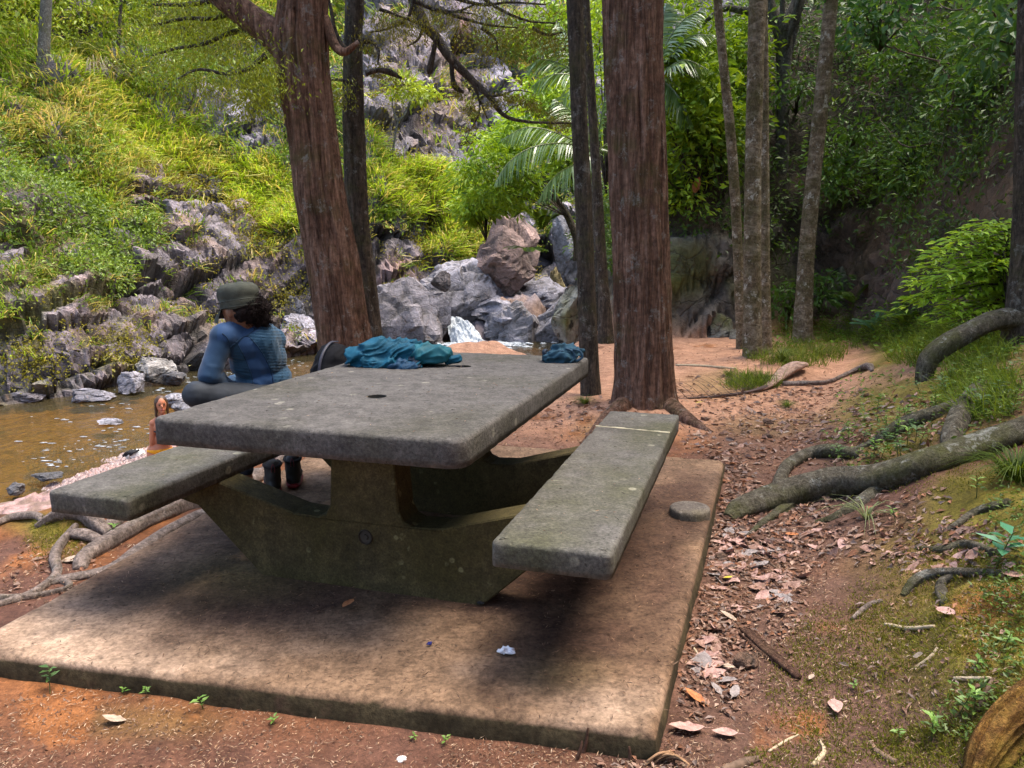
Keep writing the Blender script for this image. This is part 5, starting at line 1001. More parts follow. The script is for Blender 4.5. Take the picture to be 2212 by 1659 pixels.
# ------------------------------------------------------------------ things on and around the table
def fabric(name, c, rough=.75, spec=.25, rib=None, var=.3, bump=.25):
    t = NT(name); co = t.co(); n = t.noise(co, 220, 3, .6); n2 = t.noise(co, 14, 4, .6); col = t.ramp(n2, (.3, tuple(x*(1-var) for x in c)), (.7, tuple(x*(1+var) for x in c))); h = n
    t.pbr(col, rough, spec, t.bump(h, bump, .003)); return t.m
def crumple(prims, voxel, amp, freq, sd, smooth=3, flat_z=None):
    V, Fs = fuse(prims, voxel, smooth); N = vnormals(V, Fs); q = V*freq + sd; w = fbm(q*.5, 2, sd)[:, None]; e_ = q[:, 0]*.5 - q[:, 2]*.86; f_ = q[:, 0]*.86 + q[:, 2]*.5; q2 = np.stack([e_*1.9 + 1.5*w[:, 0], q[:, 1]*.7 + w[:, 0], f_*.5 + w[:, 0]], 1)
    r1 = 1 - np.abs(vn(q2, sd)); r2 = 1 - np.abs(vn(q2*2.1 + 5, sd+2)); d = amp*((r1**3 - .4) + .45*(r2**3 - .4)); V = V + N*d[:, None]
    if flat_z is not None: V[:, 2] = np.maximum(V[:, 2], flat_z + .0008)
    return V, Fs
ZT = .742
jm = fabric('teal_shell', (.005, .062, .108), .7, .2); jd = fabric('navy_lining', (.012, .02, .035), .7); jb = fabric('dark_teal_shell', (.005, .032, .072), .7)
def tz(u, v, z=ZT): return atz(u, v, z)
a0 = tz(757, 793); a1 = tz(885, 792); ax = nrm(a1-a0); up = np.array([0, 0, 1.]); wpx = np.linalg.norm(a1-a0)/128   # metres per px there
def J(u, v, dz=0):                       # a point above the table line v=792 of the jacket
    p = tz(u, 790); p = p + np.array([0, 0, (790-v)*p[1]/F*1.02]); p[1] += dz; return p
jk = thing('jacket', 'crumpled teal rain jacket lying on the far left corner of the tabletop', 'jacket', tz(830, 790))
prims = [capsule(J(768, 775), J(850, 765), .045, .055), capsule(J(800, 755), J(890, 768), .045, .05), capsule(J(785, 782), J(880, 783), .04, .035), capsule(J(800, 782, -.05), J(900, 786, -.06), .03, .028), ellip(J(815, 748, .04), (.06, .07, .035)), capsule(J(840, 752, .03), J(895, 756, .04), .04, .04), capsule(J(760, 770, .02), J(790, 782, -.02), .03, .04)]
V, Fs = crumple(prims, .005, .023, 17, 3, 3, ZT); V[:, 2] = np.maximum(V[:, 2], ZT+.001); part('body', V, Fs, jm, jk)
V, Fs = crumple([capsule(J(905, 786, -.07), J(888, 772, -.03), .022, .02), capsule(J(888, 772, -.03), J(893, 755, 0), .02, .018)], .005, .010, 24, 5, 2, ZT); part('lining', V, Fs, jd, jk)
V, Fs = crumple([capsule(J(850, 788, -.09), J(892, 788, -.10), .02, .018), capsule(J(868, 780, -.07), J(900, 787, -.09), .022, .018)], .005, .012, 22, 6, 2, ZT); part('sleeve', V, Fs, jb, jk)
V, Fs = tube(np.array([[*J(838, 750, -.02), .004], [*J(856, 757, -.03), .006], [*J(872, 752, -.02), .004]]), 12, 6); part('collar', V, Fs, jd, jk)
bgm = fabric('teal_pack_cloth', (.007, .078, .105), .65, .25)
dbag = thing('stuff_sack', 'bulging teal stuff sack beside the teal jacket on the tabletop', 'bag', tz(935, 790))
prims = [ellip(J(932, 766), (.090, .075, .052)), ellip(J(945, 765), (.075, .075, .048)), ellip(J(912, 768), (.06, .07, .05)), capsule(J(905, 755), J(925, 752), .03, .03)]
V, Fs = crumple(prims, .006, .013, 13, 8, 4, ZT); part('body', V, Fs, bgm, dbag)
V, Fs = crumple([capsule(J(968, 778, -.01), J(990, 776, -.01), .018, .02), ellip(J(992, 775), (.018, .025, .02))], .005, .008, 26, 9, 2, ZT); part('drawn_neck', V, Fs, jm, dbag)
V, Fs = tube(np.array([[*J(972, 789, -.03), .0025], [*J(988, 788.5, -.03), .0025], [*J(1003, 789, -.03), .002]]), 10, 5); part('cord', V, Fs, jd, dbag)
V, Fs = tube(np.array([[*J(893, 790, -.05), .006], [*J(900, 772, -.06), .008], [*J(896, 752, -.03), .007], [*J(905, 745, 0), .006]]), 20, 8, flat=.4); part('strap', V, Fs, jd, dbag)
# small bundle on the far right corner
def K(u, v, dz=0): p = tz(u, 781); p = p + np.array([0, 0, (781-v)*p[1]/F*1.02]); p[1] += dz; return p
cl = thing('cloth_bundle', 'small crumpled slate-blue garment on the far right corner of the tabletop', 'garment', tz(1215, 781))
prims = [ellip(K(1216, 768), (.085, .06, .030)), ellip(K(1228, 760), (.06, .05, .032)), ellip(K(1192, 772), (.05, .05, .022)), capsule(K(1180, 778, -.03), K(1240, 779, -.03), .018, .016), capsule(K(1205, 757), K(1245, 758), .025, .025)]
V, Fs = crumple(prims, .005, .026, 21, 12, 2, ZT); part('body', V, Fs, fabric('slate_blue_knit', (.022, .058, .088), .85, .15), cl)
V, Fs = crumple([ellip(K(1176, 762), (.012, .03, .02)), capsule(K(1174, 770), K(1180, 756), .008, .008)], .004, .004, 30, 13, 2, ZT); part('collar', V, Fs, jd, cl)
mb = MB()
for q in ([(1236, 752), (1250, 756), (1256, 768), (1246, 776), (1236, 770)], [(1220, 750), (1235, 757), (1240, 768), (1225, 772)], [(1200, 772), (1215, 765), (1228, 770), (1238, 780)], [(1188, 765), (1200, 757), (1216, 756)]): mb.add(*tube(np.array([[*K(a, b, -.045), .006] for a, b in q]), 24, 7))
part('folded_hem', *mb.get(), fabric('dark_blue_hem', (.02, .05, .085), .8), cl)

# black backpack standing on the far end of the left-hand bench
bp_ = thing('backpack', 'black backpack standing on the far end of the left-hand bench, behind the jacket', 'backpack', L2W(-.22, 1.62, .458))
def BPp(x, y, z): return L2W(-.22 + x, 1.62 + y, .458 + z)
prims = [ellip(BPp(0, 0, .15), (.13, .15, .15)), ellip(BPp(0, 0, .24), (.10, .12, .10)), capsule(BPp(-.03, -.08, .05), BPp(-.03, .08, .05), .06, .06), capsule(BPp(.02, -.09, .08), BPp(.02, .09, .08), .075, .075)]
V, Fs = crumple(prims, .01, .012, 9, 21, 4, .459); part('body', V, Fs, fabric('black_pack_cloth', (.005, .005, .007), .85, .15), bp_)
V, Fs = tube(np.array([[*BPp(-.02, -.14, .05), .008], [*BPp(0, -.17, .16), .008], [*BPp(0, -.13, .28), .008], [*BPp(0, -.04, .345), .008], [*BPp(0, .05, .345), .006]]), 30, 8, flat=.5); part('zip_piping', V, Fs, plain('dark_zip', (.03, .03, .045), .5), bp_)

# hiking boots on the pad under the left-hand bench
bu = fabric('boot_leather', (.022, .020, .021), .6, .3); bs = plain('red_sole', (.19, .018, .024), .6); bk = plain('boot_collar', (.012, .012, .014), .8)
def boot(label, u, v, rz, s=1.0):
    p = atz(u, v, .002); t = thing('boot', label, 'boot', p, 'pair of hiking boots'); c, sn = math.cos(rz), math.sin(rz)
    def T(V): V = np.asarray(V)*s; return np.stack([V[:, 0]*c - V[:, 1]*sn, V[:, 0]*sn + V[:, 1]*c, V[:, 2]], 1) + p
    V, Fs = fuse([ellip((0, .0, .055), (.04, .05, .04)), ellip((0, .12, .05), (.048, .08, .036)), capsule((0, .0, .05), (0, .01, .15), .042, .046), capsule((0, .02, .07), (0, .10, .05), .042, .04)], .006, 4); V = V + vnormals(V, Fs)*(.004*fbm(V*40, 2, 9))[:, None]; part('upper', T(V), Fs, bu, t)
    V, Fs = tube(np.array([[0, -.045, .018, .03], [0, 0, .018, .042], [0, .09, .018, .046], [0, .16, .018, .047], [0, .20, .02, .03]]), 30, 20, flat=.42); V[:, 2] = np.maximum(V[:, 2], 0); part('sole', T(V), Fs, bs, t)
    th = np.linspace(0, 2*np.pi, 25); mb = MB(); mb.add(*tube(np.c_[.043*np.cos(th), .012 + .046*np.sin(th), .165 + .01*np.sin(th), np.full(25, .010)], 50, 8)); mb.add(*ellip((0, .012, .155), (.04, .042, .006))); V, Fs = mb.get(); part('collar', T(V), Fs, bk, t)
    V, Fs = tube(np.array([[0, .055, .13, .012], [0, .06, .18, .026], [0, .062, .205, .022], [0, .058, .22, .010]]), 20, 12, flat=.28); part('tongue', T(V), Fs, bk, t)
    V, Fs = tube(np.array([[-.008, -.036, .13, .003], [-.008, -.048, .16, .003], [0, -.046, .178, .003], [.008, -.048, .16, .003], [.008, -.036, .13, .003]]), 20, 6); part('pull_loop', T(V), Fs, plain('loop_tape', (.10, .025, .03), .8), t)
    V, Fs = tube(np.array([[.0, .075, .165, .004], [.02, .06, .185, .004], [.025, .03, .18, .003]]), 12, 6); part('lace', T(V), Fs, plain('lace_cord', (.45, .30, .26), .8), t)
boot('black hiking boot with red sole, left one of the pair under the bench', 592, 1066, .36, .98); boot('black hiking boot with red sole, right one of the pair, nearer the table post', 635, 1052, .22, .98)

# ------------------------------------------------------------------ the seated woman
def depth(p, y): return at(p[0], p[1], y)
skinm = plain('brown_skin', (.17, .075, .042), .55, .4, .12, 20, .05); shirt_m = None
Wd = thing('person', 'woman in a blue long-sleeved top and grey cap sitting cross-legged on the bench, back turned', 'person', L2W(-.25, 1.10, .458))
HIP, W1, W2, CH, NK = at(578, 866, 3.86), at(570, 820, 3.86), at(562, 775, 3.83), at(550, 735, 3.79), at(535, 706, 3.77)
LS, RS = at(484, 727, 3.66), at(590, 736, 3.92); HD = at(517, 664, 3.74)
LE, LH = at(452, 806, 3.60), at(492, 838, 3.74); RE, RH_ = at(545, 815, 4.12), at(500, 830, 4.02)
LHp, RHp = at(568, 868, 3.76), at(594, 866, 3.94); LK, LA = at(424, 852, 3.55), at(500, 905, 3.86); RK = at(498, 880, 4.10); RA = np.array([RK[0]+.07, RK[1]-.03, .09])
RF = RA + [-.10, .05, -.055]
fac = nrm(np.array([-.86, .50, 0])); left = np.array([-fac[1], fac[0], 0])*1.0; left = np.array([-.50, -.86, 0])
def torso(e=0):
    B_ = np.stack([left, fac, [0, 0, 1]], 1)
    return [ellip(HIP + [0, 0, .01], (.165+e, .125+e, .10+e), B_), ellip(W1, (.145+e, .10+e, .10+e), B_), ellip(W2 + fac*.01, (.152+e, .102+e, .11+e), B_), ellip(CH + fac*.02 - [0, 0, .01], (.160+e, .100+e, .105+e), B_), capsule(LS, RS, .060+e, .060+e), capsule(CH, NK, .085+e, .055+e), capsule(LS + [0, 0, .01], NK - [0, 0, .01], .05+e, .05+e), capsule(RS + [0, 0, .01], NK - [0, 0, .01], .05+e, .05+e), capsule(W2, CH, .10+e, .10+e)]
def arms(e=0): return [capsule(LS, LE, .052+e, .041+e), capsule(LE, LH, .040+e, .030+e), capsule(RS, RE, .052+e, .041+e), capsule(RE, RH_, .040+e, .030+e)]
def legs(e=0): return [capsule(LHp, LK, .090+e, .060+e), capsule(LK, LA, .060+e, .042+e), capsule(RHp, RK, .090+e, .060+e), capsule(RK, RK*.3+RA*.7, .058+e, .045+e), ellip(HIP - [0, 0, .02], (.17+e, .13+e, .095+e), np.stack([left, fac, [0, 0, 1]], 1))]
hz = np.array([0, 0, 1.]); hf = nrm(fac + [0, 0, -.35]); hu = nrm(hz - hf*(hz @ hf)); hl = np.cross(hu, hf); HB = np.stack([hl, hf, hu], 1)
def Hp(x, y, z): return HD + HB @ np.array([x, y, z])
head = [ellip(HD, (.074, .094, .105), HB), ellip(Hp(0, .035, -.055), (.055, .062, .06), HB), capsule(NK - [0, 0, .03], Hp(0, -.01, -.06), .050, .048), ellip(Hp(.074, -.005, -.02), (.010, .018, .030), HB), ellip(Hp(-.074, -.005, -.02), (.010, .018, .030), HB), ellip(Hp(0, .100, -.025), (.014, .02, .022), HB), ellip(Hp(0, .088, -.068), (.028, .014, .014), HB), ellip(Hp(0, .09, -.10), (.022, .018, .016), HB)]
def hand(p, d, s, sd):
    d = nrm(d); n_ = nrm(np.cross(d, [0, 0, 1])); out = [capsule(p, p + d*.06, .026, .030)]
    for i, l in enumerate((.062, .072, .066, .05)):
        a = p + d*.075 + n_*(.026-.0175*i); b = a + d*l*.5 - [0, 0, .012]; out += [capsule(a, b, .0085, .008), capsule(b, b + d*l*.35 - [0, 0, .026], .008, .0065)]
    return out + [capsule(p + d*.02 + n_*.02*s, p + d*.06 + n_*.055*s - [0, 0, .015], .011, .009)]
foot_dir = nrm(np.array([-.8, .55, 0])); foot = [capsule(RK*.4+RA*.6, RA, .042, .036), capsule(RA - [0, 0, .04], RA + foot_dir*.13 - [0, 0, .065], .036, .026), ellip(RA - foot_dir*.03 - [0, 0, .05], (.033, .033, .033)), capsule(LA, LA + nrm(RHp-LA)*.08, .036, .033), capsule(LA + nrm(RHp-LA)*.08, LA + nrm(RHp-LA)*.17 - [0, 0, .01], .034, .024)]
V, Fs = fuse(head + torso(-.006) + arms(-.006) + legs(-.006) + hand(LH, LH-LE, 1, 1) + hand(RH_, RH_-RE, -1, 2) + foot, .0085, 4); part('body', V, Fs, skinm, Wd)
# leggings
V, Fs = fuse(legs(.004), .009, 5); V = V + vnormals(V, Fs)*(.004*fbm(np.c_[V[:, 0]*9, V[:, 1]*9, V[:, 2]*30], 3, 33))[:, None]; part('leggings', V, Fs, fabric('charcoal_leggings', (.022, .027, .036), .7, .25), Wd)
V, Fs = fuse([capsule(RK*.45+RA*.55, RA + [0, 0, .05], .047, .043)], .006, 3); part('leggings_hem', V, Fs, fabric('dark_hem', (.01, .013, .022), .7), Wd)
# top: panels of two blues, ribbed across the back
V, Fs = fuse(torso(.007) + arms(.007), .007, 5); N = vnormals(V, Fs); px = project(V); back = (N @ np.array([.35, -.94, 0])) > -.1
keep_low = V[:, 2] > .50
panel = inside(px[:, 0], px[:, 1], [(512, 738), (532, 725), (552, 742), (575, 775), (590, 812), (592, 850), (540, 858), (545, 820), (532, 780)]) & back
yoke = inside(px[:, 0], px[:, 1], [(470, 640), (560, 640), (560, 712), (532, 727), (505, 740), (470, 735)]) & back
body_b = ((np.abs((V - CH) @ left) < .17) & back & (px[:, 0] > 505))
rib = (body_b & ~panel & ~yoke).astype(float)
fold = .016*(1-np.abs(vn(np.stack([(px[:, 0]-px[:, 1]*.5)*.03, px[:, 1]*.055, V[:, 1]*3], 1), 5)))**2 * ss(760, 850, px[:, 1]) + .004*fbm(V*16, 3, 7)
ribd = .0028*np.sin((px[:, 1] - .10*px[:, 0] + 6*np.sin(px[:, 0]*.02))*2*np.pi/6.5)*rib
V2 = V + N*(fold + ribd)[:, None]
cc = np.where(panel[:, None] | yoke[:, None], np.array([.014, .048, .125]), np.array([.013, .054, .108])); cc = np.where((~body_b & ~yoke)[:, None], np.array([.012, .040, .090]), cc)
cc = cc*(1 + .25*fbm(V*10, 3, 77))[:, None]*(1 - .10*rib*(ribd < 0))[:, None]  # last factor paints shade into the rib grooves
t = NT('blue_top'); c_ = t.col(); t.pbr(c_, .7, .25, t.bump(t.noise(t.co(), 260, 3), .2, .002)); t.b.inputs['Sheen Weight'].default_value = .15
part('top', V2, Fs, t.m, Wd, col=cc)
SB = bvh(V2, Fs)
def on_top(u, v):
    h = SB.ray_cast(CAM, Vector(ray(u, v)).normalized(), 12); return None if h[0] is None else np.array(h[0]) + np.array(h[1])*.001
for q in ([(496, 752), (512, 738), (532, 726), (550, 740), (574, 775), (588, 812), (591, 845)], [(512, 740), (525, 765), (538, 795), (546, 820), (545, 850)], [(532, 726), (552, 712), (566, 704)], [(480, 720), (492, 732), (500, 760)]):
    q = resample(np.array([[*p, 0, 0] for p in q], float), 40)[:, :2]; P = [on_top(*p) for p in q]; P = np.array([p for p in P if p is not None])
    if len(P) > 5: part('seam', *tube(np.c_[P, np.full(len(P), .0026)], 60, 5), fabric('seam_thread', (.012, .035, .075)), Wd)
# hair: puffed curly ponytail
hc = at(560, 668, 3.76)
def puff(prims, sd, amp, vox):
    V, Fs = fuse(prims, vox, 2); N = vnormals(V, Fs); return V + N*(amp*fbm(V*26, 3, sd) + amp*.8*fbm(V*70, 2, sd+4))[:, None], Fs
hm_ = plain('black_curly_hair', (.010, .006, .006), .8, .12, .4, 60, .6, .01)
hp = [ellip(at(558, 668, 3.76), (.056, .056, .054)), ellip(at(568, 688, 3.76), (.038, .040, .042)), ellip(at(545, 655, 3.74), (.055, .06, .052)), ellip(Hp(0, -.03, -.02), (.072, .078, .078), HB), ellip(at(558, 700, 3.74), (.022, .024, .028))]
V, Fs = puff(hp, 5, .010, .006); hair = part('hair', V, Fs, hm_, Wd)
i = g.integers(0, len(V), 1500); i = i[(project(V[i])[:, 0] > 532)]; mb = MB(); Nn = vnormals(V, Fs)
for j in i[:620]:
    a = np.linspace(0, g.uniform(6, 10), 8); b_ = basis(nrm(Nn[j] + g.normal(size=3)*.4)); r_ = g.uniform(.002, .005); P = V[j] + (np.stack([r_*np.cos(a)-r_, r_*np.sin(a), a*.0022], 1)) @ b_.T; mb.add(*tube(np.c_[P, np.full(8, .0009)], 12, 3, cap=False))
part('curls', *mb.get(), hm_, hair, kind='stuff')
# cap: crown, band and short peak
cm = fabric('olive_grey_cotton', (.045, .048, .038), .85, .2, var=.35, bump=.5); cb = nrm(hu - hf*.18); ch = np.cross(cb, hl)*-1; ch = nrm(hf - cb*(hf @ cb)); CB = np.stack([hl, ch, cb], 1); c0 = Hp(0, -.012, .028)
th = np.linspace(0, 2*np.pi, 56, endpoint=False); rows = []
for r, z in ((.096, -.035), (.098, -.03), (.098, .002), (.096, .008), (.099, .018), (.103, .040), (.098, .062), (.080, .078), (.05, .085), (.002, .087)):
    w = 1 + .012*np.sin(9*th + z*60)*(z > .01) + .02*(z > .015)*np.array(vn(np.stack([np.cos(th)*3, np.sin(th)*3, np.full(56, z*40)], 1), 3)); rows.append(c0 + (np.stack([r*.86*np.cos(th)*w, r*1.04*np.sin(th)*w, np.full(56, z) + .004*np.sin(4*th)], 1)) @ CB.T)
part('cap', np.concatenate(rows), [grid_faces(len(rows), 56, True)], cm, Wd)
u_ = np.linspace(-1.15, 1.15, 24); A = [];
for k in np.linspace(0, 1, 7): A.append(c0 + np.stack([.090*np.sin(u_)*(1+.03*k), (.100*np.cos(u_) + (.062*np.cos(u_*.9))*k), -.034 - .028*k*k - .035*np.abs(np.sin(u_))**2*k], 1) @ CB.T)
A = np.concatenate(A); gF = grid_faces(7, 24); A2 = A - CB[:, 2]*.004; part('peak', np.vstack([A, A2]), [gF, gF[:, ::-1] + len(A)], cm, Wd)
for z in (-.028, .002): part('band_stitching', *tube(np.array([[*(c0 + CB @ np.array([.0925*math.cos(a), .1115*math.sin(a), z])), .002] for a in np.linspace(0, 6.28, 30)]), 60, 5), fabric('cap_stitch', (.03, .032, .026)), Wd)

# ------------------------------------------------------------------ the bather on the gravel
yb_ = 10.5; bf = at(336, 1110, yb_); sk2 = plain('orange_red_skin', (.42, .15, .075), .5, .4, .08, 25, .03)  # her skin is an orange-red tone of its own
zf = float(ground_z(np.array([bf[0]]), np.array([bf[1]]))[0])
Bt = thing('person', 'bather in a dark bikini top and yellow bottoms standing on the gravel, facing the camera', 'person', (bf[0], bf[1], zf))
def Bx(u, v, dy=0): return at(u, v, yb_+dy)
bh = Bx(348, 873); bn = Bx(350, 899); sL, sR = Bx(331, 914, -.02), Bx(383, 917, .06); chs = Bx(356, 922, .02); wst = Bx(352, 948, .05); hps = Bx(345, 970, .06)
fb = nrm(CAM[:] - bh if False else np.array([0, 0, CAMH]) - bh); fb = nrm(np.array([fb[0] + .12, fb[1], 0])); lb = np.array([-fb[1], fb[0], 0]); BB = np.stack([lb, fb, [0, 0, 1]], 1)
def Bh(x, y, z): return bh + BB @ np.array([x, y, z])
kL, kR = Bx(333, 1040, -.10), Bx(366, 1042, .05); fL = np.array([kL[0], kL[1]+.05, zf+.06]); fR = np.array([kR[0], kR[1]+.08, zf+.06])
eL, eR = Bx(328, 955, -.03), Bx(388, 958, .02); hL_, hR_ = Bx(332, 995, .06), Bx(380, 985, .1)
bb = [ellip(bh, (.072, .088, .105), BB), ellip(Bh(0, .03, -.055), (.055, .06, .058), BB), capsule(bn - [0, 0, .04], Bh(0, -.01, -.07), .048, .045), ellip(Bh(0, .096, -.02), (.012, .018, .022), BB), ellip(Bh(0, .083, -.062), (.024, .012, .010), BB), ellip(Bh(0, .080, -.098), (.022, .018, .018), BB), ellip(Bh(.072, 0, -.015), (.01, .018, .028), BB), ellip(Bh(-.072, 0, -.015), (.01, .018, .028), BB),
  ellip(chs, (.145, .095, .12), BB), ellip(wst, (.118, .085, .11), BB), ellip(hps, (.165, .115, .11), BB), capsule(sL, sR, .052, .052), capsule(sL, bn, .045, .05), capsule(sR, bn, .045, .05), capsule(chs, wst, .09, .09), ellip(chs + fb*.075 + lb*.06 - [0, 0, .02], (.058, .05, .055)), ellip(chs + fb*.075 - lb*.06 - [0, 0, .02], (.058, .05, .055)),
  capsule(sL, eL, .045, .036), capsule(eL, hL_, .035, .026), capsule(sR, eR, .045, .036), capsule(eR, hR_, .035, .026), capsule(hps + lb*.085*-1 - [0, 0, .02], kL, .085, .055), capsule(kL, fL, .054, .036), capsule(hps + lb*.085 - [0, 0, .02], kR, .085, .055), capsule(kR, fR, .054, .036), capsule(fL - [0, 0, .02], fL + fb*.15 - [0, 0, .04], .036, .028), capsule(fR - [0, 0, .02], fR + fb*.15 - [0, 0, .04], .036, .028)]
bb += hand(hL_, hL_-eL, 1, 3) + hand(hR_, hR_-eR, -1, 4)
V, Fs = fuse(bb, .009, 3); bo = part('body', V, Fs, sk2, Bt)
dk = plain('dark_bikini', (.012, .011, .014), .6)
V, Fs = fuse([ellip(chs + fb*.078 + lb*.06 - [0, 0, .025], (.062, .052, .056)), ellip(chs + fb*.078 - lb*.06 - [0, 0, .025], (.062, .052, .056)), ellip(chs - [0, 0, .05], (.150, .100, .030), BB)], .008, 2); part('bikini_top', V, Fs, dk, Bt)
for s_ in (1, -1): part('strap', *tube(np.array([[*(chs + fb*.12 + lb*.07*s_ + [0, 0, .01]), .006], [*(chs + fb*.10 + lb*.085*s_ + [0, 0, .09]), .006], [*(chs + fb*.02 + lb*.09*s_ + [0, 0, .125]), .006]]), 14, 6), dk, Bt)
V, Fs = fuse([ellip(hps - [0, 0, .01], (.172, .122, .075), BB), ellip(hps - [0, 0, .07], (.10, .10, .06), BB)], .008, 3); part('bikini_bottoms', V, Fs, plain('yellow_bikini', (.70, .30, .008), .6), Bt)
V, Fs = puff([ellip(Bh(0, -.020, .026), (.084, .090, .094), BB), ellip(Bh(0, -.07, -.05), (.06, .05, .08), BB), capsule(Bh(.066, .01, .02), Bh(.074, .015, -.15), .024, .016), capsule(Bh(-.066, .01, .02), Bh(-.074, .01, -.16), .024, .016)], 15, .004, .007); part('hair', V, Fs, plain('wet_fair_hair', (.055, .026, .011), .5, .4), Bt)
for s_ in (1, -1): part('eye', *ellip(Bh(.031*s_, .080, .002), (.012, .008, .007), BB), plain('dark_eye', (.02, .015, .012), .3), Bt); part('eyebrow', *ellip(Bh(.031*s_, .083, .022), (.018, .006, .004), BB), plain('fair_brow', (.12, .06, .025), .7), Bt)
part('lips', *ellip(Bh(0, .090, -.062), (.024, .008, .009), BB), plain('pink_lips', (.42, .12, .10), .4), Bt)
# her black-and-white bundle on the gravel
p = hit(288, 990)[0]; p = atz(291, 990, -2.35) if p[1] < 5 else p
tw = thing('towel_bundle', 'crumpled black-and-white towel bundle on the gravel left of the bather', 'towel', p)
V, Fs = crumple([ellip(p + [0, 0, .07], (.14, .12, .07)), ellip(p + [.10, 0, .09], (.10, .10, .07))], .012, .03, 12, 31, 2); part('cloth', V, Fs, plain('white_towel', (.66, .66, .64), .9), tw)
mb = MB(); 
for k in range(3): mb.add(*tube(np.array([[*(p + [-.13 + .05*k, -.10, .07]), .022], [*(p + [-.05 + .06*k, -.12, .14]), .022], [*(p + [.03 + .06*k, -.05, .17]), .02]]), 14, 8))
part('dark_stripe', *mb.get(), plain('black_cloth', (.015, .015, .018), .8), tw)

# ------------------------------------------------------------------ litter, moss, seedlings
g = np.random.default_rng(77)
def scatter_px(areas, n):                 # soil points seen inside elliptical areas of the photograph (u, v, ru, rv, weight)
    w = np.array([a[4] for a in areas]); k = g.choice(len(areas), n, p=w/w.sum()); A = np.array(areas)[k]; r = np.sqrt(g.uniform(size=n))*1.0; a = g.uniform(0, 6.283, n)
    u = A[:, 0] + A[:, 2]*r*np.cos(a); v = A[:, 1] + A[:, 3]*r*np.sin(a); out = []; nn = []
    for uu, vv in zip(u, v):
        h = TREE.ray_cast(CAM, Vector(ray(uu, vv)).normalized(), 40)
        if h[0] is not None: out.append(h[0][:]); nn.append(h[1][:])
    return np.array(out), np.array(nn)
PADP = [tuple(p) for p in (np.array(pad_ol) - np.array(pad_ol).mean(0))*1.012 + np.array(pad_ol).mean(0)]
def lay_leaves(P, N, L, W, cols, curl=.3, up=.15):
    n = len(P); D_ = g.normal(size=(n, 3)); D_ = nrm(D_ - N*(D_*N).sum(1)[:, None] + N*g.uniform(-.05, up, n)[:, None]); Nn = nrm(N + g.normal(size=(n, 3))*curl)
    V, Fq = leaves(P + N*g.uniform(.002, .010, n)[:, None], D_, Nn, L, W, .25); t = g.uniform(size=n)[:, None]; c = np.asarray(cols)[g.integers(0, len(cols), n)]*(.65 + .7*t); return V, Fq, np.repeat(c, 4, 0)
BRN = [(.22, .125, .09), (.28, .165, .12), (.16, .085, .055), (.33, .22, .165), (.24, .11, .06), (.20, .145, .125)]
NEED = [(.26, .15, .085), (.36, .24, .15), (.18, .09, .05), (.42, .31, .22), (.13, .07, .045)]
soil_areas = [(700, 1600, 900, 130, 3), (300, 1600, 500, 120, 2), (1250, 1640, 300, 60, 1.6), (1600, 1450, 260, 240, 3), (1620, 1200, 200, 200, 2.5), (1900, 1500, 320, 180, 2.2), (2000, 1250, 250, 150, 1.2), (1650, 1000, 260, 120, 1.6), (1600, 880, 300, 60, 1.0), (150, 1240, 220, 80, .8), (1850, 860, 260, 60, .6), (1200, 930, 150, 70, .6), (1450, 770, 300, 30, .4)]
P, N = scatter_px(soil_areas, 15000); ok = ~inside(P[:, 0], P[:, 1], PADP) & (P[:, 2] > -1); P, N = P[ok], N[ok]
dd = np.linalg.norm(P, axis=1); V, Fq, cc = lay_leaves(P, N, np.clip(dd*.0055, .012, .04)*g.uniform(.5, 1.7, len(P)), np.clip(dd*.0009, .002, .006)*g.uniform(.7, 1.8, len(P)), NEED, .5, .35)
obj('needle_litter', mesh('needle_litter', V, Fq, M['dry'], col=cc, smooth=False), None, None, 'stuff')
P, N = scatter_px([(1600, 1230, 150, 200, 4), (1540, 1420, 90, 150, 2), (1560, 1080, 90, 90, 2), (1700, 960, 220, 50, 1.5), (1900, 1130, 200, 90, 1.2), (2050, 1190, 160, 60, 1), (1650, 1160, 200, 90, 2), (1750, 880, 260, 40, .9), (1600, 840, 220, 30, .7), (2000, 930, 160, 70, .7), (1400, 1640, 120, 40, .4), (1950, 1420, 250, 120, .5), (1300, 900, 120, 40, .4), (80, 1250, 140, 60, .3)], 3900)
ok = ~inside(P[:, 0], P[:, 1], PADP) & (P[:, 2] > -1); P, N = P[ok], N[ok]; dd = np.linalg.norm(P, axis=1)
V, Fq, cc = lay_leaves(P, N, np.clip(dd*.011, .03, .07)*g.uniform(.5, 1.3, len(P)), np.clip(dd*.0055, .012, .036)*g.uniform(.6, 1.3, len(P)), BRN, .32, .25)
obj('leaf_litter', mesh('leaf_litter', V, Fq, M['dry'], col=cc, smooth=False), None, None, 'stuff')
# crumbs and needles on the pad, thickest in the dark stains
n = 9000; uv = g.uniform(size=(n, 2)); q = np.array(pad_ol); XY = q[0]*((1-uv[:, :1])*(1-uv[:, 1:])) + q[1]*(uv[:, :1]*(1-uv[:, 1:])) + q[2]*(uv[:, :1]*uv[:, 1:]) + q[3]*((1-uv[:, :1])*uv[:, 1:])
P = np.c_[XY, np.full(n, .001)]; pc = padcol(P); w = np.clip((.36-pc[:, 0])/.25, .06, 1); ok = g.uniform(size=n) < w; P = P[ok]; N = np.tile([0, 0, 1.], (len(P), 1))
V, Fq, cc = lay_leaves(P, N, g.uniform(.008, .03, len(P)), g.uniform(.0015, .004, len(P)), [(.14, .075, .045), (.08, .045, .03), (.22, .13, .08), (.05, .03, .022)], .4, .25); obj('pad_needles', mesh('pad_needles', V, Fq, M['dry'], col=cc, smooth=False), None, None, 'stuff')
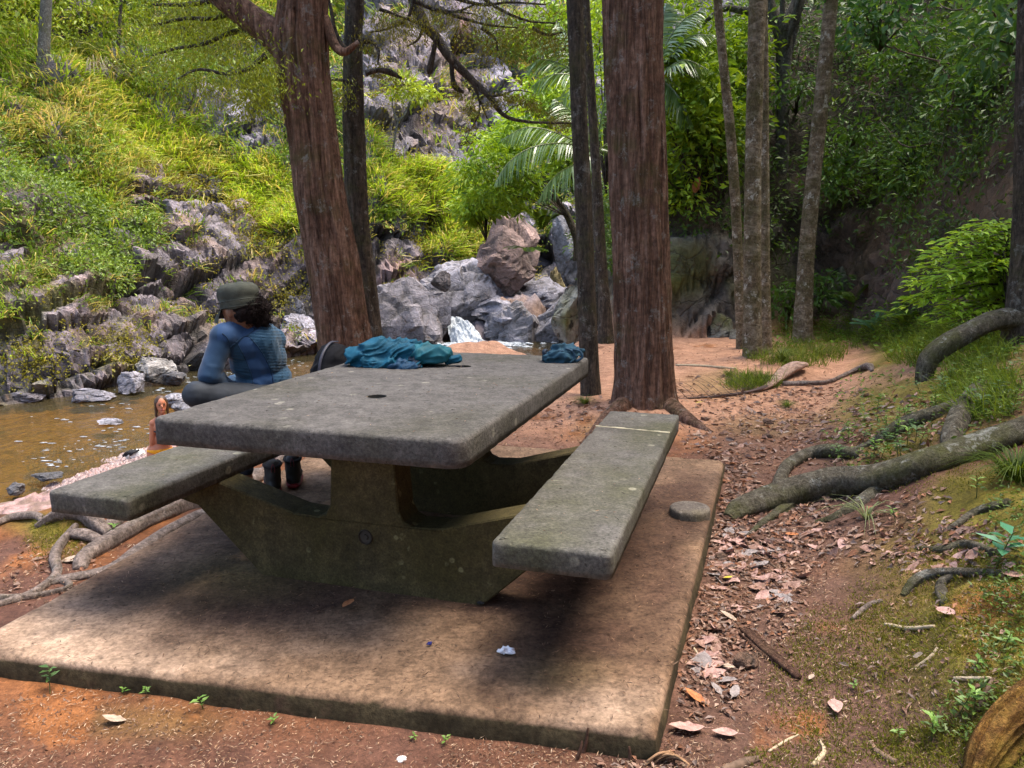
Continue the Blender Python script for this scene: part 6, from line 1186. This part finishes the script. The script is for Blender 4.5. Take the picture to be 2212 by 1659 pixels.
n = 420; a_ = np.concatenate([g.uniform(.03, TW-.03, 260), g.uniform(1.29, 1.61, 100), g.uniform(-.41, -.09, 60)]); b_ = g.uniform(.03, 1.82, n); P = L2W(a_, b_, np.where((a_ > 0) & (a_ < TW), ZT, .459)); V, Fq, cc = lay_leaves(P, np.tile([0, 0, 1.], (n, 1)), g.uniform(.006, .02, n), g.uniform(.0015, .004, n), [(.14, .08, .05), (.06, .04, .03), (.26, .17, .11), (.04, .03, .025)], .4, .2); obj('table_needles', mesh('table_needles', V, Fq, M['dry'], col=cc, smooth=False), None, None, 'stuff')
# moss and low growth on the bank
P, N = scatter_px([(1950, 1480, 300, 170, 3), (2050, 1300, 220, 120, 2), (1980, 1010, 200, 60, .8), (2050, 960, 180, 90, 1), (1850, 1390, 150, 90, 1.2), (2080, 1620, 200, 60, 1.4), (125, 1165, 70, 55, .6), (1900, 900, 200, 80, .6), (1730, 1640, 120, 30, .3)], 9000); ok = ~inside(P[:, 0], P[:, 1], PADP); P, N = np.repeat(P[ok], 3, 0), np.repeat(N[ok], 3, 0); P = P + g.normal(size=P.shape)*[.012, .012, .002]
t_ = g.uniform(size=(len(P), 1)); V, Fs = blades(P, N + g.normal(size=P.shape)*.5, g.normal(size=P.shape), g.uniform(.008, .022, len(P)), .003, .8); c = np.array([.075, .075, .012])*(1-t_) + np.array([.21, .21, .025])*t_
obj('moss', mesh('moss', V, Fs, M['grass'], col=np.repeat(c, 5, 0), smooth=False), None, None, 'stuff')
P, N = scatter_px([(1900, 700, 220, 45, 3), (2050, 740, 160, 60, 3), (2000, 860, 200, 60, 1.2), (2150, 800, 90, 120, 1.5), (2180, 1180, 60, 150, 1.6), (2170, 1400, 70, 160, 1.6), (1750, 735, 120, 25, 1), (2120, 1560, 100, 60, .8), (2080, 900, 130, 60, .8), (1860, 960, 80, 60, .8)], 5200)
dd = np.linalg.norm(P, axis=1); hgt = g.uniform(.01, .10, len(P))*np.clip(dd/8, .4, 1); P2 = P + np.c_[g.normal(size=(len(P), 2))*.02, hgt]; D_ = nrm(g.normal(size=P.shape)*[1, 1, .3]); L = np.clip(dd*.006, .018, .06)*g.uniform(.6, 1.4, len(P)); V, Fq = leaves(P2, D_, nrm(g.normal(size=P.shape)*.4 + [0, 0, 1.]), L, L*.5); t_ = g.uniform(size=(len(P), 1)); farb = np.clip((dd-5)/4, 0, 1)[:, None]
c = (np.array([.05, .085, .014])*(1-t_) + np.array([.12, .19, .03])*t_)*(1-farb) + (np.array([.06, .13, .012])*(1-t_) + np.array([.19, .33, .02])*t_)*farb; obj('ground_cover', mesh('ground_cover', V, Fq, M['leaf'], col=np.repeat(c, 4, 0), smooth=False), None, None, 'stuff')
P, N = scatter_px([(1900, 725, 230, 35, 2), (2050, 760, 150, 40, 1.5), (1720, 770, 110, 25, 1), (1625, 832, 60, 12, .35), (2120, 850, 90, 60, .8)], 1500); P = np.repeat(P, 6, 0); N = np.repeat(N, 6, 0); P = P + g.normal(size=P.shape)*[.03, .03, 0]; t_ = g.uniform(size=(len(P), 1)); V, Fs = blades(P, N + g.normal(size=P.shape)*.35, g.normal(size=P.shape), g.uniform(.05, .22, len(P)), .006, 1.1); obj('bank_grass', mesh('bank_grass', V, Fs, M['grass'], col=np.repeat(np.array([.07, .11, .014])*(1-t_) + np.array([.20, .27, .03])*t_, 5, 0), smooth=False), None, None, 'stuff')
P, N = scatter_px(soil_areas, 5000); ok = ~inside(P[:, 0], P[:, 1], PADP) & (P[:, 2] > -1); P = P[ok]; tv = np.array([[1, 0, -.3], [-.5, .87, -.3], [-.5, -.87, -.3], [0, 0, .7]]); s_ = (np.linalg.norm(P, axis=1)*.0012*g.uniform(.5, 2.2, len(P))**1.5).clip(.002, .014)[:, None, None]; V = (tv[None] + .25*g.normal(size=(len(P), 4, 3)))*s_ + P[:, None]; k = np.arange(len(P))*4; t_ = g.uniform(size=(len(P), 1))
obj('soil_grit', mesh('soil_grit', V.reshape(-1, 3), np.concatenate([np.stack([k, k+1, k+3], 1), np.stack([k+1, k+2, k+3], 1), np.stack([k+2, k, k+3], 1)]), M['dry'], col=np.repeat(np.array([.07, .04, .03])*(1-t_) + np.array([.30, .18, .12])*t_, 4, 0), smooth=False), None, None, 'stuff')
# gravel on the bar
P, N = scatter_px([(200, 1000, 150, 45, 2), (280, 970, 70, 40, 1.5), (120, 1035, 70, 25, 1)], 3500); ok = P[:, 2] < -1.2; P = P[ok]; mb = MB(); tv = np.array([[1, 0, -.3], [-.5, .87, -.3], [-.5, -.87, -.3], [0, 0, .6]]); s_ = g.uniform(.015, .05, len(P))[:, None, None]; aa = g.uniform(0, 6.28, len(P)); ca, sa = np.cos(aa), np.sin(aa)
V = np.stack([tv[:, 0]*ca[:, None] - tv[:, 1]*sa[:, None], tv[:, 0]*sa[:, None] + tv[:, 1]*ca[:, None], np.tile(tv[:, 2], (len(P), 1))], -1)*s_ + P[:, None]; k = np.arange(len(P))*4; Fq = np.concatenate([np.stack([k, k+1, k+3], 1), np.stack([k+1, k+2, k+3], 1), np.stack([k+2, k, k+3], 1)]); t_ = g.uniform(size=(len(P), 1)); obj('gravel', mesh('gravel', V.reshape(-1, 3), Fq, M['dry'], col=np.repeat(np.array([.22, .15, .14])*(1-t_) + np.array([.52, .42, .40])*t_, 4, 0), smooth=False), None, None, 'stuff')

# large fallen leaves, one by one
def leafmesh(sd, serr=False):
    g = np.random.default_rng(sd); n = 9; s = np.linspace(0, 1, n); w = .5*.46*np.sin(np.pi*s**.85)**.8*(1 + .08*g.normal(size=n)); curl = g.uniform(.05, .35); bend = g.uniform(-.1, .4); V = []
    for j in (-1, -.5, 0, .5, 1): V.append(np.stack([s-.5 + .0*s, j*w + .06*bend*np.sin(3*s), curl*.35*(j*w/.23)**2*.5 + .10*bend*(2*s-1)**2 + .012*g.normal(size=n)*(abs(j) > .6)], 1))
    V = np.concatenate(V); V[:, 2] -= V[:, 2].min(); F_ = grid_faces(5, n); st = np.array([[-.5, 0, .01], [-.72, .02, .03], [-.72, .035, .03], [-.48, .02, .01]]); return np.vstack([V, st]), np.vstack([F_, [[45, 46, 47, 48]]])
def dryleafmat(name, c1, c2, c3):
    t = NT(name); co = t.co(); n = t.noise(co, 5, 5, .6); n2 = t.noise(co, 40, 3); w = t.n('ShaderNodeTexWave'); t.l(co, w.inputs['Vector']); w.inputs['Scale'].default_value = 9; w.inputs['Distortion'].default_value = 3
    c = t.ramp(n, (.3, c1), (.5, c2), (.72, c3)); c = t.mix(1, c, t.ramp(n2, (.3, .7), (.7, 1.2)), 'MULTIPLY'); t.pbr(c, .6, .3, t.bump(w.outputs[1], .3, .02)); return t.m
LM = {'brown': dryleafmat('brown_dead_leaf', (.13, .065, .05), (.26, .145, .11), (.38, .24, .19)), 'pink': dryleafmat('pinkish_dead_leaf', (.26, .13, .11), (.42, .25, .215), (.52, .35, .30)), 'pale': dryleafmat('pale_dead_leaf', (.24, .17, .13), (.37, .28, .21), (.47, .38, .29)), 'grey': dryleafmat('grey_dead_leaf', (.17, .14, .135), (.26, .22, .21), (.34, .29, .28)), 'orange': dryleafmat('orange_dead_leaf', (.24, .075, .03), (.42, .15, .055), (.5, .22, .09)), 'yellow': dryleafmat('yellow_leaf', (.45, .33, .03), (.62, .5, .05), (.68, .58, .12))}
LMESH = {(k, i): mesh('fallen_leaf', *leafmesh(900+i), m) for k, m in LM.items() for i in range(4)}
def put_leaf(u, v, L, kind, label, rz=None, tilt=.2, group=None, i=0, on=None):
    if on is None:
        h = TREE.ray_cast(CAM, Vector(ray(u, v)).normalized(), 60)
        if h[0] is None: return None
        p, n_ = np.array(h[0]), np.array(h[1])
    else: p, n_ = on, np.array([0, 0, 1.])
    if on is None:
        e_ = float(sdp(np.array([p[0]]), np.array([p[1]]), pad_ol)[0])
        if group and e_ > -.05: return None
        if e_ > 0: p = atz(u, v, .004); n_ = np.array([0, 0, 1.])
    o = obj('fallen_leaf', LMESH[(kind, i % 4)], None, p + n_*(.004 if group else .016)); o.scale = (L, L*g.uniform(.8, 1.15), L); q_ = Vector(nrm(n_ + g.normal(size=3)*tilt)).to_track_quat('Z', 'Y'); o.rotation_euler = (q_.to_matrix() @ Matrix.Rotation(g.uniform(0, 6.28) if rz is None else rz, 3, 'Z')).to_euler(); return tag(o, label, 'leaf', group)
for k, (u, v, L, kd, rz, lab) in enumerate([(1805, 1535, .095, 'pink', .9, 'large pinkish dead leaf lying alone on the mossy slope at lower right'), (1482, 1580, .11, 'pink', .5, 'large ragged pinkish-tan dead leaf by the near right corner of the pad'), (1563, 1592, .08, 'pink', 1.5, 'pinkish pointed dead leaf with stalk, right of the large ragged leaf'), (1588, 1502, .065, 'grey', .6, 'round grey dead leaf in the litter right of the pad'), (1572, 1338, .075, 'pale', 1.5, 'pale pointed dead leaf standing out in the litter beside the pad'), (1572, 1254, .05, 'yellow', .2, 'small yellow leaf in the brown litter right of the pad'), (1748, 1158, .09, 'brown', 1.6, 'rounded pinkish-brown leaf in the litter left of the arching sedge'), (1710, 1160, .07, 'orange', .2, 'orange dead leaf next to the rounded pinkish-brown leaf'), (752, 1312, .075, 'orange', .1, 'orange-brown leaf lying on the pad in front of the table'), (248, 1562, .075, 'pale', .9, 'pale dead leaf on the bare soil at lower left'), (160, 1215, .12, 'pale', .7, 'pale curled leaf among the roots left of the pad'), (1500, 1512, .08, 'orange', 1.4, 'orange-brown leaf against the right edge of the pad'), (1570, 1448, .06, 'pale', 1.3, 'cream pointed leaf right of the pad, above the round grey leaf'), (2095, 868, .10, 'pink', 1.2, 'pink dead leaf high on the right-hand bank'), (2150, 880, .11, 'orange', 1.4, 'curled orange leaf beside the pink one on the right-hand bank'), (2050, 1328, .09, 'pink', .6, 'pinkish leaf on the moss below the thin surface root'), (2110, 1205, .12, 'brown', .2, 'dark curled leaf above the thin surface root'), (1997, 692, .10, 'yellow', .3, 'yellow leaf under the layered bright shrub'), (1510, 873, .10, 'yellow', .1, 'yellow leaf on the path right of the big trunk'), (1780, 765, .12, 'orange', .4, 'reddish leaf beside the grass at the foot of the right-leaning trunk'), (1295, 752, .16, 'orange', .1, 'reddish dead frond tip on the ground behind the thin straight trunk'), (1990, 1424, .05, 'pale', .8, 'small white-grey leaf on the moss at lower right'), (1752, 1472, .045, 'pale', .2, 'little pale crumpled leaf at the lower end of the broken stick'), (2190, 1250, .1, 'brown', 1, 'brown leaf under the broad-leaved seedling at right')]):
    put_leaf(u, v, L, kd, lab, rz, .15, None, k)
SPOTS = [((1555, 1225, 45, 55), 'by the pad edge, beside the yellow leaf', 11), ((1655, 1255, 55, 40), 'between pad and moss, right of the yellow leaf', 10), ((1535, 1415, 30, 55), 'beside the pad near the broken stick', 10), ((1578, 1165, 35, 25), 'just below the tip of the thick root', 8), ((1660, 1185, 45, 22), 'under the thick root, by the rounded leaf', 9)]
for kd, wd in (('brown', 'dull brown'), ('pink', 'pinkish'), ('grey', 'greyish')):
    for c_, where, n in SPOTS:
        for k in range(int(n*1.3) if kd == 'brown' else n+2 if kd == 'pink' else n//2): put_leaf(c_[0] + g.normal()*c_[2]*.6, c_[1] + g.normal()*c_[3]*.7, g.uniform(.065, .125), kd, '%s dead leaf %s' % (wd, where), None, .28, '%s leaves %s' % (wd, where), k)
for k in range(34): put_leaf(g.uniform(1500, 1990), g.uniform(850, 985), g.uniform(.05, .10), ['brown', 'pink', 'pale'][k % 3], 'dead leaf scattered on the earth path behind the pad', None, .2, 'leaves scattered on the path', k)
for k in range(22): put_leaf(g.uniform(1750, 2190), g.uniform(1120, 1240), g.uniform(.05, .10), ['brown', 'pink'][k % 2], 'dead leaf caught on the slope above the thin surface root', None, .3, 'leaves on the slope above the thin root', k)

# seedlings
def seedling_mesh(sd, n, L, W, cols, h=.06):
    g = np.random.default_rng(sd); mb = MB(); lean = g.normal(size=2)*.01; mb.add(*tube(np.array([[0, 0, -.01, .0022], [lean[0], lean[1], h*.5, .0018], [lean[0]*2, lean[1]*2, h, .0012]]), 6, 5), (.08, .10, .03))
    for j in range(n):
        a = j*2.4 + g.normal()*.3; z = h*(.45 + .55*j/n); p = np.array([lean[0]*2*z/h, lean[1]*2*z/h, z]); d = np.array([math.cos(a), math.sin(a), g.uniform(.05, .5)]); l = L*g.uniform(.7, 1.2); V, Fq = leaves(p[None], d[None], np.array([[0, 0, 1.]]) - .2*d[None], l, l*W, .12); mb.add(V, Fq, np.asarray(cols[0]) + (np.asarray(cols[1])-np.asarray(cols[0]))*g.uniform())
    V, Fs = mb.get(); return mesh('seedling', V, Fs, M['leaf'], col=mb.col(), smooth=False)
SG = ((.08, .16, .03), (.20, .34, .06)); ST = ((.03, .13, .07), (.08, .25, .13)); SM = [seedling_mesh(700+i, 6+i, .04, .45, SG, .05 + .015*i) for i in range(4)]; SB_ = seedling_mesh(720, 9, .075, .42, ST, .11); SMd = [seedling_mesh(730+i, 9, .045, .5, ((.035, .075, .02), (.10, .20, .05)), .10) for i in range(2)]
def put_seed(me, u, v, s, label, group=None, rz=None): o = obj('seedling', me, None, hit(u, v)[0]); o.scale = (s, s, s); o.rotation_euler = (0, 0, g.uniform(0, 6.28) if rz is None else rz); return tag(o, label, 'seedling', group)
for u, v, s, me, lab in [(440, 1532, .75, SM[1], 'star-shaped bright seedling at the foot of the pad\'s front face'), (108, 1500, .8, SMd[0], 'leafy seedling at the foot of the pad, far left'), (268, 1500, .5, SM[0], 'tiny seedling left of the star-shaped one at the pad\'s foot'), (318, 1506, .55, SM[2], 'tiny pale seedling just left of the star-shaped one'), (592, 1566, .55, SM[0], 'tiny two-leaved seedling right of the star-shaped one at the pad\'s foot'), (960, 1612, .45, SM[1], 'tiny seedling in front of the pad\'s middle'), (895, 1600, .4, SM[0], 'tiny round-leaved seedling left of the pad\'s middle'), (2150, 1225, 1.25, SB_, 'broad-leaved blue-green seedling on the bank near the right edge'), (2110, 1075, 1.0, SM[3], 'leafy seedling in front of the thick root near the right edge'), (1935, 1125, .8, SM[2], 'seedling right of the arching sedge'), (2165, 1405, .9, SM[1], 'pale green seedling on the moss near the right edge'), (2110, 1450, .8, SM[0], 'green seedling left of the pale one on the moss'), (2012, 1600, .9, SM[3], 'upright bright seedling at lower right above the rotten log'), (2070, 1545, .9, SM[2], 'seedling above the rotten log at lower right'), (1945, 1600, .6, SM[1], 'small seedling on dark moss at lower right'), (1845, 1490, .5, SM[0], 'tiny yellow-green seedling amid moss'), (250, 1165, .9, SM[3], 'weed growing on the roots left of the pad'), (2105, 1540, .8, SM[3], 'seedling beside the dark twig at lower right'), (1915, 965, 1.2, SMd[1], 'leafy seedling where the second root enters the soil')]: put_seed(me, u, v, s, lab)
for k in range(26): put_seed([SM[2], SM[3], SMd[0], SMd[1]][k % 4], g.uniform(1800, 1985), g.uniform(900, 1000), g.uniform(.7, 1.3), 'seedling in the bright patch between the path and the mossy roots', 'seedlings between the path and the roots')
for k in range(22): put_seed([SMd[0], SMd[1], SM[3]][k % 3], g.uniform(1985, 2190), g.uniform(790, 900), g.uniform(.8, 1.5), 'dark leafy seedling high on the bank beside the arching root', 'seedlings beside the arching root')

# ------------------------------------------------------------------ sticks, log, fallen frond, litter of people
wood = barkmat('split_wood', [(.06, .03, .022), (.15, .075, .05), (.27, .15, .10), (.40, .27, .19)], mossamt=0, lam=0, zs=.05, sc=30); twm = plain('twig_bark', (.13, .085, .06), .85, .2, .4, 40, .4); palew = plain('pale_twig', (.42, .33, .22), .8, .2, .3, 40, .3)
def stick(name, label, cat, pts, mat, sides=8, **k): V, Fs = tube(grd_tube(pts), max(12, len(pts)*10), sides, lambda a, s, r: 1 + .12*np.sin(3*a + s*9) + .08*np.sin(s*40), **k); o = V[0].copy(); return tag(obj(name, mesh(name, V - o, Fs, mat), None, o), label, cat)
bsk = thing('broken_stick', 'broken red-brown fibrous stick lying in the litter right of the pad', 'stick', hit(1610, 1372)[0])
for d_, r_ in ((0, .016), (9, .010), (-7, .008)): part('split_half', *tube(grd_tube([(1606 + d_, 1368 - d_*.4, r_, .9), (1650 + d_, 1408 - d_*.6, r_*1.05, .9), (1690 + d_*.5, 1440, r_, .9), (1726 - abs(d_), 1470 - abs(d_), r_*.7, .9)]), 30, 9, lambda a, s, r: 1 + .25*np.sin(5*a)*np.cos(s*11), flat=.7), wood, bsk)
mb = MB()
for k in range(26): a = np.array([1640 + g.normal()*14, 1412 + g.normal()*10]); b = a + g.normal(size=2)*18; mb.add(*tube(grd_tube([(a[0], a[1], .0015, 4), ((a+b)[0]/2 + 4, (a+b)[1]/2 - 6, .0015, 9), (b[0], b[1], .001, 3)]), 8, 4))
part('frayed_fibres', *mb.get(), twm, bsk, kind='stuff')
lg = thing('rotten_log', 'rotten yellow-orange mossy log at the bottom right corner', 'log', hit(2180, 1600)[0])
lw = barkmat('rotten_wood', [(.06, .035, .012), (.26, .12, .03), (.44, .24, .06), (.55, .42, .11)], moss=(.20, .17, .015), mossamt=.55, lam=.1, zs=1, sc=22)
part('wood', *tube(grd_tube([(2110, 1690, .03, .2), (2135, 1655, .045, .5), (2170, 1610, .052, .5), (2220, 1570, .056, .5), (2300, 1520, .058, .5)]), 70, 60, lambda TH, SS, r: bark_disp(71, .5, 40, None, 5, .2)(TH, SS, r)*(1 - .38*np.clip(np.cos(TH-1.2)*2-1.1, 0, 1))), lw, lg)
stick('branch', 'curved grey stick with a knob lying on the mound right of the fallen frond', 'stick', [(1690, 832, .022, .7), (1740, 832, .024, .9), (1790, 828, .022, .9), (1830, 812, .020, 1.2), (1855, 802, .026, 1.3), (1876, 800, .040, 1.0), (1884, 803, .015, .5)], M['root'], 10)
for pts, mt, lab in [([(1312, 1470, .003), (1308, 1490, .004), (1288, 1505, .004), (1265, 1517, .003)], twm, 'thin curved dark twig on the pad near its right front corner'), ([(1163, 1430, .003), (1178, 1448, .003), (1190, 1466, .002)], palew, 'thin straw on the pad below the white paper'), ([(1270, 1470, .003), (1252, 1485, .003)], twm, 'short dark twig left of the curved one on the pad'), ([(1912, 1352, .007, .8), (1960, 1362, .008, 1), (2018, 1356, .006, .8)], palew, 'pale peeled twig on the moss at right'), ([(1975, 1445, .004), (2010, 1420, .005), (1915 + 110, 1400, .004)], palew, 'thin pale twig below the peeled twig'), ([(2112, 1540, .006, .9), (2130, 1500, .007, 1.2), (2145, 1470, .006, 1)], twm, 'dark twig leaning on the moss at lower right'), ([(2060, 1470, .006, 1), (2142, 1470, .006, 1)], palew, 'straight pale twig beside the dark leaning twig'), ([(1660, 1625, .004), (1700, 1600, .004), (1725, 1588, .003)], palew, 'pale twig on bare soil at the bottom right'), ([(1755, 1655, .006), (1780, 1625, .007), (1770, 1600, .005)], palew, 'pale stub at the bottom edge right of the pad'), ([(1880, 1605, .006), (1898, 1628, .008), (1935, 1650, .009)], twm, 'forked grey twig on the moss at the bottom'), ([(1560, 1670, .012), (1610, 1650, .012), (1640, 1640, .008)], twm, 'dark rotten twig at the bottom edge right of the pad'), ([(1495, 1395, .004), (1520, 1432, .004)], palew, 'paired pale stalks against the pad\'s right edge'), ([(1460, 790, .012, .6), (1520, 792, .014, .6), (1590, 798, .012, .6)], palew, 'long pale stick lying across the path behind the big trunk'), ([(1610, 1180, .004), (1680, 1230, .005), (1690, 1240, .004)], twm, 'slender twig across the leaf litter'), ([(1840, 1340, .008, .5), (1875, 1312, .010, .8), (1905, 1298, .006, .3)], M['root'], 'small mossy root stub left of the thin surface root')]:
    stick('twig', lab, 'twig', pts, mt, 6)
# upright dry stalks and a sheaf of strips at the pad's front
for u, v, du, h_, lab in [(1238, 1655, 18, .07, 'dry broken stalk sticking up before the pad\'s right front'), (1357, 1660, 2, .06, 'short dry stalk sticking up near the pad\'s right front corner'), (1255, 1640, 14, .09, 'thin dry stalk leaning beside the broken stalk')]:
    p = atz(u, v, -.10); q = p + np.array([du*.0014, .01, h_]); V, Fs = tube(np.array([[*p, .006], [*((p+q)/2 + [.004, 0, 0]), .0055], [*q, .003]]), 14, 7); tag(obj('stalk', mesh('stalk', V-p, Fs, wood), None, p), lab, 'stalk')
strw = plain('dry_strip', (.26, .15, .08), .8, .2, .4, 30, .3)
sh = thing('reed_bundle', 'sheaf of dry tan strips at the near right corner of the pad', 'dry strips', atz(1430, 1648, -.1))
for k in range(11):
    a = atz(1385 + k*6, 1665 - k*2, -.09) + [0, 0, .012*(k % 3)]; b = atz(1445 + k*4.5, 1618 + k*3.5, -.05); part('strip', *tube(np.array([[*a, .004], [*((a+b)/2 + [0, 0, .012]), .005], [*b, .003]]), 10, 6, flat=.4), strw if k % 3 else wood, sh)
# fallen palm frond: broad sheath, stalk and dark leaflets
ff = thing('fallen_palm_frond', 'fallen palm frond with broad tan sheath lying beside the path', 'palm frond', hit(1690, 838)[0])
fp = [(1735, 798, .055, 1.0), (1722, 806, .085, 1.0), (1700, 815, .085, .9), (1678, 828, .06, .8), (1655, 842, .035, .8), (1620, 850, .022, .9), (1560, 858, .016, 1), (1500, 862, .012, 1), (1440, 866, .008, 1)]
sm = barkmat('palm_sheath', [(.12, .06, .045), (.30, .19, .14), (.45, .31, .25), (.55, .42, .35)], mossamt=0, lam=0, zs=1, sc=8, strength=.4)
P_ = grd_tube(fp); part('sheath', *tube(P_[:6], 60, 22, lambda a, s, r: 1 - .25*np.exp(-((a-4.7)/.5)**2), flat=.55), sm, ff); part('stalk', *tube(P_[4:], 40, 9, flat=.6), plain('dark_frond_stalk', (.06, .035, .03), .6), ff)
for k in range(26):
    s_ = k/26; i0 = resample(P_[4:], 60)[int(8 + s_*50), :3]; sd_ = 1 if k % 2 else -1; L_ = .34*(1-.4*s_); d = nrm(np.array([-.75, .35*sd_, .55 if sd_ > 0 else .05])); q = np.array([[*i0, .004], [*(i0 + d*L_*.5 + [0, 0, .02]), .004], [*(i0 + d*L_ - [0, 0, .03*(sd_ < 0)]), .0015]]); part('leaflet', *tube(q, 8, 5, flat=.4), plain('dark_leaflet', (.05, .03, .025), .6) if k == 0 else bpy.data.materials['dark_leaflet'], ff)
# round concrete plug at the right edge of the pad
p = atz(1490, 1112, .0); th = np.linspace(0, 2*np.pi, 48, endpoint=False); rw = []
for r_, z in ((.098, -.06), (.100, .02), (.098, .034), (.092, .041), (.07, .043), (.001, .044)): rw.append(np.stack([r_*np.cos(th)*(1 + .015*np.sin(3*th)), r_*np.sin(th), np.full(48, z)], 1))
tag(obj('concrete_plug', mesh('concrete_plug', np.concatenate(rw), grid_faces(6, 48, True), concrete('plug_concrete', (.135, .115, .10), (.07, .06, .055), (.12, .10, .06), .1, (.32, .29, .26), 2)), None, p), 'round flat grey disc set at the right edge of the pad', 'concrete disc')
# scraps on the pad
def paper(name, label, cat, u, v, r, c, sd, h=.35, n=26):
    p = atz(u, v, .004); V, Fs = sphere((0, 0, 0), (r, r*.72, r*h), n, 14); V = V*(1 + .55*facet(V/r*1.2 + sd, .6, sd, 1.2)[:, None]*.8 + .22*fbm(V/r*2.5 + sd, 3, sd)[:, None]); V[:, 2] -= V[:, 2].min(); o = obj(name, mesh(name, V, Fs, plain(name + '_surface', c, .7, .3, .12), smooth=False), None, p); return tag(o, label, cat)
paper('crumpled_paper', 'crumpled white paper tissue lying on the pad', 'paper', 1093, 1412, .026, (.78, .78, .84), 3); paper('wrapper_scrap', 'tiny shiny dark blue wrapper scrap on the pad', 'wrapper', 928, 1394, .008, (.02, .025, .16), 5, .6); paper('bottle_cap', 'small black cap lying on the pad in front of the table foot', 'cap', 1040, 1306, .013, (.012, .012, .016), 7, .5); paper('crumpled_paper', 'tiny white scrap on the soil in front of the pad', 'paper', 868, 1645, .012, (.75, .73, .70), 9, .5)
# stones on the path and slope
for u, v, r_, lab in [(1785, 1085, .04, 'small tan stone in the litter under the thick root'), (1606, 1440, .05, 'dark clod of earth above the broken stick'), (1527, 1010, .03, 'small stone at the far right corner of the pad'), (1560, 1205, .03, 'brown stone in the litter beside the pad'), (1660, 915, .05, 'pale stone half sunk in the path'), (1660, 945, .035, 'small grey stone on the path'), (1524, 908, .04, 'dark stone at the root of the big trunk')]:
    p = hit(u, v)[0]; boulder('stone', lab, p + [0, 0, r_*.25], (r_, r_*.8, r_*.55), int(u), (.32, .19, .125), n=18, cat='stone')
# red dead leaf caught high on the slope
hh = hit(1505, 400); o = obj('fallen_leaf', LMESH[('orange', 1)], None, at(1505, 400, hh[0][1]-.35)); o.scale = (.28, .28, .28); o.rotation_euler = (R(80), R(-70), R(20)); tag(o, 'bright orange dead leaf caught upright on the dark slope', 'leaf')
